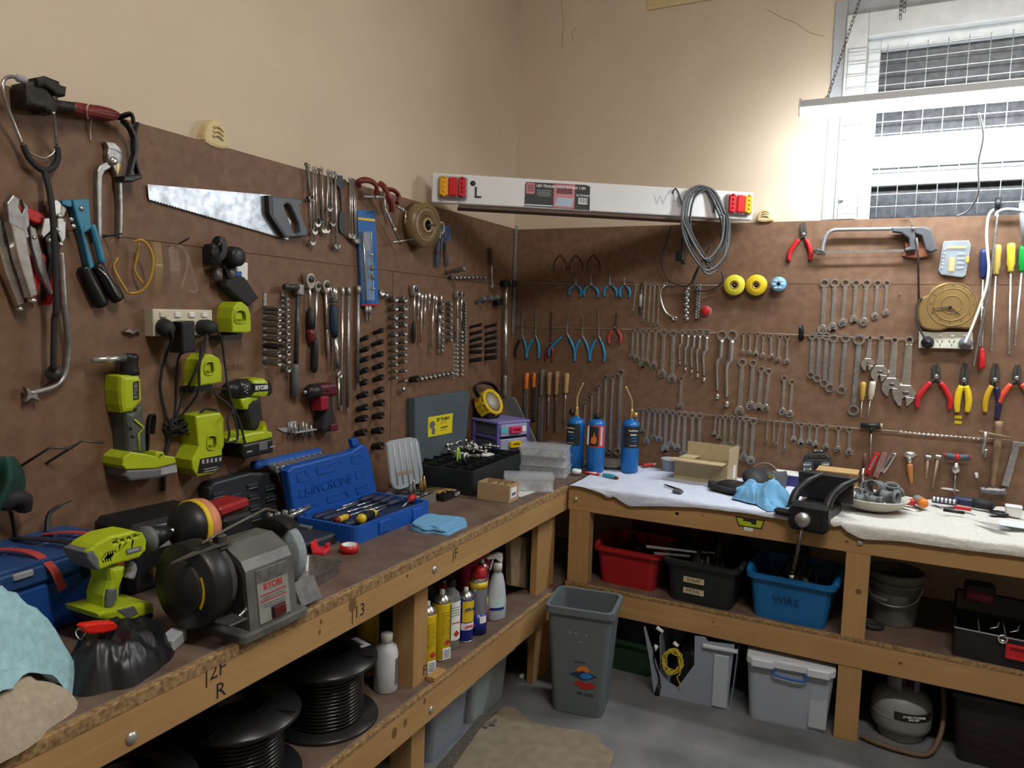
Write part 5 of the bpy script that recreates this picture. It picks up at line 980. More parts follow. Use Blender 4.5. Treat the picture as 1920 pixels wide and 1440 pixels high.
# bracket arm above the screwdrivers
A = Wall('R', k2(1560, 60)); o = thing('bent_lever', 'grey bent lever arm hooked over the board at the window', 'lever', A.M)
part('arm', MB().tube(spl(P3(A, [(1530, 85, .03), (1545, 55, .035), (1600, 40, .035), (1680, 48, .035), (1720, 60, .035)], k2), 4), .006, 8), LG, o); part('grip', MB().tube(P3(A, [(1545, -30, .03), (1540, 45, .03)], k2), .010, 8), BK, o); part('post', MB().tube(P3(A, [(1690, 0, .03), (1690, 60, .03), (1705, 250, .03)], k2), .009, 8), LG, o)
# black T-handle, tiny sockets, hammers and so on
A = Wall('R', k3(863, 440)); o = thing('t_handle_driver', 'T-handle driver with black bar grip', 'driver', A.M); part('bar', MB().tube(P3(A, [(790, 435, .014), (925, 438, .014)], k3), .0105, 8), BK, o); part('bar_end', MB().tube(P3(A, [(922, 438, .014), (942, 438, .014)], k3), .0095, 8), CB, o); part('collar', MB().tube(P3(A, [(864, 445, .014), (862, 490, .014)], k3), [.009, .004], 8), BK, o); part('shaft', MB().tube(P3(A, [(863, 470, .014), (853, 690, .014)], k3), .003, 8), ST, o)
for i in range(18): sock((1068+i*31.5, 487+i*2.9), (1068+i*31.5, 480+i*2.9), 4.3-i*.1, CH, f'tiny chrome socket in the row above the pocket knives, {ORD[i]} {fc}', 'tiny socket row', k3, 'tiny_socket', 1, 'R')
for i, (a, b, m_, lab) in enumerate((((905, 625), (835, 765), RD, 'red handled folding knife pinned at a slant'), ((955, 625), (890, 788), mat('pinkish_metal', (.42, .20, .19), .45, .4), 'pinkish folding knife pinned at a slant'), ((1022, 622), (938, 752), CH, 'silver folding knife pinned at a slant'))):
    M, L = axis('R', k3(*a), k3(*b)); o = thing('folding_knife', lab, 'knife', M)
    part('scale', MB().prism(spl2([(-.009, -.004), (0, 0), (.009, -.004), (.009, -L+.004), (0, -L), (-.009, -L+.004)], 3), .002, .014, bev=.003), m_, o); part('blade', MB().box((0, -L*.45, .0145), (.006, L*.7, .002), None), CH if i != 2 else DS, o)
    for y in (.2, .8): part('rivet', MB().lathe([(.003, 0), (.002, .0015)], T(0, -L*y, .015), 8), ST, o)
A = Wall('R', k3(815, 720)); o = thing('screw_extractor', 'thin rusty bar with a small spanner end beside the red knife', 'bar', A.M); part('bar', MB().tube(P3(A, [(822, 625, .01), (806, 735, .01)], k3), .0045, 8), mat('rusty', (.16, .08, .06), .6, .4), o); part('jaw', MB().tube(P3(A, [(808, 730, .01), (800, 800, .01), (806, 850, .01)], k3), [.005, .0075, .006], 8), CH, o)
A = Wall('R', k3(1130, 650)); o = thing('ratchet_brace', 'small chrome ratchet head with orange wooden handle', 'ratchet', A.M); part('head', MB().tube(P3(A, [(1085, 640, .016), (1110, 635, .016), (1140, 637, .016), (1182, 640, .016)], k3), [.006, .012, .013, .005], 10), CH, o); part('neck', MB().tube(P3(A, [(1125, 650, .016), (1130, 700, .014)], k3), [.011, .007], 10), CH, o); part('handle', MB().tube(spl(P3(A, [(1130, 700, .014), (1132, 760, .014), (1142, 840, .014)], k3), 3), [.009, .0105, .0105, .010, .008, .007, .005], 10), mat('orange_wood', (.45, .18, .05), .5), o)
for a, b, lab in (((1256, 652), (1240, 800), 'short small-headed pin hammer pegged flat'), ((1325, 650), (1285, 865), 'longer thin pin hammer pegged flat')):
    M, L = axis('R', k3(*a), k3(*b)); o = thing('pin_hammer', lab, 'hammer', M); part('head', MB().box((0, 0, .01), (.022, .014, .012), None, .003), ST, o); part('handle', MB().lathe([(.0045, .004), (.004, L)], T(0, 0, .01) @ DN, 8), mat('bare_wood', (.34, .25, .17), .7), o)
A = Wall('R', k3(1455, 655)); o = thing('t_handle_reamer', 'T-handle reamer with grey and red grip and steel cone', 'reamer', A.M)
part('grip', MB().tube(spl(P3(A, [(1368, 640, .018), (1410, 648, .018), (1455, 655, .018), (1505, 655, .018), (1550, 652, .018)], k3), 3), [.008]+[.0115]*11+[.008], 10), mat('slate_grip', (.06, .07, .09), .5), o); part('grip_centre', MB().tube(P3(A, [(1442, 653, .018), (1474, 655, .018)], k3), .0123, 10), RD, o)
for x, y in ((1368, 640), (1550, 652)): part('grip_end', MB().tube(P3(A, [(x-4, y, .018), (x+4, y, .018)], k3), .0095, 10), RD, o)
part('cone', MB().tube(P3(A, [(1453, 680, .018), (1450, 720, .018), (1447, 745, .018), (1445, 768, .018)], k3), [.005, .011, .0155, .008], 12), CH, o); part('shaft', MB().tube(P3(A, [(1445, 765, .018), (1436, 912, .018)], k3), .0035, 8), ST, o)
A = Wall('R', k3(1590, 775)); solo('ear_plug', MB().tube([(-.002, .008, .008), (.002, -.01, .008)], [.006, .005], 8), PA, 'small white plug pinned near the hammer', 'plug', A.M)
A = Wall('R', k3(1725, 640)); o = thing('ball_hammer', 'ball pein hammer hung upside down on a long wooden handle', 'hammer', A.M)
part('handle', MB().tube(spl(P3(A, [(1748, 405, .02), (1738, 560, .02), (1718, 720, .02), (1702, 870, .02)], k3), 3), [.0125]*4+[.0115]*3+[.008]*3, 10), mat('old_handle', (.24, .15, .085), .6, 0, .2, 30), o)
part('head', MB().tube(P3(A, [(1612, 880, .02), (1640, 882, .02), (1650, 884, .02), (1680, 888, .02), (1720, 890, .02), (1755, 892, .02), (1765, 893, .02), (1800, 896, .02)], k3), [.010, .012, .009, .014, .014, .010, .0125, .0125], 12), mat('hammer_steel', (.20, .19, .19), .5, .7, .2), o)
A = Wall('R', k3(1720, 500)); o = thing('tack_hammer', 'light hammer resting across the wire beside the ball pein handle', 'hammer', A.M); part('handle', MB().tube(P3(A, [(1608, 477, .045), (1830, 522, .045)], k3), .0052, 8), MATS['old_handle'], o); part('head', MB().tube(P3(A, [(1655, 478, .045), (1648, 540, .045), (1630, 632, .045)], k3), [.009, .007, .004], 6), ST, o)
A = Wall('R', k3(1652, 625)); solo('spring_peg', MB().box((0, 0, .01), (.012, .03, .014), None, .003), ST, 'small steel clip hanging under the light hammer', 'clip', A.M)
A = Wall('R', k3(1825, 700)); o = thing('paint_scraper', 'broad flat steel bar with bent top lug', 'scraper', A.M); part('blade', MB().prism(P2(A, [(1842, 545), (1890, 550), (1885, 600), (1815, 860), (1762, 850), (1835, 600)], .012, k3), .006, .013, bev=.001), ST, o); part('lug', MB().prism(P2(A, [(1885, 552), (1930, 555), (1930, 575), (1885, 580)], .014, k3), .006, .016, bev=.001), ST, o)
A = Wall('R', k2(940, 560)); solo('nail_hook', MB().tube([(0, 0, 0), (0, -.002, .02)], .0022, 6), CB, 'bent nail left of the gold clock', 'nail', A.M)
# ---- trailer light board across the corner
tl, tr = onx((800, 384), .0), ony((1408, 413), 0); a_ = V((tl.x+.02, tl.y, 1.708)); b_ = V((tr.x, tr.y-.03, 1.708))
xd = (b_-a_).normalized(); zd = xd.cross(V((0, 0, 1))).normalized(); TL = (b_-a_).length
hgt = ony((1408, 363), b_.y).z-1.708
o = thing('trailer_light_board', 'white LED trailer light board spanning the corner', 'light board', fr(a_, xd, (0, 0, 1), zd)); TBO = o
part('board', MB().box((TL/2, hgt/2, .012), (TL, hgt, .024), None, .003), mat('board_white', (.74, .75, .76), .4), o)
part('back_lip', MB().box((TL/2, -.008, -.02), (TL*.84, .012, .07), None, .002), mat('lip_brown', (.12, .07, .05), .6), o)
def lampu(x, left):
    A_ = T(x, hgt*.52, .024); l = part('tail_lamp', MB().box((0, 0, .01), (.105, hgt*.74, .022), A_, .008, 2), mat('lamp_base', (.32, .30, .30), .4), o)
    s = 1 if left else -1
    part('amber_lens', MB().box((-.034*s, 0, .022), (.03, hgt*.62, .014), A_, .004), mat('amber_lens_p', (.80, .38, .02), .25), l); part('red_lens', MB().box((-.002*s, 0, .022), (.03, hgt*.62, .014), A_, .004), mat('red_lens_p', (.62, .015, .02), .25), l); part('red_lens', MB().box((.031*s, 0, .022), (.03, hgt*.62, .014), A_, .004), mat('red_lens_q', (.50, .01, .02), .3), l)
    for i in range(5): part('led_dome', MB().ball((-.034*s, (i-2)*.016, .028), .006, A_, 8), MATS['amber_lens_p'], l); part('led_dome', MB().ball((.031*s, (i-2)*.016, .028), .006, A_, 8), MATS['red_lens_q'], l)
lampu(.075, True); lampu(TL-.065, False)
for x in (.147, TL-.145): part('bolt_dot', MB().lathe([(.010, 0), (.008, .001)], T(x, hgt*.72, .0245), 12), INK, o)  # flat black dot at each bolt position
def tx(px): return xd.dot(ony(px, a_.lerp(b_, .5).y)-a_)
text('letter_mark', 'L', .055, INK, o, T(.165, hgt*.4, .0245), bold=.001); text('letter_mark', 'R', .055, mat('faded_ink', (.12, .12, .13), .6), o, T(TL-.15, hgt*.35, .0245), bold=.001); text('letter_mark', 'W H', .05, mat('faint_ink', (.50, .51, .53), .6), o, T(TL*.715, hgt*.5, .0243))
sx0, sx1 = TL*.275, TL*.475; sw = sx1-sx0; lb = part('product_label', MB().prism([(sx0, .05*hgt), (sx1, .03*hgt), (sx1-.002, .86*hgt), (sx1-.02, .9*hgt), (sx0+.005, .88*hgt), (sx0, .8*hgt)], .024, .0246), mat('label_black', (.03, .03, .033), .5), o)
pkl = mat('label_pink', (.60, .22, .25), .5)
part('pink_block', MB().prism([(sx0+sw*.44, .06*hgt), (sx0+sw*.76, .05*hgt), (sx0+sw*.76, .88*hgt), (sx0+sw*.44, .86*hgt)], .0246, .025), pkl, lb); part('pink_emblem', MB().prism(rrect(sx0+sw*.02, .48*hgt, sx0+sw*.15, .85*hgt, .004), .0246, .025), pkl, lb); part('white_strip', MB().box((sx0+sw*.22, .1*hgt, .0248), (sw*.42, .004, .0006)), PA, lb); part('picture', MB().prism([(sx0+sw*.46, .12*hgt), (sx0+sw*.72, .1*hgt), (sx0+sw*.74, .4*hgt), (sx0+sw*.5, .42*hgt)], .025, .0253), mat('label_picture', (.40, .50, .62), .5), lb); part('barcode', MB().box((sx0+sw*.89, .33*hgt, .0248), (sw*.14, .22*hgt, .0006)), PA, lb)
for i in range(6): part('barcode_bar', MB().box((sx0+sw*(.835+i*.022), .34*hgt, .0252), (sw*(.006+.006*(i % 2)), .17*hgt, .0004)), INK, lb)
text('label_lettering', 'LED TRAILER LIGHT BOARD 1.2M', .0125, WH, lb, T(sx0+sw*.17, .77*hgt, .025), 'LEFT', bold=.0003); text('label_lettering', 'RCTB10LED', .010, WH, lb, T(sx0+sw*.89, .52*hgt, .0248), bold=.0002)
for i in range(4): part('print_line', MB().box((sx0+sw*.29, (.62-i*.06)*hgt, .0248), (sw*(.22-.03*(i % 2)), .0022, .0004)), LG, lb)
for i in range(4): part('emblem_wave', MB().tube([(sx0+sw*(.04+.02*j), (.58+i*.06+.02*(j % 2))*hgt, .0251) for j in range(6)], .0014, 4), INK, lb); part('pink_wave', MB().tube([(sx0+sw*(.48+.04*j), (.56+i*.05+.015*(j % 2))*hgt, .0252) for j in range(7)], .002, 4), MATS['label_black'], lb)
# coiled cable with plug over the light board
def cp3(x, y, off):    # a point `off` in front of the light board face
    r_ = ray(*kT(x, y)); n = zd; t = ((a_+n*(.024+off))-CAM).dot(n)/r_.dot(n); return CAM+r_*t
cb = thing('trailer_cable', 'coil of grey-black cable with trailer plug hung over the light board', 'cable'); cm = mat('cable_black', (.025, .027, .03), .4)
rn = random.Random(11)
for i in range(7):
    x0, x1 = 1490+rn.uniform(-25, 25), 1690+rn.uniform(-30, 15); yb = 560+rn.uniform(-30, 60); yt = 180+rn.uniform(-8, 25)
    q = [cp3(x0+85, yt-8, .008), cp3(x0+20, yt+30, .02), cp3(x0-5, yt+130, .03), cp3(x0+5, yb-160, .04), cp3(x0+70, yb-30, .05), cp3((x0+x1)/2+25, yb+20, .055), cp3(x1, yb-70, .05), cp3(x1+15, yb-200, .04), cp3(x1-10, yt+120, .03), cp3(x1-60, yt+20, .012)]
    part('coil', MB().tube(spl(q, 5, True), .0042, 7, closed=True), cm if i % 3 else mat('cable_grey', (.12, .125, .13), .4), cb)
A_ = Wall('R', k1(1060, 130)); e = [cp3(1425, 180, .012), cp3(1470, 280, .02)]
part('tail', MB().tube(spl([cp3(1470, 290, .03), cp3(1450, 215, .014), cp3(1430, 180, .010), cp3(1412, 205, .010)], 6), .003, 7), cm, cb)
part('tail', MB().tube(spl([ony((1258, 424), -.06), A_.world(k1(965, 60), .06), A_.world(k1(940, 150), .05), A_.world(k1(975, 260), .03), A_.world(k1(1060, 300), .02), A_.world(k1(1120, 280), .03), A_.world(k1(1170, 170), .05), A_.world(k1(1230, 60), .06)], 6), .003, 7), cm, cb)
part('tail', MB().tube(spl([A_.world(k1(1180, 150), .05), A_.world(k1(1125, 260), .03), A_.world(k1(1150, 325), .02), A_.world(k1(1230, 325), .02), A_.world(k1(1300, 275), .025), A_.world(k1(1290, 215), .03)], 6), .003, 7), cm, cb)
part('lead', MB().tube(spl([A_.world(k1(1068, -60), .06), A_.world(k1(1066, 30), .05), A_.world(k1(1064, 90), .04)], 4), .006, 8), cm, cb)
M = A_.M @ T(0, 0, .035); part('plug', MB().box(tuple(A_.p(k1(1063, 130), 0)), (.032, .042, .03), M, .004), BK, cb); part('plug_pin', MB().box(tuple(A_.p(k1(1080, 170), 0)), (.016, .012, .02), M, .002), BK, cb)
# screws in the right board
for i, q in enumerate(((112, 48), (100, 238))): solo('board_screw', MB().lathe([(.003, 0), (.002, .0015)], n=8), CH, f'bright screw head near the corner of the spanner board, {["upper", "lower"][i]} one', 'screw', Wall('R', k1(*q)).M)
# ------------------------------------------------------------------ on the left bench
from mathutils import noise
def FL(x, y, z=BT, yaw=0): return fr((x, y, z), (0, 1, 0), (-1, 0, 0), (0, 0, 1)) @ RZ(yaw)      # x along bench, -y toward the room
def FR(x, y, z=BT, yaw=0): return T(x, y, z) @ RZ(yaw)
XA = lambda x, y, z, a: T(x, y, z) @ RZ(a)
def nz(x, y, z=0): return noise.noise(V((x, y, z)))
def heap(mb, rx, ry, h, seed, p=2.2, fold=.25, n=48, m=16, freq=2.2, thick=.004):
    """a crumpled cloth or sack: square grid squeezed to a wavy rounded outline"""
    N = max(20, int(n*.8))
    def f(u, v):
        a, b = 2*u-1, 2*v-1; d = max(abs(a), abs(b)); l = math.hypot(a, b) or 1e-6
        k = d/l*.75+.25; x, y = a*k, b*k; t = math.atan2(y, x); d = min(1, d)
        R0 = 1+.13*nz(math.cos(t)*1.5+seed, math.sin(t)*1.5, seed)+.05*nz(math.cos(t)*4, math.sin(t)*4+seed, 3)
        x *= R0; y *= R0
        s1 = nz(x*freq+seed, y*freq, seed*.7); s2 = nz(x*freq*2.1-seed, y*freq*1.7, 1.3+seed); c = nz(x*freq*1.4+2*seed, y*freq*1.1, 4.1)
        cr = 1-2.2*math.sqrt(c*c+.004)
        z = h*(1-d**p)*(1+fold*1.1*s1+fold*.45*s2)+.05*h*nz(x*14, y*14, seed)*(1-d**6)+h*fold*.5*max(0, cr)*(1-d**4)+thick*(1-d**8)
        return (x*rx, y*ry, max(0, z) if d < .999 else 0)
    return mb.grid(f, N, N)
def drape(o, under, gap=.003):
    """lift the cloth so that it lies over what is under it"""
    from mathutils.bvhtree import BVHTree
    bpy.context.view_layer.update(); M = o.matrix_world; I = M.inverted(); tr = []
    for u in under:
        for q in [u]+list(u.children_recursive):
            if q.type == 'MESH': m = q.matrix_world; tr.append(BVHTree.FromPolygons([m @ v.co for v in q.data.vertices], [tuple(p.vertices) for p in q.data.polygons]))
    for v in o.data.vertices:
        p = M @ v.co; z = p.z
        for t in tr:
            h = t.ray_cast(V((p.x, p.y, 2)), V((0, 0, -1)))[0]
            if h is not None and h.z > BT+.001: z = max(z, h.z+gap)
        if z > p.z: v.co = I @ V((p.x, p.y, z))
terry = mat('aqua_terry', (.30, .50, .56), .95, 0, .12, 90, .8); beige = mat('beige_terry', (.38, .32, .24), .95, 0, .1, 90, .6)
bluerag = mat('blue_microfibre', (.15, .38, .62), .9, 0, .06, 60, .3); bwt = mat('white_blue_towel', (.60, .66, .80), .95, 0, .05, 120, .5); wt = mat('white_towel', (.58, .57, .53), .95, 0, .07, 90, .9)
BGE = solo('beige_towel', heap(MB(), .15, .085, .055, 2.2, p=4, fold=.5), beige, 'crumpled beige towel under the aqua towel at the bench edge', 'towel', FL(.44, -2.515, BT, 10))
AQT = solo('aqua_towel', heap(MB(), .215, .175, .215, 1.3, p=2.6, fold=.12, freq=1.4), terry, 'fluffy aqua towel heaped on the bench over a beige one', 'towel', FL(.32, -2.54, BT, 12))
# blue strapped case
BCS = o = thing('blue_tool_case', 'blue plastic tool case with red and black straps', 'tool case', FL(.112, -2.225, BT, 4)); nb = mat('navy_case_blue', (.012, .07, .30), .4)
part('body', MB().box((0, 0, .05), (.25, .17, .10), None, .008), nb, o); SLT = [[(-.115+i*.04, .027-.03*(i % 2)), (-.085+i*.04, .027-.03*(i % 2)), (-.085+i*.04, .033-.03*(i % 2)), (-.115+i*.04, .033-.03*(i % 2))] for i in range(6)]
part('lid', MB().box((0, 0, .119), (.26, .18, .036), None, .006).prism(rrect(-.127, -.087, .127, .087, .008), .1365, .143, holes=SLT, bev=.002), mat('case_lid_blue', (.02, .065, .20), .45), o)
for q in SLT: part('lid_slot', MB().prism(q, .1365, .1375), MATS['case_lid_blue'], o)
for x in (-.08, .08): part('latch', MB().box((x, -.091, .128), (.035, .008, .012), None, .002), LG, o)
for x in (-.05, .075): part('red_strap', MB().tube(spl([(x-.02, .05, .146), (x, 0, .152), (x+.012, -.06, .15), (x+.02, -.098, .125), (x+.03, -.108, .085)], 5), .011, 4, sx=.14, up=(1, 0, 0)), mat('red_strap', (.42, .05, .05), .6), o)
part('black_strap', MB().tube(spl([(.01, .07, .147), (.015, .0, .153), (.03, -.085, .148), (.035, -.1, .09)], 5), .012, 4, sx=.14, up=(1, 0, 0)), BK, o)
part('strap_tail', MB().tube(spl([(.07, .06, .146), (.085, .07, .18), (.13, .07, .195)], 5), [.005]*8+[.002]*3, 4), BK, o)
# lime drill with polishing pad: a plane parallel to the wall
A = Wall('L', kF(560, 700), w=.28); o = thing('cordless_drill', 'lime cordless drill standing on the bench with a foam polishing pad', 'drill', A.M); kN = crop(0, 940, 3.129)
def E2(nm, pts, w0, w1, m_, bev=.006, k=kN): mb = MB(); ext(mb, A, pts, w0, w1, k, bev); return part(nm, mb, m_, o)
def slot(cx, cy, w, h, a): c, s = math.cos(R_(a)), math.sin(R_(a)); return [(cx+x*c-y*s, cy+x*s+y*c) for x, y in ((-w, -h), (w, -h), (w, h), (-w, h))]
VS = [slot(612+i*14, 331-i*4, 4, 15, 35) for i in range(5)]+[slot(680+i*38, 242-i*12, 14, 5, -20) for i in range(4)]
HP = [(515, 300), (560, 255), (650, 205), (780, 175), (840, 185), (862, 225), (860, 285), (820, 330), (760, 350), (660, 375), (590, 405), (550, 380), (515, 340)]
hm = MB(); ext(hm, A, HP, .25, .308, kN, .006); ext(hm, A, HP, .304, .315, kN, .004, holes=VS); part('motor_housing', hm, LM, o)
E2('rear_cap', [(510, 305), (545, 285), (580, 330), (590, 395), (575, 408), (540, 370), (515, 340)], .252, .3165, GY, .003)
for q in VS: sm = MB(); ext(sm, A, q, .3075, .3095, kN); part('vent_slot', sm, BK, o)
part('name_panel', MB().prism(P2(A, [(740, 285), (828, 262), (828, 290), (742, 315)], .316, kN), .034, .0362), GY, o); part('nameplate', MB().prism(P2(A, [(750, 290), (815, 272), (815, 284), (750, 303)], .3165, kN), .036, .0368), LG, o)
E2('grip', [(640, 395), (700, 370), (745, 380), (735, 440), (712, 510), (705, 590), (690, 625), (625, 640), (622, 560), (650, 470)], .255, .31, LM, .010)
E2('grip_inlay', [(640, 520), (690, 510), (690, 575), (665, 620), (630, 625), (630, 560)], .26, .3115, GY, .003)
part('trigger', MB().tube(spl(P3(A, [(752, 375, .283), (768, 400, .283), (752, 450, .283)], kN), 3), .011, 8), LG, o)
E2('battery_foot', [(570, 660), (690, 630), (830, 600), (905, 600), (910, 650), (740, 725), (580, 690)], .235, .325, LM, .006)
E2('foot_inlay', [(690, 640), (790, 615), (815, 660), (750, 690)], .24, .3265, GY, .002)
E2('battery', [(600, 695), (740, 725), (905, 655), (908, 680), (760, 770), (640, 760), (600, 725)], .235, .322, BK, .005)
part('gear_collar', MB().tube([A.p(kN(845, 232), .283), A.p(kN(880, 222), .283)], [.028, .026], 14), GY, o); part('chuck', MB().tube([A.p(kN(875, 224), .283), A.p(kN(930, 200), .283), A.p(kN(985, 178), .283)], [.024, .020, .014], 14), BK, o)
pd = A.p(kF(720, 440), .283); d_ = (A.p(kF(800, 425), .283)-pd).normalized(); e_ = V((0, 0, 1)); y_ = e_.cross(d_).normalized()
Mp = fr(pd, e_, y_, d_); part('pad_shank', MB().lathe([(.006, -.01), (.006, .03)], Mp, 8), CH, o); part('backing_pad', MB().lathe([(.006, .004), (.022, .008), (.045, .026), (.053, .042), (.053, .046)], Mp, 28), BK, o)
part('foam_base', MB().lathe([(.053, .045), (.056, .046), (.056, .056), (.053, .057)], Mp, 28), YL, o); part('foam_pad', MB().lathe([(.054, .056), (.057, .062), (.056, .074), (.046, .086), (.02, .082), (.0005, .08)], Mp, 28), mat('salmon_foam', (.60, .23, .14), .9, 0, .2, 30), o)
# black bag, red tag, plastic offcut
BBG = solo('black_bag', heap(MB(), .10, .075, .05, 6.1, p=3.2, fold=.45, freq=2.2), mat('black_nylon', (.012, .012, .014), .38, 0, 0, 30, .3), 'crumpled black nylon bag with a red tag lying on it', 'bag', FL(.408, -2.262, BT, 30))
A = Wall('L', kF(410, 845), w=.40); o = thing('key_tag', 'bright red key tag on a split ring', 'key tag', A.M @ RY(0)); part('tag', MB().prism(spl2(P2(A, [(350, 830), (470, 820), (478, 855), (370, 872), (340, 850)], .40, kF), 2), -.008, .008, bev=.003), mat('bright_red', (.72, .02, .01), .35), o)
part('split_ring', MB().tube([A.p(kF(345, 872), .40)+V((.009*math.cos(t), .009*math.sin(t), .004*math.sin(2*t))) for t in [2*PI*i/14 for i in range(14)]], .0012, 5, closed=True), CH, o)
drape(AQT, [BGE], .012)
solo('plastic_offcut', MB().box((0, 0, .012), (.05, .03, .024), None, .003), mat('frost', (.40, .43, .48), .4), 'pale plastic block poking out beside the black bag', 'block', FL(.425, -2.17, BT, 25))
# black boxes behind the grinder
o = thing('charger_case', 'black equipment case with a white label behind the grinder', 'case', FL(.10, -1.955, BT, -4)); part('shell', MB().box((0, 0, .075), (.20, .14, .15), None, .012), BK, o); part('white_label', MB().box((-.035, -.0705, .115), (.085, .001, .05)), LG, o)
part('cable_gland', MB().lathe([(.012, 0), (.012, .02), (.007, .022)], T(-.05, -.07, .04) @ RX(90), 10), GD, o)
for i in range(2): part('terminal', MB().tube([(-.06+i*.03, -.07, .03+i*.028), (-.055+i*.03, -.1, .028+i*.028)], .004, 8), CH, o)
solo('red_box', MB().box((0, 0, .012), (.11, .07, .024), None, .006), mat('dull_red', (.34, .02, .025), .45), 'red plastic case lying on the black equipment behind the grinder', 'case', FL(.13, -1.79, BT+.12, 10))
o = thing('battery_box', 'low black box between the grinder and the wall', 'box', FL(.13, -1.795, BT, 0)); part('shell', MB().box((0, 0, .06), (.09, .12, .12), None, .008), BK, o)
# ---- bench grinder
o = thing('bench_grinder', 'worn grey bench grinder with two wheels at the bench edge', 'bench grinder', FL(.435, -2.02, BT, 0)); gg = mat('grinder_grey', (.10, .10, .096), .5, .3, 0, 14, .15, col2=(.17, .17, .162), detail=8)
part('base', MB().prism(rrect(-.085, -.095, .085, .09, .012), 0, .016, bev=.004), gg, o)
prof = [(-.088, .014), (-.074, .125), (-.062, .142), (-.02, .165), (.02, .165), (.055, .15), (.075, .125), (.08, .014)]
part('motor_body', MB().prism(prof, -.062, .062, M=fr((0, 0, 0), (0, 1, 0), (0, 0, 1), (1, 0, 0)), bev=.006), gg, o)
part('motor_body_rim', MB().prism([(a*.9, max(.02, b*.93)) for a, b in prof], -.0625, -.0615, M=fr((0, 0, 0), (0, 1, 0), (0, 0, 1), (1, 0, 0))), DS, o)
tl_ = math.atan2(.014, .111); Mf = fr((0, -.0815, .07), (1, 0, 0), (0, math.sin(tl_), math.cos(tl_)), (0, -math.cos(tl_), math.sin(tl_)))
lb = part('label_plate', MB().box((0, 0, .0006), (.078, .10, .0012)), mat('label_worn', (.25, .25, .23), .6, 0, .15, 40), o, M=Mf)
part('logo_patch', MB().box((0, .037, .0016), (.076, .024, .0008)), mat('label_dirty', (.10, .10, .09), .7, 0, .4, 60), lb)
text('brand_lettering', 'RYOBI', .017, mat('label_red', (.38, .03, .03), .5), lb, T(.0, .015, .0014), bold=.0006)
for y in (.001, -.010): part('red_rule', MB().box((0, y, .0015), (.066, .002, .0006)), MATS['label_red'], lb)
for y in (-.005, -.017, -.022): part('print_line', MB().box((0, y, .0015), (.055, .0025, .0005)), GY, lb)
part('rocker_switch', MB().box((.008, -.037, .004), (.030, .019, .009), None, .002), mat('switch_red', (.09, .012, .01), .35), lb); part('switch_frame', MB().box((.008, -.037, .002), (.035, .023, .004), None, .001), BK, lb)
for x in (-.036, .036): part('screw', MB().lathe([(.004, 0), (.003, .002)], T(x, -.056, .001), 8), DS, lb)
ax = fr((0, 0, .105), (0, 1, 0), (0, 0, 1), (1, 0, 0))     # lathe axis along the shaft
part('shaft_housing', MB().lathe([(.045, -.09), (.05, -.085), (.05, -.062)], ax, 20), DS, o); part('shaft_housing', MB().lathe([(.05, .062), (.05, .08), (.04, .09)], ax, 20), DS, o)
part('left_guard', MB().lathe([(.02, -.135), (.074, -.135), (.079, -.129), (.079, -.096), (.074, -.09), (.05, -.09)], ax, 32), BK, o); part('guard_cover', MB().lathe([(.0005, -.142), (.046, -.140), (.05, -.135)], ax, 24), mat('soot', (.02, .02, .02), .6), o); part('yellow_label', MB().lathe([(.0505, -.1365), (.056, -.1357)], ax, 12, a0=150, a1=215), YL, o)
part('left_wheel', MB().lathe([(.06, -.09), (.068, -.089), (.068, -.074), (.06, -.072), (.03, -.072)], ax, 32), mat('wire_wheel', (.05, .05, .05), .8, 0, .3, 90, .8), o)
part('right_wheel', MB().lathe([(.02, .085), (.066, .085), (.068, .087), (.068, .107), (.066, .109), (.02, .109)], ax, 36), mat('stone_grey', (.24, .29, .31), .9, 0, .1, 80, .3), o); part('wheel_flange', MB().lathe([(.03, .109), (.028, .115), (.01, .119)], ax, 20), DS, o)
part('right_guard', MB().lathe([(.070, .077), (.076, .077), (.076, .112), (.072, .112)], ax, 24, a0=0, a1=125), BK, o); part('right_guard_cheek', MB().lathe([(.04, .0765), (.076, .0765)], ax, 24, a0=-20, a1=125), BK, o)
part('tool_rest', MB().box((-.11, -.09, .055), (.04, .04, .004), RX(0), .001), DS, o); part('rest_bolt', MB().tube([(-.10, -.088, .05), (-.07, -.086, .062)], .003, 6), CH, o)
part('eye_shield_arm', MB().tube([(-.12, -.03, .186), (-.05, -.02, .196), (.06, .0, .205), (.10, .01, .19)], .0032, 6), mat('arm_steel', (.14, .12, .10), .5, .5), o); part('shield_plate', MB().prism([(-.175, -.034), (-.06, -.045), (-.03, -.03), (-.06, -.015)], .181, .184, RY(-4)), MATS['arm_steel'], o)
part('shield_bracket', MB().box((-.08, -.03, .178), (.02, .02, .03), None, .003), DS, o)
part('spark_shield', MB().prism([(-.03, 0), (.03, 0), (.03, .05), (-.03, .05)], 0, .002, M=T(.11, -.078, .012) @ RX(60)), DS, o)
# quench tray
o = thing('steel_tray', 'shallow steel water tray beside the grinder stone', 'tray', FL(.40, -1.80, BT, 8)); tw, td, th = .075, .05, .032
mb = MB(); rr0, rr1 = rrect(-tw*.8, -td*.8, tw*.8, td*.8, .01), rrect(-tw, -td, tw, td, .014)
vs = [(x, y, .001) for x, y in rr0]+[(x, y, th) for x, y in rr1]+[(x*1.07, y*1.09, th+.001) for x, y in rr1]; n = len(rr0)
mb._raw(vs, [tuple(range(n))]+[(i, (i+1) % n, n+(i+1) % n, n+i) for i in range(n)]+[(n+i, n+(i+1) % n, 2*n+(i+1) % n, 2*n+i) for i in range(n)]); part('pan', mb, ST, o)
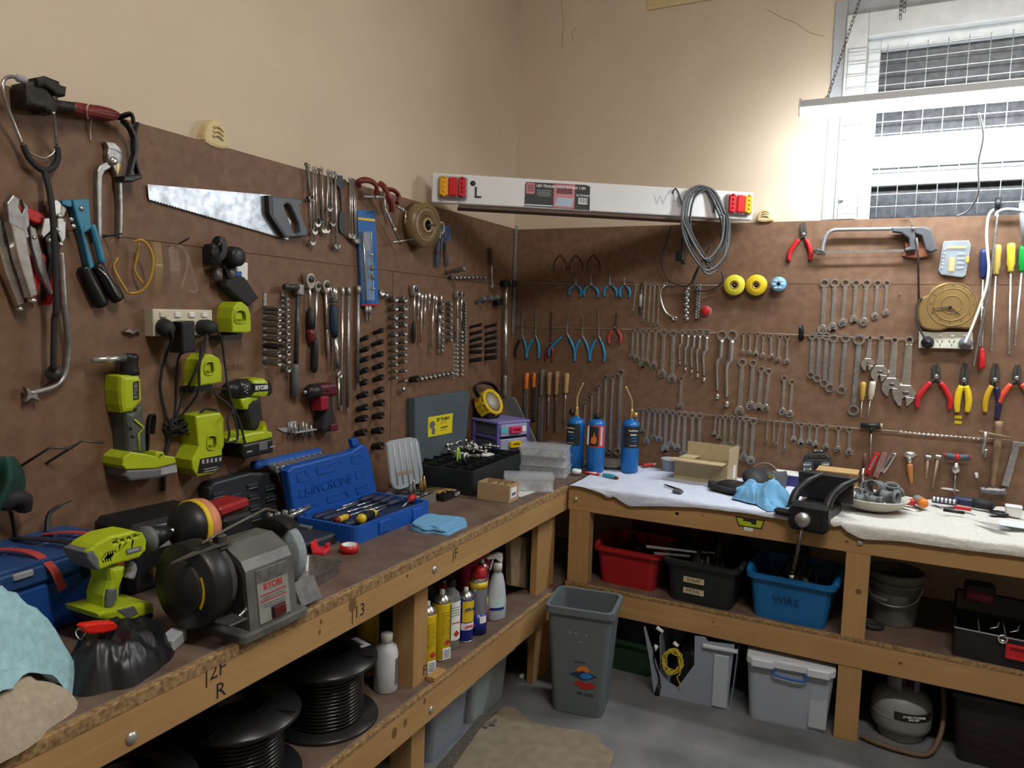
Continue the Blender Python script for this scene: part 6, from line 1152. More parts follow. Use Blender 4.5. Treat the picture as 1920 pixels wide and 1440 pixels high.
# ---- black socket case (open lid against the wall)
A = Wall('L', kE(500, 800), w=.03); o = thing('socket_case', 'black moulded socket case standing open behind the grinder', 'tool case', A.M); bc2 = mat('case_black', (.025, .029, .036), .45)
def E3(nm, pts, w0, w1, m_, bev=.004, k=kE, holes=()): mb = MB(); ext(mb, A, pts, w0, w1, k, bev, holes=holes); return part(nm, mb, m_, o)
E3('lid', [(292, 695), (325, 655), (450, 620), (545, 595), (690, 600), (700, 640), (718, 890), (700, 910), (335, 1010), (315, 990)], .005, .04, bc2, .006)
for r in range(4):
    for c in range(4):
        x, y = 345+c*103+r*7, 725+r*64-c*27+(c % 2)*36
        if y < 960: part('pocket', MB().box((0, 0, .004), (.036, .012, .008), T(*A.p(kE(x, y), .04)) @ RZ(0), .004), bc2, o); part('pocket_lip', MB().box((0, -.007, .004), (.034, .003, .006), T(*A.p(kE(x, y), .04)), .001), GY, o)
part('base', MB().box((-.006, -.008, .14), (.20, .035, .20), fr((0, 0, 0), (1, 0, 0), (0, 1, 0), (0, 0, 1)) @ T(0, A.I.translation.y*0+(BT+.018-A.M.translation.z), 0), .006), bc2, o)
part('base_rib', MB().box((.082, .012, .10), (.018, .006, .12), T(0, BT+.018-A.M.translation.z, 0), .001), GY, o)
for i in range(5): socket('socket', T(.09+i*.006, -1.60+i*.022, BT+.036) @ RX(0), .009, .03, CH, f'chrome socket standing in the open black case, {ORD[i]} from the grinder', 'sockets in the black case')
solo('socket_driver', MB().tube([(.13, -1.58, BT+.055), (.14, -1.50, BT+.07)], .006, 8), CH, 'chrome driver bar lying across the black case', 'bar')
# ---- blue screwdriver case
kc = mat('kincrome_blue', (.010, .085, .40), .42); A = Wall('L', kE(1050, 680), w=.10); o = thing('screwdriver_case', 'bright blue screwdriver case open on the bench', 'tool case', A.M)
E3('lid', [(765, 590), (795, 560), (1150, 470), (1215, 425), (1240, 435), (1258, 470), (1303, 690), (1295, 735), (1270, 755), (835, 905), (815, 890)], .085, .112, kc, .006)
E3('handle_tab', [(1150, 395), (1190, 388), (1195, 430), (1158, 440)], .09, .105, kc, .002)
for q in ([(815, 600), (865, 580), (895, 620), (885, 640), (830, 655)], [(935, 575), (1085, 520), (1090, 550), (1060, 575), (950, 610)], [(1145, 500), (1190, 485), (1215, 505), (1210, 525), (1155, 545)], [(835, 700), (885, 685), (890, 735), (840, 745)], [(1170, 590), (1215, 575), (1222, 620), (1180, 635)], [(1000, 745), (1105, 705), (1135, 740), (1010, 780)], [(1170, 690), (1245, 662), (1245, 700), (1190, 725)], [(850, 800), (930, 780), (925, 820), (870, 845)]):
    part('embossed_panel', MB().tube(P3(A, [(a, b, .1125) for a, b in q], kE), .0016, 5, closed=True), kc, o)
text('embossed_lettering', 'KINCROME', .040, kc, o, T(*A.p(kE(1015, 668), .1125)) @ RZ(0), ext=.0022)
M = FL(.215, -1.352, BT, 0); Mi = A.M.inverted() @ M
mb = MB(); mb.prism(rrect(-.18, -.11, .175, .11, .018), 0, .012, Mi); mb.prism(rrect(-.18, -.11, .175, .11, .018), .012, .046, Mi, holes=[rrect(-.168, -.098, .163, .098, .012)]); part('tray', mb, kc, o)
for x in (-.06, .10): part('catch', MB().box((x, -.112, .024), (.05, .006, .034), Mi, .002), kc, o)
part('insert', MB().box((0, 0, .022), (.325, .19, .02), Mi, .002), mat('insert_dark', (.012, .03, .09), .6), o)
def lay(x0, y0, x1, y1, z0, z1, m_, lab, hr=.010, hf=.42, M=M, extra=None):
    a, b = V((x0, y0, z0)), V((x1, y1, z1)); q = a.lerp(b, hf); s = thing('screwdriver', lab, 'screwdriver', M @ T(*a)); e = b-a; h = q-a
    part('handle', MB().tube([h*0, h*.1, h*.45, h*.8, h], [hr*.6, hr, hr*.9, hr, hr*.6], 10), m_, s); part('shaft', MB().tube([h*.97, e], .0025, 8), CH, s)
    if extra: part('grip_end', MB().tube([h*-.02, h*.12, h*.2], [hr*.8, hr*1.08, hr*.95], 10), extra, s); part('grip_collar', MB().tube([h*.86, h*1.02], hr*.85, 10), extra, s)
nvy = mat('navy_grip2', (.012, .02, .055), .5)
lay(-.115, -.07, .05, -.035, .048, .042, BK, 'screwdriver with black and yellow grip lying on top of the set', .0135, .5, extra=YL)
lay(-.155, -.02, .03, .0, .046, .040, mat('amber_grip', (.60, .42, .05), .3), 'screwdriver with amber and red grip in the blue case', .010, .32, extra=RDD)
for i, (x0, y0, x1, y1) in enumerate(((-.16, -.055, .0, -.05), (-.15, .03, .06, .03), (.16, -.02, .0, -.005), (.165, .02, .02, .025), (.16, .05, .03, .055), (-.15, .06, .05, .07), (.15, .08, .0, .085))):
    lay(x0, y0, x1, y1, .04, .037, nvy, f'navy gripped screwdriver lying in the blue case, {ORD[i]} one', .0105, .48)
lay(.155, -.06, .07, -.08, .056, .045, RD, 'stubby screwdriver with bright red grip on the edge of the blue case', .0105, .35)
# red toggle clip, red tape
o = thing('cable_clip', 'bright red plastic clip lying near the black case', 'clip', FL(.295, -1.63, BT, 20)); rp = mat('coral_red', (.62, .03, .045), .4)
part('base', MB().box((0, 0, .006), (.045, .032, .012), None, .003), rp, o); part('back', MB().box((-.005, .012, .022), (.035, .008, .03), RX(-15), .003), rp, o); part('hook', MB().box((.015, -.01, .016), (.012, .01, .014), None, .002), rp, o)
o = thing('tape_roll', 'small red and white tape roll standing flat on the bench', 'tape roll', FL(.345, -1.585, BT)); part('tape', MB().lathe([(.019, 0), (.0235, 0), (.0235, .02), (.019, .02), (.019, 0)], n=24), RD, o); part('liner', MB().lathe([(.0165, .001), (.0192, .001), (.0192, .0205), (.0165, .0205), (.0165, .001)], n=24), WH, o)
# socket bar (blue rail) leaning above the cases
A = Wall('L', kE(770, 510), w=.02); o = thing('socket_bar', 'blue socket bar loaded with chrome sockets above the black case', 'socket rail', A.M)
part('bar', MB().tube(P3(A, [(575, 545, .03), (955, 462, .03)], kE), .009, 4, sx=1.2), BL, o); part('bar_end', MB().lathe([(.013, -.01), (.013, .01)], T(*A.p(kE(578, 550), .03)) @ RY(90), 12), BL, o)
for i in range(10):
    q = A.M @ A.p(kE(632+i*34.5, 543-i*7.6), .022); m_ = fr(q, (0, 1, 0), (0, 0, 1), (1, 0, 0)) @ RX(14); socket('socket', m_, .0105, .05, CH, f'chrome socket clipped on the blue socket bar, {ORD[i]} from the lime charger', 'sockets on the blue bar', r2=.009)
# folded blue cloth
P = [onz(kE(*q), BT) for q in ((1500, 935), (1530, 890), (1600, 862), (1700, 872), (1825, 885), (1850, 920), (1790, 945), (1720, 975), (1640, 958), (1570, 962))]; c = sum(P, V())/len(P); mb = MB()
for i, (sx, sy, dx, dy) in enumerate(((1, 1, 0, 0), (.94, .9, -.004, .003), (.86, .93, .003, -.002), (.7, .8, -.012, -.004))): mb.prism(spl2([((p.x-c.x)*sx+dx+.003*math.sin(i*2+k), (p.y-c.y)*sy+dy+.004*math.cos(i*3+2*k)) for k, p in enumerate(P)], 3), i*.004, i*.004+.005, bev=.002, sm=False)
solo('blue_cloth', mb, bluerag, 'folded light blue cloth on the bare bench top', 'cloth', T(c.x, c.y, BT))
# ---- drill index with clear lid
A = Wall('L', kH(190, 600), w=.13); o = thing('drill_index', 'grey drill bit box with an upright clear ribbed lid', 'drill box', A.M)
ol = [(85, 490), (105, 470), (225, 448), (262, 455), (275, 480), (300, 660), (290, 720), (160, 762), (130, 755), (112, 720)]
mb = MB(); ext(mb, A, ol, .125, .133, kH, .002); part('lid', mb, mat('clear_lid', (.60, .66, .72), .25, alpha=.55), o)
for i in range(5): part('lid_rib', MB().tube(P3(A, [(120+i*34, 488-i*5, .134), (146+i*34, 735-i*9, .134)], kH), .0035, 6), mat('clear_rib', (.62, .68, .74), .25, alpha=.7), o)
part('tape_label', MB().prism(P2(A, [(135, 660), (245, 640), (247, 658), (138, 680)], .1345, kH), .0035, .0045), mat('tan_tape', (.45, .30, .20), .6, alpha=.7), o)
Mi = A.M.inverted() @ FL(.18, -1.097, BT, 4)
mb = MB(); mb.box((0, 0, .004), (.15, .14, .008), Mi); mb.prism(rrect(-.075, -.07, .075, .07, .006), .008, .03, Mi, holes=[rrect(-.069, -.064, .069, .064, .004)]); part('tray', mb, mat('index_grey', (.16, .155, .14), .6), o)
for i in range(8): b = V((-.06+i*.017, .05, .024)); solo('drill_bit', MB().tube([b, b+V((.004, -.1, .002))], .0028+.0003*i, 6), DS if i % 3 else ST, f'steel drill bit lying in the grey drill box, {ORD[i]} from the blue case', 'drill bit', FL(.18, -1.097, BT, 4), 'bits in the drill box')
for i in range(4): solo('step_drill', MB().lathe([(.003, 0), (.003, .02), (.008+.001*(i % 2), .022), (.007, .035), (.004, .05), (.001, .06)], n=10), GD if i > 1 else ST, f'cone step drill standing in the drill box, {ORD[i]} from the blue case', 'step drill', FL(.225-.008*(i % 2), -1.097+.03*(i-1.5), BT+.028), 'step drills')
o = thing('bit_wallet', 'open black tray of bronze drill bits', 'bit tray', FL(.20, -.962, BT, 0)); mb = MB(); mb.box((0, 0, .004), (.10, .14, .008)); mb.prism(rrect(-.05, -.07, .05, .07, .008), .008, .022, holes=[rrect(-.045, -.064, .045, .064, .006)]); part('tray', mb, BK, o); part('clasp', MB().box((.03, -.072, .012), (.03, .005, .012), None, .001), CLR, o)
for i in range(8): b = V((-.036+i*.0095, .05-.004*i, .018+.003*(i % 3))); solo('drill_bit', MB().tube([b, b+V((.012-.004*(i % 4), -.09, .002))], .003, 6), mat('bronze_bit', (.30, .20, .09), .4, .7), f'bronze drill bit in the open black tray, {ORD[i]} from the grey box', 'drill bit', FL(.20, -.962, BT, 0), 'bits in the black tray')
# ---- grey lidded parts tray with sticker
A = Wall('L', kH(410, 390), w=.03); o = thing('parts_case', 'big grey-lidded black parts case with yellow sticker', 'parts case', A.M)
gl = mat('lid_slate', (.085, .115, .135), .45, 0, .12, 8); mb = MB(); ext(mb, A, [(250, 215), (575, 168), (580, 190), (555, 500), (280, 610), (252, 600)], .005, .035, kH, .004); part('lid', mb, gl, o)
st_ = part('yellow_sticker', MB().prism(P2(A, [(330, 328), (476, 303), (472, 420), (328, 448)], .036, kH), .005, .0065), mat('sticker_yellow', (.78, .66, .02), .5), o)
text('sticker_lettering', 'ZIP TIE MAN', .017, INK, st_, T(*A.p(kH(418, 338), .0366)) @ RZ(0), bold=.0006); part('print_line', MB().box(A.p(kH(425, 386), .0366), (.05, .004, .0003)), INK, st_)
for i in range(4): part('print_line', MB().box(A.p(kH(420, 355+i*8+(i > 1)*26), .0366), (.048, .0012, .0003)), INK, st_)
part('cartoon_figure', MB().prism(P2(A, [(340, 365), (352, 350), (365, 352), (372, 372), (362, 385), (372, 400), (368, 432), (350, 430), (352, 400), (338, 388)], .0366, kH), .0064, .0068), GY, st_)
Mt = FL(.155, -.675, BT, 3); Mi = A.M.inverted() @ Mt; tw, td, th = .225, .14, .085; blk = mat('tray_black', (.014, .017, .019), .4)
mb = MB(); mb.box((0, 0, .004), (tw*2, td*2, .008), Mi); mb.prism(rrect(-tw, -td, tw, td, .008), .008, th, Mi, holes=[rrect(-tw+.006, -td+.006, tw-.006, td-.006, .004)]); part('tray', mb, blk, o)
part('cell_floor', MB().box((0, 0, .04), (tw*2-.012, td*2-.012, .01), Mi), blk, o)
for i in range(1, 7): part('divider', MB().box((-tw+i*tw*2/7, 0, .062), (.003, td*2-.012, .042), Mi), blk, o)
for i in range(1, 4): part('divider', MB().box((0, -td+i*td/2, .062), (tw*2-.012, .003, .042), Mi), blk, o)
rn = random.Random(2); 
for i in range(34):
    c = Mt @ V((rn.uniform(.0, .20), rn.uniform(-.02, .11), th+rn.uniform(-.012, .03))); a = rn.uniform(0, PI); d = V((math.cos(a), math.sin(a), rn.uniform(-.3, .3)))*rn.uniform(.012, .03)
    f = thing('hose_fitting', f'loose chrome fitting piled in the black parts tray', 'fitting', T(*c), 'chrome fittings piled in the parts tray'); part('shank', MB().tube([-d, d], .003, 6), CH, f); part('head', MB().tube([d*.7, d*1.1], rn.uniform(.006, .009), 6), CH if i % 4 else WH, f)
solo('zip_tie', MB().tube(spl([(-.012, 0, 0), (-.014, 0, .04), (-.004, .004, .055), (.008, .004, .04), (.012, 0, .0)], 4), .004, 6), mat('lime_tie', (.40, .75, .12), .4), 'lime green plastic loop standing in the parts tray', 'tie', Mt @ T(-.02, .02, th-.02))
solo('white_clamp', MB().tube([(.016*math.cos(t), 0, .016*math.sin(t)) for t in [PI*i/8 for i in range(9)]], .005, 6), WH, 'white half ring clamp in the parts tray', 'clamp', Mt @ T(.015, .01, th-.006))
solo('white_sheet', MB().prism([(-.03, -.012), (.02, -.018), (.035, .008), (.0, .02), (-.028, .012)], 0, .004), PA, 'scrap of white plastic lying on the parts tray dividers', 'scrap', Mt @ T(.08, -.05, th))
solo('black_peg', MB().tube([(0, 0, 0), (-.02, .01, .045)], .006, 8), BK, 'black plastic peg leaning out of the parts tray', 'peg', Mt @ T(-.13, -.07, th-.01))
# ---- purple drawers, work light, grey sheet
Md = XA(.115, -.325, BT, -22); o = thing('drawer_unit', 'purple framed mini drawer unit with clear drawers', 'drawers', Md); dw, dd, dh = .082, .085, .185
# its drawer fronts face the camera along local -x? keep drawers opening towards the right bench
for x, y in ((-dw, -dd), (dw, -dd), (-dw, dd), (dw, dd)): part('post', MB().box((x*.93, y*.94, dh/2), (.014, .014, dh), None, .002), PU, o)
part('top_panel', MB().box((0, 0, dh), (dw*2+.01, dd*2+.01, .012), None, .004), mat('lavender', (.24, .21, .50), .42), o)
for i in range(4): part('side_rail', MB().box((0, -dd*.95, i*.06+.003), (dw*2, .008, .012), None, .001), PU, o); part('side_rail', MB().box((0, dd*.95, i*.06+.003), (dw*2, .008, .012), None, .001), PU, o)
smk = mat('smoky_clear', (.10, .12, .17), .15, alpha=.8); lav = mat('drawer_lilac', (.34, .36, .52), .35)
for i, m_ in enumerate((mat('mauve', (.55, .12, .38), .4), YL, PK)):
    d = part('drawer', MB().box((0, 0, .033+i*.06), (dw*1.8, dd*1.86, .045), None, .003), smk, o); part('drawer_front', MB().box((dw*.98, 0, .034+i*.06), (.014, dd*1.7, .05), None, .004), lav, d)
    Mh = fr((dw+.004, 0, .036+i*.06), (0, 1, 0), (0, 0, 1), (1, 0, 0)); part('handle', MB().prism(rrect(-.03, -.013, .03, .013, .004), 0, .016, Mh, holes=[rrect(-.0175, -.008, .0175, .004, .002)], bev=.002), m_, d); part('handle_recess', MB().prism(rrect(-.018, -.009, .018, .005, .002), .001, .0045, Mh), m_, d)
    if i == 2: part('teal_tag', MB().box((dw+.0075, -.06, .036+i*.06), (.002, .03, .022)), mat('teal_tag', (.10, .50, .55), .5), d); part('white_tag', MB().box((dw+.0075, .05, .036+i*.06), (.002, .02, .022)), PA, d)
Mw = XA(.07, -.35, BT+.191, -12); o = thing('work_light', 'yellow cordless work light with black bracket tilted on the drawers', 'work light', Mw); lm = T(.0, 0, .06) @ RZ(0) @ RY(-28)
part('body', MB().prism(spl2(circ(.055, 10), 3), -.03, .012, fr((0, 0, 0), (0, 1, 0), (0, 0, 1), (1, 0, 0)) if 0 else lm @ RY(90), bev=.01), YL, o); part('bezel', MB().lathe([(.044, .010), (.056, .012), (.058, .026), (.046, .028), (.044, .010)], lm @ RY(90), 12), YL, o); part('lens', MB().lathe([(.045, .02), (.0005, .021)], lm @ RY(90), 20), mat('lens_grey', (.42, .42, .36), .3), o)
for i in range(8): part('fin', MB().box((.052*math.cos(i*PI/4), .052*math.sin(i*PI/4), -.005), (.014, .012, .05), lm @ RY(90), .002), YL, o)
part('bracket', MB().tube(spl([(-.0, -.065, .09), (-.03, -.062, .13), (-.04, 0, .145), (-.03, .062, .13), (0, .065, .09)], 4), .012, 4, sx=.35), BK, o); part('base', MB().box((-.01, 0, .02), (.09, .07, .04), None, .008), BK, o)
A = Wall('R', kH(840, 330), w=.05); solo('grey_plate', MB().prism(spl2(P2(A, [(720, 260), (760, 215), (835, 208), (862, 235), (900, 320), (975, 470), (960, 560), (700, 560), (690, 400)], .05, kH), 2), -.006, .004, bev=.002), mat('plate_grey', (.16, .175, .18), .5, 0, .08, 10), 'rounded grey plastic sheet leaning in the corner behind the drawers', 'sheet', A.M)
# ---- cardboard tray, organisers
def openbox(o, w, d, h, m_, t=.003, z=0, M=None):
    mb = MB(); mb.box((0, 0, z+t/2), (w, d, t), M); mb.prism([(-w/2, -d/2), (w/2, -d/2), (w/2, d/2), (-w/2, d/2)], z+t, z+h, M, holes=[[(-w/2+t, -d/2+t), (w/2-t, -d/2+t), (w/2-t, d/2-t), (-w/2+t, d/2-t)]]); return part('carton', mb, m_, o)
o = thing('cardboard_tray', 'small open cardboard box with a barcode label on the bench', 'cardboard box', fr((.395, -.872, BT), (.995, .03, 0), (-.03, .995, 0), (0, 0, 1))); openbox(o, .118, .075, .058, CB)
part('barcode_label', MB().box((.06, -.005, .03), (.001, .045, .034)), PA, o); part('barcode', MB().box((.0607, -.005, .025), (.0005, .03, .01)), GY, o)
for i in range(3): part('divider', MB().box((-.02+i*.026, 0, .03), (.002, .066, .045)), CB, o)
solo('paper_sheet', MB().prism([(-.05, -.03), (.05, -.04), (.06, .03), (-.04, .035)], 0, .0012), mat('plain_paper', (.62, .63, .64), .8), 'loose white paper under the organiser boxes', 'paper', FL(.42, -.76, BT))
def organiser(M, w, d, h, label, cells=6, seed=0):
    o = thing('organiser_box', label, 'organiser box', M); rn = random.Random(seed)
    mb = MB(); mb.box((0, 0, .002), (w, d, .003)); mb.prism(rrect(-w/2, -d/2, w/2, d/2, .006), .003, h, holes=[rrect(-w/2+.003, -d/2+.003, w/2-.003, d/2-.003, .004)]); part('tray', mb, CLR, o)
    part('lid', MB().prism(rrect(-w/2-.004, -d/2-.004, w/2+.004, d/2+.004, .008), h, h+.006, bev=.002), mat('organiser_lid', (.66, .72, .78), .25, alpha=.26), o)
    for i in range(1, cells): part('divider', MB().box((-w/2+w*i/cells, 0, h/2), (.002, d-.01, h-.006)), CLR, o)
    for i in range(cells): part('contents', MB().grid(lambda u, v, i=i: (-w/2+w*(i+.12+.76*u)/cells, (-.42+.84*v)*d, .004+h*.42*(.6+.8*abs(nz(u*3+i, v*3+seed)))*math.sin(PI*u)**.4*math.sin(PI*v)**.4), 8, 8, False), mat('bright_bits', (.55, .55, .52), .35, .4) if (i+seed) % 3 else GY, o, 'stuff')
organiser(XA(.4155, -.676, BT, 26.6), .172, .112, .045, 'flat clear organiser box with screws nearest the cardboard tray', 4, 1)
organiser(XA(.36, -.405, BT, 12), .185, .13, .03, 'clear organiser box at the bottom of the stack of clear boxes', 6, 2); organiser(XA(.358, -.40, BT+.037, 12), .18, .125, .032, 'clear organiser box in the middle of the stack of clear boxes', 6, 3); organiser(XA(.355, -.40, BT+.076, 12), .18, .125, .032, 'clear organiser box on top of the stack of clear boxes', 6, 4)
o = thing('grey_case', 'grey and black flat case behind the clear organiser stack', 'case', XA(.345, -.20, BT, 8)); part('lower_shell', MB().box((0, 0, .03), (.15, .10, .06), None, .006), BK, o); part('upper_shell', MB().box((0, 0, .075), (.155, .105, .035), None, .008), mat('case_taupe', (.13, .12, .11), .5, 0, .2, 20), o); part('latch', MB().box((.0, -.053, .062), (.05, .006, .03), None, .002), GY, o)
solo('red_rag', heap(MB(), .034, .022, .025, 8.8, p=2.5, fold=.4, n=24, m=8), mat('rag_red', (.20, .03, .035), .8), 'dark red rag stuffed beside the grey flat case', 'rag', XA(.355, -.288, BT, 0))
# ------------------------------------------------------------------ on the right bench
def towel(name, m_, label, edge, k, xs, back, left=None, seed=0, ripple=.004, n=70):
    """towel lying on the bench and hanging over the front rail; edge = pixels of its lower hem"""
    hem = [ony(k(*q), -.556) for q in edge]
    def hz(x):
        for a, b in zip(hem, hem[1:]):
            if a.x <= x <= b.x: t = (x-a.x)/(b.x-a.x); return a.z+(b.z-a.z)*t
        return hem[0].z if x < hem[0].x else hem[-1].z
    rows = 26
    def f(u, v):
        x = xs[0]+(xs[1]-xs[0])*u; s = v*rows; nb = 20
        bk = back(x) if callable(back) else back
        rip = ripple*(nz(x*14+seed, v*5)+.6*nz(x*30, v*9+seed))
        if s <= nb:
            t = s/nb; y = bk+(-.549-bk)*t; z = BT+.006+max(-.004, rip)+.006*abs(nz(x*7+seed, y*7, 2))
            xx = x+(left(t)*(1-u) if left else 0)
        else:
            t = (s-nb)/(rows-nb); zz = min(hz(x), BT+.004); z = BT+.008+(zz-BT-.008)*t; y = -.550-.008*math.sin(PI*min(1, t*1.2)*.5)-.004*abs(nz(x*16+seed, t*2)); xx = x+(left(1)*(1-u) if left else 0)
        return (xx, y, z)
    return solo(name, MB().grid(f, n, rows), m_, label, 'towel')
TW1 = towel('blue_white_towel', bwt, 'pale blue-white towel spread under the gas cylinders', [(1062, 906), (1090, 911), (1130, 926), (1142, 934), (1152, 930), (1165, 940), (1180, 949), (1250, 949), (1300, 951), (1340, 955), (1400, 962), (1440, 969), (1484, 976)], lambda x, y: (x, y), (.53, 1.297), lambda x: -.16 if x < .62 else -.06, seed=3)
towel('white_towel', wt, 'thick off-white towel spread along the bench beside the vice', [(560, 1100), (600, 1138), (645, 1120), (700, 1172), (800, 1222), (950, 1228), (1100, 1238), (1300, 1268), (1600, 1306), (1920, 1345), (2600, 1440)], k3, (1.40, 2.7), -.03, left=lambda t: .16*(1-t)**2, seed=9, ripple=.006)
# gas cylinders
cylb = mat('cylinder_blue', (.008, .14, .46), .3)
def cylinder(M, label, torch=0, dark=True, flame=False):
    o = thing('gas_cylinder', label, 'gas cylinder', M); h = .205; r = .0355
    part('body', MB().lathe([(r*.85, 0), (r, .006), (r, h*.93), (r*.9, h*.985), (r*.55, h*1.02), (.013, h*1.035), (.013, h*1.06)], n=28), cylb, o)
    lb = part('label_wrap', MB().lathe([(r+.0006, h*.5), (r+.0006, h*.92)], n=24, a0=200 if not flame else 190, a1=330 if not flame else 350), INK if dark else mat('label_red2', (.55, .06, .05), .4), o)
    if flame:
        part('label_centre', MB().lathe([(r+.0012, h*.52), (r+.0012, h*.9)], n=14, a0=235, a1=300), INK, lb)
        part('flame_mark', MB().prism(spl2([(-.012, 0), (-.008, .022), (-.004, .016), (.0, .04), (.006, .02), (.010, .024), (.012, .004), (.006, -.006), (-.006, -.006)], 2), 0, .0008, fr((0, -r-.0012, h*.6), (1, 0, 0), (0, 0, 1), (0, -1, 0))), OR, lb)
        for x in (-.025, .028): part('white_stripe', MB().box((x, -.0275, h*.72), (.008, .002, h*.36)), PA, lb)
    else:
        text('label_lettering', 'TradeFlame', .0085, WH, lb, fr((-.004, -r-.001, h*.84), (1, 0, 0), (0, 0, 1), (0, -1, 0)), bold=.0002)
        for i in range(3): part('print_line', MB().box((-.002+i*.003, -r-.0006, h*(.76-i*.06)), (.026-.005*i, .001, .004)), cylb if i else WH, lb)
        part('white_band', MB().box((-.002, -r-.0004, h*.55), (.03, .001, .0015)), WH, lb)
    if torch:
        t_ = part('torch_valve', MB().lathe([(.011, h*1.05), (.012, h*1.07), (.010, h*1.12), (.007, h*1.2), (.006, h*1.25)], n=12), GD, o)
        part('regulator_knob', MB().lathe([(.013, 0), (.013, .016), (.008, .018)], T(-.008 if torch > 0 else .004, -.006, h*1.13) @ RY(-90 if torch > 0 else 90), 12), BK if torch > 0 else GD, t_)
        part('burner_tube', MB().tube(spl([(0, 0, h*1.24), (.0, 0, h*1.42), (.012*torch, -.002, h*1.58), (.028*torch, -.004, h*1.72)] if torch > 0 else [(0, 0, h*1.24), (-.002, 0, h*1.4), (-.016, -.002, h*1.54), (-.032, -.004, h*1.68)], 5), .0048, 8), mat('brass_tube', (.62, .46, .22), .35, .7), t_)
    else: part('valve_cap', MB().lathe([(.014, h*1.03), (.014, h*1.1), (.010, h*1.12)], n=12), BK, o)
cylinder(XA(.435, -.285, BT+.007, -10), 'blue gas cylinder with brass torch nearest the organiser boxes', 1); cylinder(XA(.521, -.28, BT+.008, 5), 'blue gas cylinder with red flame label and black cap', 0, False, True); cylinder(XA(.640, -.21, BT+.008, 40), 'blue gas cylinder with brass torch nearest the red lighter', -1)
# plates, caps and little things
o = thing('round_plate', 'dark round plate lying behind the gas cylinders', 'plate', XA(.535, -.13, BT+.004, 0)); part('rim', MB().lathe([(.075, .0), (.092, .012), (.095, .018), (.09, .018), (.072, .006), (.0005, .005)], n=36), mat('plate_dark', (.04, .042, .045), .35), o); part('rim_edge', MB().lathe([(.093, .0165), (.097, .018), (.093, .0195)], n=36), ST, o)
solo('white_tape', MB().lathe([(.011, 0), (.0185, 0), (.0185, .016), (.011, .016), (.011, 0)], n=20), WH, 'roll of white tape in front of the first gas cylinder', 'tape', T(.475, -.36, BT+.008))
o = thing('screwdriver', 'red handled stubby driver lying before the middle cylinder', 'screwdriver', XA(.505, -.355, BT+.014, 2)); part('handle', MB().tube([(0, 0, 0), (.06, 0, 0)], .0065, 8), RD, o); part('shaft', MB().tube([(.058, 0, 0), (.075, 0, 0)], .003, 8), CH, o); part('white_band', MB().tube([(.004, 0, 0), (.05, 0, .001)], .0062, 6), WH, o)
o = thing('utility_knife', 'teal and red pocket knife lying before the third cylinder', 'knife', XA(.583, -.352, BT+.013, -10)); part('handle', MB().tube(spl([(0, 0, 0), (.03, 0, .002), (.055, -.005, 0)], 3), .0075, 8, sx=1.2), mat('teal_handle', (.03, .33, .40), .4), o); part('end', MB().tube([(.054, -.005, 0), (.066, -.008, 0)], .007, 8), RDD, o)
o = thing('lighter', 'red and silver lighter lying near the wall board', 'lighter', XA(.675, -.065, BT+.012, 55)); part('body', MB().box((0, 0, .006), (.055, .018, .012), None, .004), RD, o); part('metal_band', MB().box((.0, 0, .0125), (.05, .007, .002)), CH, o); part('head', MB().box((.032, 0, .006), (.014, .016, .012), None, .002), CH, o)
o = thing('plastic_tub', 'small grey clear tub beside the cardboard box', 'tub', T(.775, -.095, BT+.006)); part('cup', MB().lathe([(.026, 0), (.033, .05), (.035, .05), (.035, .053), (.03, .053), (.024, .004), (.0005, .004)], n=20), mat('tub_grey', (.36, .38, .42), .35, alpha=.85), o); part('rim', MB().lathe([(.033, .05), (.037, .05), (.037, .055), (.033, .055), (.033, .05)], n=20), mat('tub_rim', (.45, .48, .52), .35), o)
o = thing('cardboard_box', 'open cardboard carton with raised flap on the towel', 'cardboard box', XA(.935, -.165, BT+.008, -6)); cbx = mat('carton_buff', (.48, .38, .22), .85, 0, .05, 40); openbox(o, .205, .135, .075, cbx)
part('back_flap', MB().box((0, .0675, .105), (.205, .003, .06), RX(-4)), cbx, o); part('side_flap', MB().box((.1015, .0, .105), (.003, .125, .06)), cbx, o); part('front_flap', MB().box((-.005, -.095, .082), (.205, .062, .003), RX(4) if 0 else None), cbx, o); part('inner_flap', MB().box((-.075, .02, .077), (.06, .08, .003)), cbx, o)
part('side_label', MB().box((.1035, .02, .04), (.001, .03, .05)), PA, o)
o = thing('key_fob', 'black cord loop with a small grey fob on the towel', 'key fob', T(.83, -.375, BT+.012)); part('loop', MB().tube(spl([(0, 0, 0), (.02, -.012, 0), (.045, -.03, 0), (.075, -.055, .001), (.07, -.062, .001), (.035, -.035, 0), (.012, -.014, 0)], 4, True), .0022, 6, closed=True), BK, o); part('fob', MB().box((.098, -.078, .004), (.035, .025, .012), RZ(-15), .004), mat('fob_grey', (.09, .09, .10), .3), o)
solo('black_block', MB().box((0, 0, .012), (.025, .02, .024), None, .003), BK, 'small black plastic block on the towel near the carton', 'block', XA(.985, -.30, BT+.008, 10))
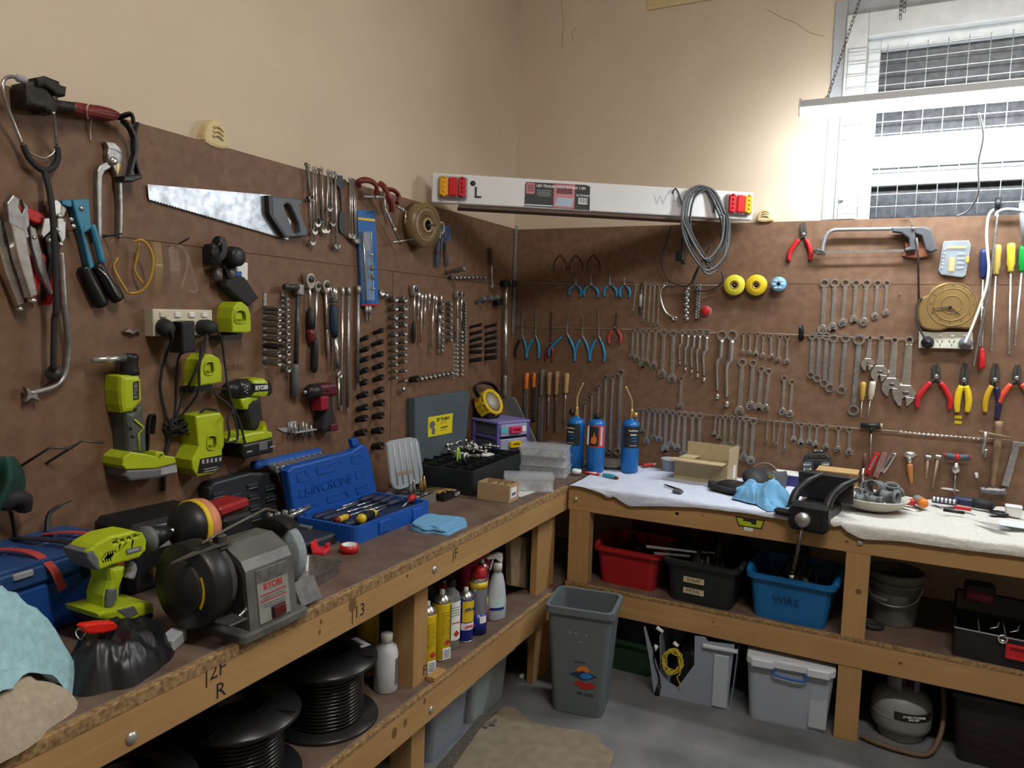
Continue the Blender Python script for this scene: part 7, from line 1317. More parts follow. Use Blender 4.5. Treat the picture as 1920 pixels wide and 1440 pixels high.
# headphones
MUF = o = thing('ear_muffs', 'black headset with coiled band lying by the blue cloth', 'headset', XA(1.08, -.33, BT+.012, 0)); part('ear_cup', heap(MB(), .085, .06, .03, 3.1, p=4, fold=.1, n=28, m=8), BK, o); part('cup_rim', MB().tube([(.085*math.cos(t), .06*math.sin(t), .012) for t in [2*PI*i/24 for i in range(24)]], .010, 8, closed=True), BR, o)
part('ear_cup', MB().lathe([(.0005, 0), (.045, .0), (.05, .012), (.04, .03), (.0005, .034)], T(.055, .05, .035) @ RX(35) @ RY(20), 20), mat('soft_black', (.02, .022, .026), .6), o)
part('steel_band', MB().tube(spl([(.03, .0, .03), (.09, .02, .03), (.12, .06, .05), (.09, .1, .06)], 5), .004, 6), ST, o); part('arch', MB().tube(spl([(.02, .14, .02), (.03, .15, .06), (.07, .155, .085), (.11, .15, .07), (.115, .14, .02)], 6), .0042, 8), mat('brownish_band', (.20, .15, .13), .5), o)
o = thing('visor_shell', 'grey curved shell with a lime mark behind the blue cloth', 'visor', XA(1.185, -.168, BT+.008, -15)); part('shell', MB().lathe([(.045, 0), (.05, .05), (.042, .07)], n=20, a0=150, a1=380), mat('shell_grey', (.10, .11, .12), .5), o); part('lime_mark', MB().box((.012, -.0505, .052), (.02, .002, .014)), LM, o)
RAG = solo('blue_rag', heap(MB(), .095, .08, .06, 5.7, p=2.6, fold=.4, freq=1.6, n=64, m=20), bluerag, 'crumpled light blue cloth beside the black vice', 'cloth', XA(1.185, -.425, BT+.008, -20)); drape(RAG, [MUF, TW1], .006)
RGC = solo('blue_rag_corner', heap(MB(), .045, .065, .02, 7.7, p=2.2, fold=.5, n=30, m=10), bluerag, 'flopped corner of light blue cloth over the bench front', 'cloth', XA(1.222, -.492, BT+.008, 30)); drape(RGC, [RAG, TW1])
o = thing('blue_book_box', 'flat dark blue box with white edge near the board', 'box', XA(1.25, -.068, BT+.006, -2)); part('body', MB().box((0, 0, .022), (.15, .09, .042), None, .002), mat('royal_navy', (.03, .035, .16), .4), o); part('white_edge', MB().box((0, .0, .045), (.152, .092, .004), None, .001), WH, o)
# socket kit standing
A = Wall('R', k3(485, 710), w=.05); o = thing('bit_set_case', 'black carry case of socket bits standing against the board', 'bit set', A.M)
def E4(nm, pts, w0, w1, m_, bev=.003, holes=()): mb = MB(); ext(mb, A, pts, w0, w1, k3, bev, holes=holes); return part(nm, mb, m_, o)
E4('case', [(385, 690), (395, 650), (430, 632), (545, 632), (575, 650), (588, 690), (588, 800), (382, 800)], .02, .05, mat('set_black', (.03, .035, .04), .45), .004, holes=[[(430, 648), (540, 648), (545, 668), (425, 668)]])
for x in (420, 545):
    E4('bit_holder', [(x-32, 695), (x-12, 685), (x+32, 688), (x+34, 770), (x-32, 770)], .05, .054, mat('set_grey', (.10, .12, .13), .5), .001)
    for j in range(2):
        for i in range(4): part('bit', MB().box(A.p(k3(x-20+i*13, 708+j*32), .056), (.0045, .008, .006), None, .001), CH, o)
E4('driver_grip', [(470, 690), (500, 690), (505, 730), (468, 730)], .05, .06, BK, .003); E4('driver_tip', [(472, 735), (498, 735), (495, 780), (475, 780)], .05, .058, RD, .003)
for x in (473, 517): part('rivet', MB().lathe([(.004, 0), (.003, .003)], T(*A.p(k3(x, 612), .03)), 8), CH, o)
part('hanger', MB().box(A.p(k3(495, 622), .02), (.036, .02, .02), None, .002), DS, o)
o = thing('wooden_box', 'honey coloured wooden box on the bench', 'wooden box', XA(1.40, -.115, BT+.008, -3)); part('box', MB().box((0, 0, .04), (.135, .085, .078), None, .002), mat('honey_wood', (.42, .24, .07), .5, 0, .08, 12), o); part('lid', MB().box((0, 0, .082), (.138, .088, .008), None, .002), mat('honey_lid', (.52, .34, .14), .5), o)
# vice
o = thing('bench_vice', 'black cast vice clamped on the bench front', 'vice', XA(1.35, -.47, BT+.003, -12)); vm_ = mat('vice_black', (.022, .022, .024), .42, .3, .3, 40)
part('base_plate', MB().box((.02, -.02, .022), (.11, .14, .04), None, .008), vm_, o); part('front_cheek', MB().box((.02, -.108, .01), (.12, .05, .09), None, .012), vm_, o)
part('jaw_face', MB().box((0, 0, 0), (.17, .012, .09), T(.03, .012, .088) @ RX(12), .002), mat('jaw_plate', (.05, .052, .056), .4, .5), o); part('rear_jaw', MB().box((.018, .045, .085), (.145, .04, .085), None, .006), vm_, o)
for x in (-.03, .075): part('arm', MB().tube(spl([(x-.01, -.10, .03), (x-.005, -.07, .075), (x+.02, -.03, .11), (x+.05, .01, .13)], 4), [.014]*5+[.012]*4+[.009]*4, 8), vm_, o)
part('side_lug', MB().box((0, 0, 0), (.058, .028, .022), T(-.06, -.112, .012) @ RZ(-4), .008), vm_, o)
part('screw_head', MB().lathe([(.02, 0), (.0235, .006), (.0235, .04), (.019, .05), (.0005, .052)], T(.01, -.108, .005) @ RX(90), 18), mat('screw_steel', (.45, .45, .45), .35, .8), o)
part('handle_rod', MB().tube([(.01, -.142, -.01), (.0, -.142, -.10), (-.012, -.142, -.18)], .0062, 8), DS, o); part('rod_end', MB().lathe([(.0085, 0), (.0085, .01)], T(-.012, -.142, -.186), 10), CH, o)
# bowl of pipe fittings
Mb = T(1.52, -.33, BT+.012); o = thing('enamel_bowl', 'white enamel bowl full of grey pipe fittings', 'bowl', Mb); part('bowl', MB().lathe([(.055, 0), (.085, .012), (.108, .038), (.111, .040), (.109, .043), (.083, .018), (.05, .006), (.0005, .006)], n=40), mat('enamel', (.52, .50, .44), .35), o)
fg = mat('fitting_grey', (.15, .165, .175), .65, .1, .2, 40)
for i, (x, y, z, a, b, r, L) in enumerate(((-.055, -.02, .035, 30, 70, .026, .05), (.005, -.005, .06, -25, 80, .032, .07), (.05, -.03, .04, 60, 85, .026, .07), (.055, .05, .055, 10, 15, .03, .03), (-.03, -.055, .03, 100, 80, .019, .05), (-.02, .055, .045, 0, 60, .026, .045), (.012, -.06, .03, 70, 90, .018, .05), (.075, .02, .045, 120, 70, .02, .035))):
    f = thing('pipe_fitting', f'grey pipe fitting in the enamel bowl, {ORD[i]} of eight', 'pipe fitting', Mb @ T(x, y, z+.012) @ RZ(a) @ RX(b) @ Matrix.Scale(.78, 4), 'pipe fittings in the bowl'); part('body', MB().lathe([(r*.8, -L/2), (r, -L/2), (r, -L/4), (r*.86, -L/4), (r*.86, L/4), (r, L/4), (r, L/2), (r*.8, L/2), (r*.78, 0), (r*.8, -L/2)], n=18), fg if i != 0 else mat('fitting_light', (.33, .34, .35), .45, .3), f)
    if i in (1, 2): part('branch', MB().lathe([(r*.6, r*.6), (r*.62, r*1.3), (r*.75, r*1.3), (r*.75, r*1.55), (r*.5, r*1.55)], RX(90), 14), fg, f)
solo('wire_strap', MB().box((0, 0, .004), (.10, .03, .008), None, .002), mat('strip_blue', (.05, .12, .28), .4), 'blue-black strip lying behind the bowl', 'strip', XA(1.455, -.20, BT+.014, -10))
# things on the white towel
zt = BT+.016
def on(k, x, y): return onz(k(x, y), zt+.008)
q = on(k3, 1130, 968); o = thing('red_connector', 'red plastic connector on the white towel', 'connector', XA(q.x, q.y, zt, 5)); part('body', MB().box((0, 0, .01), (.032, .022, .02), None, .003), RD, o)
q = on(k3, 1215, 985); o = thing('screwdriver', 'grey and orange stubby handle pointing over the towel', 'screwdriver', XA(q.x, q.y, zt+.016, -75)); part('grip', MB().tube([(-.07, 0, 0), (-.05, 0, 0), (.0, 0, 0)], [.010, .0155, .0165], 10), mat('grip_grey2', (.22, .21, .20), .5), o); part('orange_end', MB().tube([(0, 0, 0), (.016, 0, 0), (.022, 0, 0)], [.0165, .015, .010], 10), OR, o)
q = on(k3, 1090, 1005); solo('hex_key', MB().tube([(-.035, .022, 0), (.03, -.016, 0), (.048, -.006, 0)], .0024, 6), CH, 'bent hex key on the white towel beside the bowl', 'hex key', T(q.x, q.y, zt+.004))
q = on(k3, 1370, 965); o = thing('bit_rack', 'black and white bit rack on the towel', 'bit rack', XA(q.x, q.y, zt, -10)); part('rack', MB().box((0, 0, .012), (.075, .028, .02), None, .003), mat('rack_dark', (.05, .05, .09), .5), o)
for i in range(6): part('white_bit', MB().box((-.03+i*.012, -.008, .025), (.006, .012, .012), RX(30), .001), WH, o)
q = on(k3, 1370, 925); solo('white_pen', MB().tube([(-.045, .012, 0), (.03, -.006, 0), (.045, -.009, 0)], [.0042, .0042, .001], 8), WH, 'white pen lying behind the bit rack', 'pen', T(q.x, q.y+.03, zt+.03))
q = on(k3, 1560, 985); o = thing('torch_driver', 'navy and black driver handle lying on the towel', 'driver', XA(q.x, q.y, zt+.016, -14)); part('grip', MB().tube([(-.06, 0, 0), (-.05, 0, 0), (.04, 0, 0), (.062, 0, 0)], [.010, .0145, .016, .012], 12), mat('navy_soft', (.02, .03, .08), .45), o); part('end', MB().tube([(.0, 0, 0), (.06, 0, 0)], .0165, 12), BR, o)
q = on(k3, 1495, 1003); solo('red_strip', MB().box((0, 0, .006), (.05, .012, .012), None, .002), RD, 'red plastic strip beside the navy driver', 'strip', XA(q.x, q.y, zt, -8))
q = on(k3, 1435, 1025); o = thing('cable_cutter', 'thin black probe tool with fine wires', 'probe', XA(q.x, q.y, zt+.006, -8)); part('body', MB().tube([(-.03, 0, 0), (.03, 0, 0)], .0055, 8), BK, o); part('wire', MB().tube(spl([(-.03, 0, 0), (-.045, .008, .002), (-.05, .02, .002)], 4), .0012, 5), DS, o); part('wire', MB().tube(spl([(.03, 0, 0), (.05, -.01, .002), (.06, -.02, .001)], 4), .0012, 5), DS, o)
q = on(k3, 1750, 1030); solo('black_disc', MB().lathe([(.0005, 0), (.028, 0), (.028, .006), (.01, .007), (.0005, .009)], n=20), BK, 'black rubber disc beside the white box on the towel', 'disc', T(q.x, q.y, zt))
q = on(k3, 1650, 995); solo('black_clip', MB().box((0, 0, .008), (.02, .02, .016), None, .004), BK, 'black plastic end piece beyond the navy driver', 'clip', XA(q.x+.02, q.y+.02, zt, 30))
q = on(k3, 1845, 1040); o = thing('white_box', 'small white plastic box on the towel', 'box', XA(q.x, q.y, zt, -5)); part('body', MB().box((0, 0, .014), (.045, .035, .028), None, .003), WH, o); part('lid', MB().box((0, 0, .03), (.047, .037, .006), None, .002), WH, o)
q = on(k3, 1830, 1110); solo('note_paper', MB().box((0, 0, .001), (.13, .085, .0015)), mat('mint_paper', (.62, .76, .78), .7), 'pale mint sheet of paper on the towel', 'paper', XA(q.x+.035, q.y-.01, zt+.006, -8))
q = on(k3, 1630, 1110); solo('clear_film', MB().prism([(-.03, .03), (.04, .02), (.06, -.035), (.015, -.04)], 0, .001), mat('film', (.30, .31, .34), .2, alpha=.45), 'scrap of clear film on the towel beside the mint paper', 'film', T(q.x+.01, q.y, zt+.006))
# ------------------------------------------------------------------ shelves and floor
SR, SL = .334, .325
def tubm(w0, d0, w1, d1, h, t=.004, n=3, r=.02, rim=.012, rimh=.014):
    """tapered open tub as one mesh, centred on its base"""
    mb = MB(); a = rrect(-w0/2, -d0/2, w0/2, d0/2, r, n); b = rrect(-w1/2, -d1/2, w1/2, d1/2, r, n); N = len(a)
    k = 1-2*t/min(w1, d1); vs = [(x, y, 0) for x, y in a]+[(x, y, h) for x, y in b]+[(x*(1+2*rim/w1), y*(1+2*rim/d1), h) for x, y in b]+[(x*(1+2*rim/w1), y*(1+2*rim/d1), h+rimh) for x, y in b]+[(x*k, y*k, h+rimh) for x, y in b]+[(x*k, y*k, t) for x, y in a]
    fs = [tuple(range(N))[::-1], tuple(5*N+i for i in range(N))]
    for q in range(5): fs += [(q*N+i, q*N+(i+1) % N, (q+1)*N+(i+1) % N, (q+1)*N+i) for i in range(N)]
    mb._raw(vs, fs); return mb
def tub(M, name, label, w, d, h, m_, grow=1.15, ears=True):
    o = thing(name, label, 'tub', M); part('tub', tubm(w, d, w*grow, d*1.1, h, r=.025), m_, o)
    if ears:
        for s in (-1, 1): part('grip', MB().tube(spl([(s*w*grow*.53, -d*.42, h+.005), (s*(w*grow*.53+.002), -d*.3, h+.018), (s*(w*grow*.53+.002), d*.3, h+.018), (s*w*grow*.53, d*.42, h+.005)], 4), .010, 8), m_, o)
    return o
redt = mat('tub_red', (.34, .012, .014), .42); blkt = mat('tub_black', (.014, .017, .018), .42); blut = mat('tub_blue', (.008, .13, .36), .42)
junk = mat('junk_dark', (.012, .012, .014), .5)
def jumble(M, w, d, h, seed, label, m_=junk, n=7):
    rn = random.Random(seed)
    solo('scrap_pile', heap(MB(), w, d, h, seed+.3, p=3, fold=.7, freq=3, n=36, m=10), m_, label, 'scrap', M)
o = tub(XA(.737, -.362, SR, -2), 'red_tub', 'red plastic tub on the shelf beside the bench leg', .205, .24, .125, redt)
jumble(T(.737, -.362, SR+.03), .08, .088, .07, 3, 'dark scrap filling the red tub')
o = tub(XA(1.015, -.395, SR, -3), 'black_tub', 'black plastic tub with SCRAP METAL tape labels', .21, .25, .135, blkt)
for s_, z, x in (('SCRAP', .085, -.02), ('METAL', .045, -.02)):
    l = part('tape_label', MB().box((x, -.128-z*.09, z), (.072, .0012, .02), None), mat('masking_tape', (.52, .44, .28), .8), o); text('label_lettering', s_, .016, INK, l, fr((x, -.1288-z*.09, z), (1, 0, 0), (0, 0, 1), (0, -1, 0)))
jumble(T(1.015, -.395, SR+.03), .082, .092, .11, 5, 'black scrap metal heaped in the black tub')
for i, (a, b) in enumerate((((515, 310), (800, 345)), ((520, 318), (900, 350)), ((560, 350), (760, 368)))):
    z = (.504, .496, .489)[i]; p, q = onz(kJ(*a), z), onz(kJ(*b), z); solo('metal_bar', MB().tube([p, q], .0045, 4), CH if i == 0 else ST, f'scrap steel bar sticking out of the black tub, {["bright flat", "dull upper", "short lower"][i]} one', 'bar')
o = tub(XA(1.305, -.395, SR, -3), 'blue_tub', 'blue plastic tub marked WIRE', .225, .25, .135, blut, 1.14); text('pen_lettering', 'WIRE', .034, mat('faint_navy', (.004, .05, .15), .5), o, fr((-.01, -.1335, .072), (1, 0, 0), (0, -.0925, .9957), (0, -.9957, -.0925)))
jumble(T(1.305, -.395, SR+.03), .088, .092, .10, 7, 'dark wire offcuts filling the blue tub')
for i in range(5): p = V((1.23+i*.035, -.42+.02*(i % 2), SR+.12)); solo('wire_offcut', MB().tube(spl([p, p+V((.01, .01, .03)), p+V((.03, .0, .02)), p+V((.035, -.01, -.01))], 4), .002, 5), ST if i % 2 else BK, f'bent wire offcut in the blue tub, {ORD[i]} from the black tub', 'wire', group='wire offcuts')
solo('maroon_crate', tubm(.30, .12, .34, .14, .19), mat('maroon_dark', (.07, .006, .008), .45), 'dark maroon crate behind the red tub', 'crate', T(.82, -.13, SR))
solo('black_sack', heap(MB(), .17, .09, .24, 9.1, p=3, fold=.3), junk, 'black sack slumped behind the black and blue tubs', 'sack', T(1.18, -.14, SR))
# bucket
o = thing('bucket', 'dirty grey bucket with wire handle on the shelf', 'bucket', T(1.605, -.31, SR)); bm = mat('bucket_grey', (.16, .165, .15), .6, 0, .25, 15)
part('pail', MB().lathe([(.0005, 0), (.068, 0), (.07, .004), (.083, .15), (.089, .15), (.089, .172), (.084, .175), (.081, .17), (.069, .006), (.0005, .006)], n=32), bm, o); part('rim_band', MB().lathe([(.082, .132), (.087, .133), (.087, .14), (.083, .141)], n=32), bm, o)
part('handle', MB().tube(spl([(-.084, -.02, .135), (-.06, -.075, .09), (.0, -.088, .075), (.06, -.07, .095), (.086, -.01, .14)], 6), .0028, 6), LG, o); part('label', MB().lathe([(.0775, .07), (.080, .108)], n=14, a0=200, a1=300), mat('bucket_label', (.26, .28, .25), .6), o); part('label_stripe', MB().lathe([(.0788, .084), (.0793, .094)], n=10, a0=205, a1=255), PA, o)
part('filling', MB().lathe([(.0725, .06), (.05, .07), (.0005, .075)], n=20), mat('bucket_fill_dark', (.06, .052, .044), .9, 0, .3, 60), o)  # shallow dark brown cone inside the pail
solo('rubber_ring', MB().tube([(.026*math.cos(t), .02*math.sin(t), .009) for t in [2*PI*i/16 for i in range(16)]], .009, 8, closed=True), BR, 'black rubber ring on the shelf in front of the bucket', 'ring', T(1.548, -.42, SR))
# toolbox
o = thing('toolbox', 'open black toolbox with red latch and dark red handle on the shelf', 'toolbox', XA(1.935, -.435, SR, -4))
mb = MB(); mb.box((0, 0, .004), (.33, .19, .008)); mb.prism(rrect(-.165, -.095, .165, .095, .01), .008, .085, holes=[rrect(-.159, -.089, .159, .089, .008)]); part('lower_box', mb, BK, o)
part('lid', MB().box((0, 0, .033), (.33, .02, .07), T(0, .112, .075) @ RX(-15), .006), BK, o); part('lid_bulge', MB().box((-.10, .10, .16), (.085, .05, .04), None, .008), mat('lid_brown', (.03, .022, .02), .5), o); part('handle', MB().tube([(-.135, .08, .14), (-.065, .08, .14)], .017, 10), mat('dusky_pink', (.30, .05, .10), .4), o)
Mh = fr((.01, -.0945, .05), (1, 0, 0), (0, 0, 1), (0, -1, 0)); lt = part('latch', MB().prism(rrect(-.045, -.021, .045, .021, .004), 0, .012, Mh, holes=[rrect(-.035, -.013, .035, .013, .002)], bev=.002), RD, o); part('latch_recess', MB().prism(rrect(-.036, -.014, .036, .014, .002), 0, .004, Mh), RD, lt)
for i in range(4): part('divider', MB().box((-.1+i*.066, 0, .065), (.003, .17, .03)), GY, o)
part('tray_edge', MB().box((0, -.093, .086), (.33, .004, .003)), LG, o)
socket('socket', T(1.885, -.515, SR+.075) @ RX(70), .013, .02, CH, 'bright chrome socket in the open toolbox', None)
for i in range(3): p = V((1.86+i*.05, -.47, SR+.085)); solo('hex_key', MB().tube([p, p+V((.02, .012, .004)), p+V((.024, .02, .018))], .0025, 6), CH, f'small steel key in the open toolbox, {ORD[i]} from the bucket', 'hex key', group='keys in the toolbox')
# ---- floor, right: clear crates, gas bottle
o = thing('clear_crate', 'broken clear storage crate with yellow cable showing', 'crate', XA(1.008, -.42, 0, 5)); w0, w1, h, d = .235, .262, .215, .27
part('back_wall', MB().prism([(-w0/2, 0), (w0/2, 0), (w1/2, h), (-w1/2, h)], 0, .003, fr((0, d/2, 0), (1, 0, 0), (0, 0, 1), (0, -1, 0))), MLK, o); part('base', MB().box((0, 0, .003), (w0, d, .005)), MLK, o)
for s in (-1, 1): part('side_wall', MB().prism([(-d/2, 0), (d/2, 0), (d/2, h), (-d/2, h)], -.0015, .0015, fr((s*w0/2, 0, 0), (0, 1, 0), (s*.06, 0, 1), (1, 0, 0))), MLK, o)
Mi = o.matrix_world.inverted(); fp = lambda *q: [tuple((Mi @ ony(kJ(x, y), -.557+.0)).xz) for x, y in q]
part('front_wall', MB().prism(fp((565, 1165), (965, 1245), (1010, 875), (860, 850), (845, 825), (788, 818), (785, 980), (715, 1075), (690, 1103), (640, 1070), (590, 1010), (545, 860), (515, 755), (505, 758), (540, 960)), -.0015, .0015, fr((0, -d/2, 0), (1, 0, 0), (0, 0, 1), (0, -1, 0))), MLK, o)
part('corner_rib', MB().box((w0*.34, -d/2-.004, h*.45), (.05, .008, h*.85), None, .003), mat('milky_rib', (.55, .61, .70), .35, alpha=.7), o); part('rim', MB().box((w1*.28, -d/2-.006, h-.004), (.115, .016, .012), None, .003), mat('milky_rim', (.62, .66, .72), .35, alpha=.85), o)
solo('dark_contents', heap(MB(), .10, .11, .16, 4.2, p=3.5, fold=.3), junk, 'dark clutter packed inside the broken clear crate', 'clutter', T(1.0, -.41, .006))
cy = thing('yellow_cable', 'tangled bundle of thin yellow cable in the broken crate', 'cable', T(*ony(kJ(664, 960), -.568))); rn = random.Random(8); ym = mat('yellow_cable', (.62, .48, .05), .5)
for i in range(9): r1, r2, a = rn.uniform(.022, .036), rn.uniform(.03, .048), rn.uniform(-.4, .4); part('loop', MB().tube([(r1*math.cos(t)*math.cos(a)-r2*math.sin(t)*math.sin(a)+rn.uniform(-.004, .004), .008*math.sin(3*t+i)-.004, r1*math.cos(t)*math.sin(a)+r2*math.sin(t)*math.cos(a)) for t in [2*PI*j/20 for j in range(20)]], .0018, 5, closed=True), ym, cy)
part('tail', MB().tube(spl([(.03, -.004, .03), (.03, -.006, -.03), (.02, -.008, -.05), (.035, -.008, -.075)], 5), .0018, 5), ym, cy)
for i, (a, b) in enumerate((((670, 855), (695, 875)), ((575, 870), (560, 900)), ((575, 770), (610, 795)))): p, q = ony(kJ(*a), -.56), ony(kJ(*b), -.563); solo('white_connector', MB().tube([p, q], [.008, .006], 6), WH, f'white cable connector in the broken crate, {["above the yellow bundle", "at the cracked edge", "under the shelf rail"][i]}', 'connector')
p = [ony(kJ(*q), -.567) for q in ((560, 880), (560, 960), (585, 1040), (590, 1090))]; o = thing('black_lead', 'black lead with plug hanging from the broken crate', 'cable'); part('cord', MB().tube(spl(p, 5), .004, 7), BK, o); part('plug', MB().tube([p[-1], ony(kJ(575, 1145), -.57)], [.007, .010], 8), BK, o)
o = thing('storage_crate', 'clear storage crate with white lid holding cardboard boxes', 'crate', XA(1.306, -.42, 0, 5)); part('tub', tubm(.235, .27, .265, .29, .195, r=.02, rim=.004, rimh=.004), mat('milky_crate', (.50, .56, .66), .3, alpha=.55), o); part('lid', MB().prism(rrect(-.136, -.155, .136, .155, .02), .198, .222, bev=.006), mat('lid_milk', (.58, .62, .70), .4), o)
for x in (-.085, .085): part('lid_clip', MB().box((x, -.157, .205), (.07, .012, .028), None, .004), mat('clip_milk', (.62, .66, .74), .4), o)
part('blue_handle', MB().tube(spl([(-.045, -.152, .196), (-.044, -.158, .176), (.044, -.158, .172), (.045, -.152, .196)], 4), .004, 6), BL, o); part('rib', MB().box((.09, -.142, .1), (.055, .008, .18), RX(-3), .003), MATS['milky_rib'], o)
solo('inner_carton', MB().box((0, 0, .045), (.09, .08, .09), None, .002), CB, 'small brown carton inside the lidded clear crate', 'cardboard box', T(1.27, -.49, .10)); solo('inner_papers', MB().box((0, 0, .045), (.18, .12, .09), None, .004), mat('paper_grey', (.30, .34, .42), .7), 'grey bundle in the bottom of the lidded clear crate', 'bundle', T(1.31, -.45, .008))
# gas bottle
o = thing('gas_bottle', 'squat grey LP gas bottle under the shelf', 'gas bottle', T(1.648, -.41, 0)); gm_ = mat('bottle_grey', (.24, .255, .25), .45)
part('tank', MB().lathe([(.06, .018), (.082, .035), (.088, .05), (.088, .10), (.084, .125), (.068, .15), (.035, .165), (.02, .168)], n=36), gm_, o); part('weld_seam', MB().lathe([(.0875, .076), (.0893, .08), (.0875, .084)], n=36), gm_, o)
part('foot_ring', MB().lathe([(.062, 0), (.066, 0), (.066, .024), (.062, .024), (.062, 0)], n=28), gm_, o)
part('collar', MB().lathe([(.045, .15), (.048, .15), (.048, .235), (.045, .235), (.045, .15)], n=20, a0=150, a1=262), gm_, o); part('collar', MB().lathe([(.045, .15), (.048, .15), (.048, .23), (.045, .23), (.045, .15)], n=8, a0=310, a1=345), gm_, o); part('valve', MB().lathe([(.014, .165), (.014, .19), (.02, .195), (.02, .21), (.008, .215)], n=12), GD, o)
lb = part('label', MB().lathe([(.0886, .082), (.0886, .11)], n=14, a0=255, a1=335), INK, o); a_ = R_(292)
text('label_lettering', 'LP GAS CYLINDER\n2KG 3/8"', .0085, WH, lb, fr((.0892*math.cos(a_), .0892*math.sin(a_), .096), (-math.sin(a_), math.cos(a_), 0), (0, 0, 1), (math.cos(a_), math.sin(a_), 0)), bold=.0003)
solo('gas_hose', MB().tube(spl([(1.538, -.515, .012), (1.58, -.535, .012), (1.65, -.545, .012), (1.72, -.53, .013), (1.755, -.47, .05), (1.765, -.42, .12), (1.755, -.38, .2)], 6), .0075, 8), mat('hose_brown', (.14, .085, .055), .6), 'brown rubber gas hose curling round the gas bottle', 'hose')
# dark wrapped crate
o = thing('cable_crate', 'dark clear crate packed with dull red cables', 'crate', T(2.03, -.34, 0)); part('tub', tubm(.46, .30, .50, .32, .20, r=.02), mat('smoke_crate', (.03, .022, .022), .2, alpha=.55), o); part('rim', MB().prism(rrect(-.255, -.17, .255, .17, .02), .205, .216, holes=[rrect(-.24, -.155, .24, .155, .015)]), mat('smoke_rim', (.05, .045, .045), .4), o)
solo('cable_mass', MB().box((0, 0, .08), (.40, .25, .15), None, .02), junk, 'dark mass of leads filling the dark crate', 'cable', T(2.03, -.33, .012))
for i in range(7): z = .03+i*.022; solo('red_lead', MB().tube(spl([(1.83, -.466, z+.01*(i % 2)), (1.92, -.468, z+.02*((i*3) % 2)), (2.0, -.466, z-.008), (2.12, -.468, z+.012)], 5), .0045, 6), mat('dull_red_lead', (.16, .03, .03), .5), f'dull red lead in the dark crate, {ORD[i]} up from the floor', 'cable', group='red leads in the dark crate')
# green tub and bag behind the bin
solo('green_tub', tubm(.20, .16, .22, .18, .11), mat('tub_green', (.015, .05, .018), .5), 'dark green tub on the floor behind the bin', 'tub', T(.735, -.375, 0)); solo('navy_bag', heap(MB(), .11, .09, .10, 2.9, p=3, fold=.4), mat('navy_bag', (.012, .014, .03), .6), 'dark navy bag on the green tub', 'bag', T(.735, -.375, .122))
# ---- grey bin
o = thing('waste_bin', 'tall grey plastic bin with a printed surf emblem', 'bin', XA(.68, -.762, 0, 9)); bg = mat('bin_grey', (.12, .145, .16), .5)
part('shell', tubm(.168, .145, .215, .185, .345, r=.022, rim=.008, rimh=.022, n=5), bg, o)
tilt = math.atan2(.02, .345); F = lambda x, z: fr((x, -.0730-.0200*z/.345, z), (1, 0, 0), (0, -math.sin(tilt), math.cos(tilt)), (0, -math.cos(tilt), -math.sin(tilt)))
em_ = thing('printed_emblem', None, None); em_.parent = o; em_.matrix_local = F(.018, .12) @ Matrix.Scale(1.4, 4); e_ = em_
part('orange_sun', MB().prism(spl2([(-.016, .026), (-.004, .038), (.010, .037), (.016, .028), (.004, .024)], 3), 0, .0008), OR, em_); part('blue_diamond', MB().prism([(-.032, .016), (.0, .028), (.034, .018), (.004, .004)], .0002, .0010), mat('emblem_navy', (.01, .03, .10), .4), em_); part('blue_wave', MB().prism(spl2([(-.006, .015), (.006, .024), (.018, .021), (.024, .016), (.006, .008)], 3), .0006, .0014), mat('emblem_blue', (.02, .20, .55), .4), em_); part('red_wings', MB().prism(spl2([(-.018, -.004), (-.004, .001), (.004, -.002), (.02, .0), (.032, -.006), (.014, -.016), (-.006, -.015)], 3), 0, .0010), mat('emblem_red', (.42, .02, .02), .4), em_)
text('emblem_lettering', 'RIP CURL', .010, mat('emblem_dark', (.05, .06, .065), .5), em_, T(.008, -.03, .0004), bold=.0002); part('emblem_arc', MB().tube([(-.022, .046, .0003), (-.008, .0495, .0003), (.006, .0485, .0003)], .0012, 4), MATS['emblem_dark'], em_)
for x, z in ((-.028, .285), (-.008, .285), (.026, .283), (.008, .258)): part('foil_fleck', MB().prism([(-.004, -.003), (.004, -.004), (.003, .003), (-.002, .004)], 0, .001), CH, o, M=F(x, z))
part('moulded_notch', MB().prism([(-.05, 0), (.03, 0), (.03, .004), (-.05, .004)], 0, .001, F(-.005, .004)), bg, o)
# ---- mat and strips
P = [onz(kI(*q), 0) for q in ((430, 1520), (620, 1225), (750, 1100), (800, 1088), (850, 1110), (885, 1145), (960, 1185), (1080, 1210), (1250, 1235), (1320, 1260), (1345, 1310), (1410, 1355), (1390, 1440), (1330, 1560), (900, 1750), (500, 1700))]
c = sum(P, V())/len(P); solo('cardboard_mat', MB().prism(spl2([(p.x-c.x, p.y-c.y) for p in P], 3), 0, .007, bev=.002), mat('mat_tan', (.20, .165, .115), .9, 0, 0, 25, .2, col2=(.26, .215, .155), detail=8), 'worn tan cardboard mat lying on the concrete', 'mat', T(c.x, c.y, 0))
P = [onz(kI(*q), 0) for q in ((330, 1500), (625, 1150), (700, 1135), (735, 1120), (640, 1200), (420, 1520))]; c = sum(P, V())/len(P)
solo('carpet_strip', MB().prism([(p.x-c.x, p.y-c.y) for p in P], 0, .012, bev=.003), mat('carpet_grey', (.085, .075, .062), .95, 0, .3, 120, .8), 'grey-brown carpet strip beside the cardboard mat', 'carpet', T(c.x, c.y, 0))
for i, q in enumerate(((672, 1182), (710, 1168))): p = onz(kI(*q), .014); solo('foil_scrap', MB().prism([(-.008, -.018), (.006, -.016), (.008, .014), (-.004, .018)], 0, .002), CH, f'crumpled foil scrap at the mat corner, {["larger", "smaller"][i]} one', 'foil', XA(p.x, p.y, .0125, 20*i))
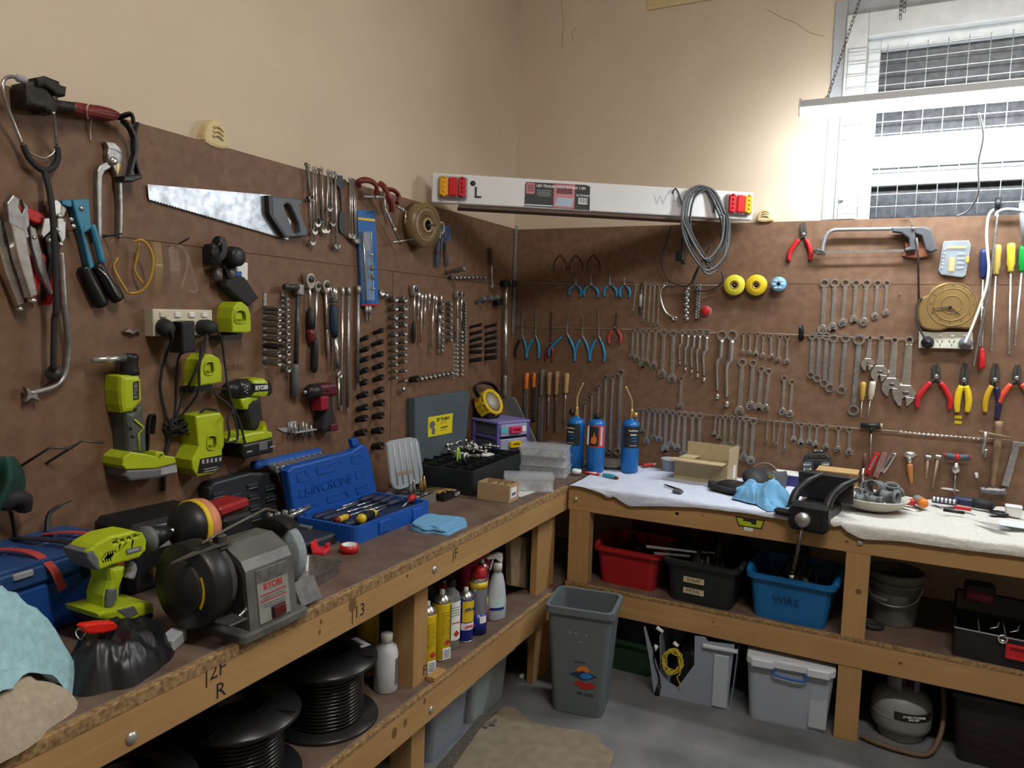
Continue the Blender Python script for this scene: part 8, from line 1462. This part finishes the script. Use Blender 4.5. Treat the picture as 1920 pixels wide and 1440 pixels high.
p = onz(kI(872, 908), 0); solo('paper_tag', MB().box((0, 0, .006), (.014, .02, .012), None, .002), PA, 'white paper tag on the floor behind the clear tubs', 'tag', T(p.x, p.y, 0))
# ---- left: clear tubs on the floor under the shelf
for y0, y1, lab, m_ in ((-1.315, -1.095, 'clear tub with clip lid under the left shelf, beside the carpet strip', MLK), (-1.075, -.82, 'clear tub under the left shelf closest to the bin', mat('milky_green', (.46, .54, .56), .3, alpha=.6)), (-1.89, -1.60, 'clear tub with white lid under the cable spools', MLK)):
    yc = (y0+y1)/2; wd = y1-y0; o = thing('storage_tub', lab, 'storage tub', fr((.255, yc, 0), (0, 1, 0), (-1, 0, 0), (0, 0, 1)))
    part('tub', tubm(wd*.86, .34, wd*.95, .365, .185, r=.02, rim=.004, rimh=.004), m_, o); part('lid', MB().prism(rrect(-wd/2, -.20, wd/2, .19, .02), .188, .215, bev=.008), mat('tub_lid', (.50, .55, .62), .4, alpha=.92), o); part('lid_clip', MB().box((wd*.22, -.203, .19), (wd*.42, .012, .04), None, .005), mat('tub_clip', (.58, .62, .68), .4), o)
    solo('tub_contents', heap(MB(), wd*.35, .135, .12, yc*5, p=4, fold=.3, n=30, m=8), mat('cloth_grey', (.24, .28, .36), .9), 'pale bundled contents inside the '+lab.replace(' with clip lid', '').replace(' with white lid', ''), 'contents', fr((.255, yc, .008), (0, 1, 0), (-1, 0, 0), (0, 0, 1)))
# ---- cans and bottles on the left shelf
def can(x, y, r, h, m_, label, cap=WH, name='spray_can', band=None, capm='nozzle', dome=CH, txt=None):
    o = thing(name, label, 'spray can', fr((x, y, SL), (.45, .9, 0), (-.9, .45, 0), (0, 0, 1)))
    part('body', MB().lathe([(r*.94, 0), (r, .003), (r, h-.004), (r*.97, h)], n=24), m_, o); part('dome', MB().lathe([(r*.97, h), (r*.9, h+r*.35), (r*.5, h+r*.75), (r*.42, h+r*.8)], n=24), dome, o)
    part('base_rim', MB().lathe([(r*.95, -.0), (r*1.02, .001), (r*1.02, .004), (r, .005)], n=24), CH, o)
    if capm == 'nozzle': part('nozzle', MB().lathe([(r*.3, h+r*.75), (r*.28, h+r*1.25), (r*.15, h+r*1.3)], n=10), cap, o)
    else: part('cap', MB().lathe([(r*.88, h+r*.3), (r*.86, h+r*.9), (r*.7, h+r*1.45), (r*.45, h+r*1.55)], n=20), cap, o)
    for z0, z1, m2, a0, a1 in (band or ()): part('label_band', MB().lathe([(r+.0005, h*z0), (r+.0005, h*z1)], n=24 if a1-a0 > 300 else 12, a0=a0, a1=a1), m2, o)
    for s_, z, sz, m2 in (txt or ()): text('label_lettering', s_, sz, m2, o, fr((0, -r-.0012, h*z), (1, 0, 0), (0, 0, 1), (0, -1, 0)), bold=.0004)
    return o
yc_ = mat('can_yellow', (.62, .44, .01), .3); dg = mat('can_green', (.015, .10, .03), .35); nv = mat('can_blue', (.01, .02, .22), .3); sv = mat('can_silver', (.30, .31, .36), .3, .5); red_ = mat('label_red3', (.50, .03, .03), .4)
def haz(o, r, h):
    part('hazard_diamond', MB().prism([(0, -.009), (.009, 0), (0, .009), (-.009, 0)], 0, .0008, fr((.004, -r-.0008, h*.33), (1, 0, 0), (0, 0, 1), (0, -1, 0))), red_, o); part('barcode_panel', MB().box((.002, -r-.0003, h*.13), (.026, .0016, .032)), PA, o)
    for i in range(5): part('barcode_bar', MB().box((.002, -r-.0012, h*.13-.01+i*.005), (.02, .0006, .0022)), mat('bar_blue', (.10, .16, .28), .6), o)
    for i in range(9): part('print_line', MB().box((-.001, -r-.0002, h*(.5+i*.045)), (.026, .001, .0012)), mat('print_brown', (.40, .26, .01), .5), o)
o = can(.455, -1.385, .0255, .165, yc_, 'yellow spray can right beside the shelf post'); haz(o, .0255, .165)
o = can(.445, -1.295, .0275, .165, yc_, 'yellow and green spray can behind the first yellow can', band=((.28, .98, dg, 300, 380),)); haz(o, .0275, .165)
can(.445, -1.158, .0245, .132, nv, 'blue and yellow lubricant can marked WD-40', band=((.48, .97, YL, 215, 325), (.30, .46, PA, 205, 335)), txt=(('WD-40', .78, .0125, nv), ('BONUS', .38, .0105, mat('bonus_red', (.55, .05, .10), .4))), name='lubricant_can')
can(.455, -1.10, .0285, .17, sv, 'silver and blue spray can with a red cap', RD, band=((.88, .99, YL, 0, 360), (.02, .42, nv, 0, 360), (.25, .38, PA, 250, 300)), capm='cap')
can(.43, -1.035, .022, .185, mat('can_dark', (.03, .03, .03), .35), 'slim dark spray can behind the spray bottle', band=((.05, .3, red_, 0, 360), (.32, .5, YL, 0, 360)))
can(.36, -1.14, .028, .16, mat('can_red', (.40, .05, .03), .35), 'red and white can at the back of the shelf', BK, capm='cap', band=((.5, .75, PA, 0, 360),))
for i, (x, y) in enumerate(((.33, -1.39), (.34, -1.27), (.33, -1.2))): can(x, y, .032, .15, mat('bottle_dark', (.012, .016, .018), .25), f'dark bottle at the back of the can shelf, {ORD[i]} from the shelf post', BK, 'dark_bottle', capm='cap', dome=BK)
o = thing('spirit_bottle', 'clear bottle with white label and red hazard diamond', 'bottle', fr((.43, -1.222, SL), (.45, .9, 0), (-.9, .45, 0), (0, 0, 1))); part('body', MB().lathe([(.027, 0), (.029, .004), (.029, .15), (.025, .165), (.012, .178), (.012, .19)], n=24), mat('bottle_clear', (.45, .50, .52), .1, alpha=.4), o); part('label', MB().lathe([(.0296, .03), (.0296, .145)], n=16, a0=200, a1=345), PA, o); part('hazard_diamond', MB().prism([(0, -.010), (.010, 0), (0, .010), (-.010, 0)], 0, .0008, fr((.004, -.0302, .05), (1, 0, 0), (0, 0, 1), (0, -1, 0))), red_, o); part('cap', MB().lathe([(.014, .185), (.014, .202), (.010, .204)], n=14), BK, o); part('red_line', MB().box((.003, -.0298, .083), (.03, .001, .002)), red_, o)
for i in range(4): part('print_line', MB().box((.0, -.0298, .13-i*.008), (.026, .001, .002)), LG, o)
o = thing('spray_bottle', 'white trigger spray bottle with blue liquid', 'spray bottle', fr((.45, -.965, SL), (.45, .9, 0), (-.9, .45, 0), (0, 0, 1)))
part('bottle', MB().lathe([(.030, 0), (.034, .004), (.034, .06), (.031, .09), (.027, .12), (.02, .145), (.013, .155), (.013, .165)], n=24, sq=.72), mat('bottle_frost', (.62, .68, .74), .25, alpha=.75), o); part('liquid', MB().lathe([(.029, .002), (.0325, .006), (.0325, .028), (.0005, .028)], n=20, sq=.7), mat('liquid_blue', (.06, .42, .62), .2), o); part('collar', MB().lathe([(.015, .16), (.015, .182), (.011, .185)], n=16), WH, o)
part('spray_head', MB().prism(spl2([(-.045, .214), (-.042, .204), (-.012, .202), (.008, .185), (.014, .19), (.014, .21), (.006, .218)], 2), -.008, .008, fr((0, 0, 0), (1, 0, 0), (0, 0, 1), (0, -1, 0)), bev=.002), WH, o); part('trigger', MB().tube(spl([(-.018, 0, .203), (-.024, 0, .188), (-.03, 0, .168)], 4), .004, 6), WH, o); part('label', MB().lathe([(.0346, .035), (.0346, .075)], n=12, a0=200, a1=290, sq=.74), mat('label_pale', (.50, .68, .72), .5), o); part('label_dark', MB().lathe([(.035, .036), (.035, .045)], n=12, a0=200, a1=290, sq=.74), nv, o)
o = thing('jerry_can', 'raspberry red plastic jerry can behind the spray bottle', 'jerry can', fr((.33, -.93, SL), (.3, .95, 0), (-.95, .3, 0), (0, 0, 1))); part('body', MB().box((0, 0, .10), (.13, .07, .20), None, .016, 3), mat('raspberry', (.42, .012, .07), .4), o); part('rib', MB().box((.045, -.037, .10), (.012, .006, .15), None, .003), MATS['raspberry'], o); part('cap', MB().lathe([(.016, 0), (.016, .02)], T(-.04, 0, .2), 14), BK, o)
A = Wall('L', kS(985, 190), w=.40); o = solo('timber_offcut', MB().prism(P2(A, [(880, 12), (1000, 18), (1098, 45), (1040, 200), (985, 345), (885, 330)], .42, kS), 0, .02, bev=.002), mat('rough_wood', (.24, .175, .105), .8, 0, .25, 25, .4), 'rough timber offcut leaning on the shelf end', 'timber', A.M); o.location.z += max(0, SL-min((A.M @ v.co).z for v in o.data.vertices))
o = thing('white_bottle', 'white plastic bottle beside the cable spool', 'bottle', fr((.42, -1.522, SL), (.45, .9, 0), (-.9, .45, 0), (0, 0, 1))); part('body', MB().lathe([(.028, 0), (.031, .004), (.031, .10), (.026, .118), (.014, .126), (.014, .135)], n=22), mat('bottle_white', (.60, .64, .68), .35), o); part('cap', MB().lathe([(.016, .13), (.016, .15), (.012, .152)], n=14), WH, o); part('label', MB().lathe([(.0315, .02), (.0315, .09)], n=10, a0=290, a1=350), GY, o)
can(.32, -1.47, .03, .18, mat('jar_yellow', (.45, .33, .01), .35), 'yellow bottle hidden behind the shelf post', BK, 'yellow_bottle', capm='cap', dome=BK)
solo('brown_rag', heap(MB(), .05, .05, .10, 1.9, p=2, fold=.4, n=30, m=8), mat('rag_ochre', (.16, .11, .03), .9), 'ochre rag stuffed behind the cable spool', 'rag', T(.24, -1.55, SL))
# spools
def spool(x, y, R, h, label, tag=False, dark=0):
    o = thing('cable_spool', label, 'cable spool', T(x, y, SL)); sp = mat('spool_black', (.012, .012, .013), .32)
    part('lower_flange', MB().lathe([(.03, 0), (R, 0), (R+.003, .004), (R, .009), (.03, .009)], n=48), sp, o)
    part('upper_flange', MB().lathe([(R*.42, h), (R*.45, h+.008), (R*.55, h+.004), (R*.98, h-.006), (R, h-.012), (R*.97, h-.016), (R*.42, h-.012), (R*.42, h)], n=48), sp, o)
    part('hub', MB().lathe([(R*.40, .009), (R*.40, h+.006), (R*.42, h+.008), (R*.43, .009)], n=32), sp, o)
    n = int((h-.03)/.008)
    for i in range(n): part('cable_turn', MB().lathe([(R*.70, -.0042), (R*.70+.0036, -.002), (R*.70+.0036, .002), (R*.70, .0042)], T(0, 0, .014+i*.0085), 40), mat('cable_gloss', (.010, .010, .011), .22), o)
    for a in (20, 110, 200, 290): part('flange_rib', MB().box((R*.72, 0, h+.001), (R*.5, .003, .003), RZ(a)), sp, o)
    if tag: part('paper_tag', MB().prism([(-.03, -.018), (.03, -.016), (.03, .016), (-.03, .018)], 0, .001, T(.03, R*.68, h-.001) @ RX(-3) @ RZ(-15)), PA, o); part('tag_print', MB().prism([(-.02, -.006), (.02, -.005), (.02, .002), (-.02, .002)], .001, .0014, T(.03, R*.68, h-.001) @ RX(-3) @ RZ(-15)), GY, o)
    return o
spool(.375, -1.705, .125, .16, 'black cable spool with paper tag nearest the white bottle', True); spool(.375, -1.97, .125, .15, 'black cable spool in the middle of the spool row'); spool(.375, -2.235, .125, .14, 'black cable spool furthest from the white bottle')
spool(.135, -1.86, .12, .15, 'black cable spool at the back between two others')
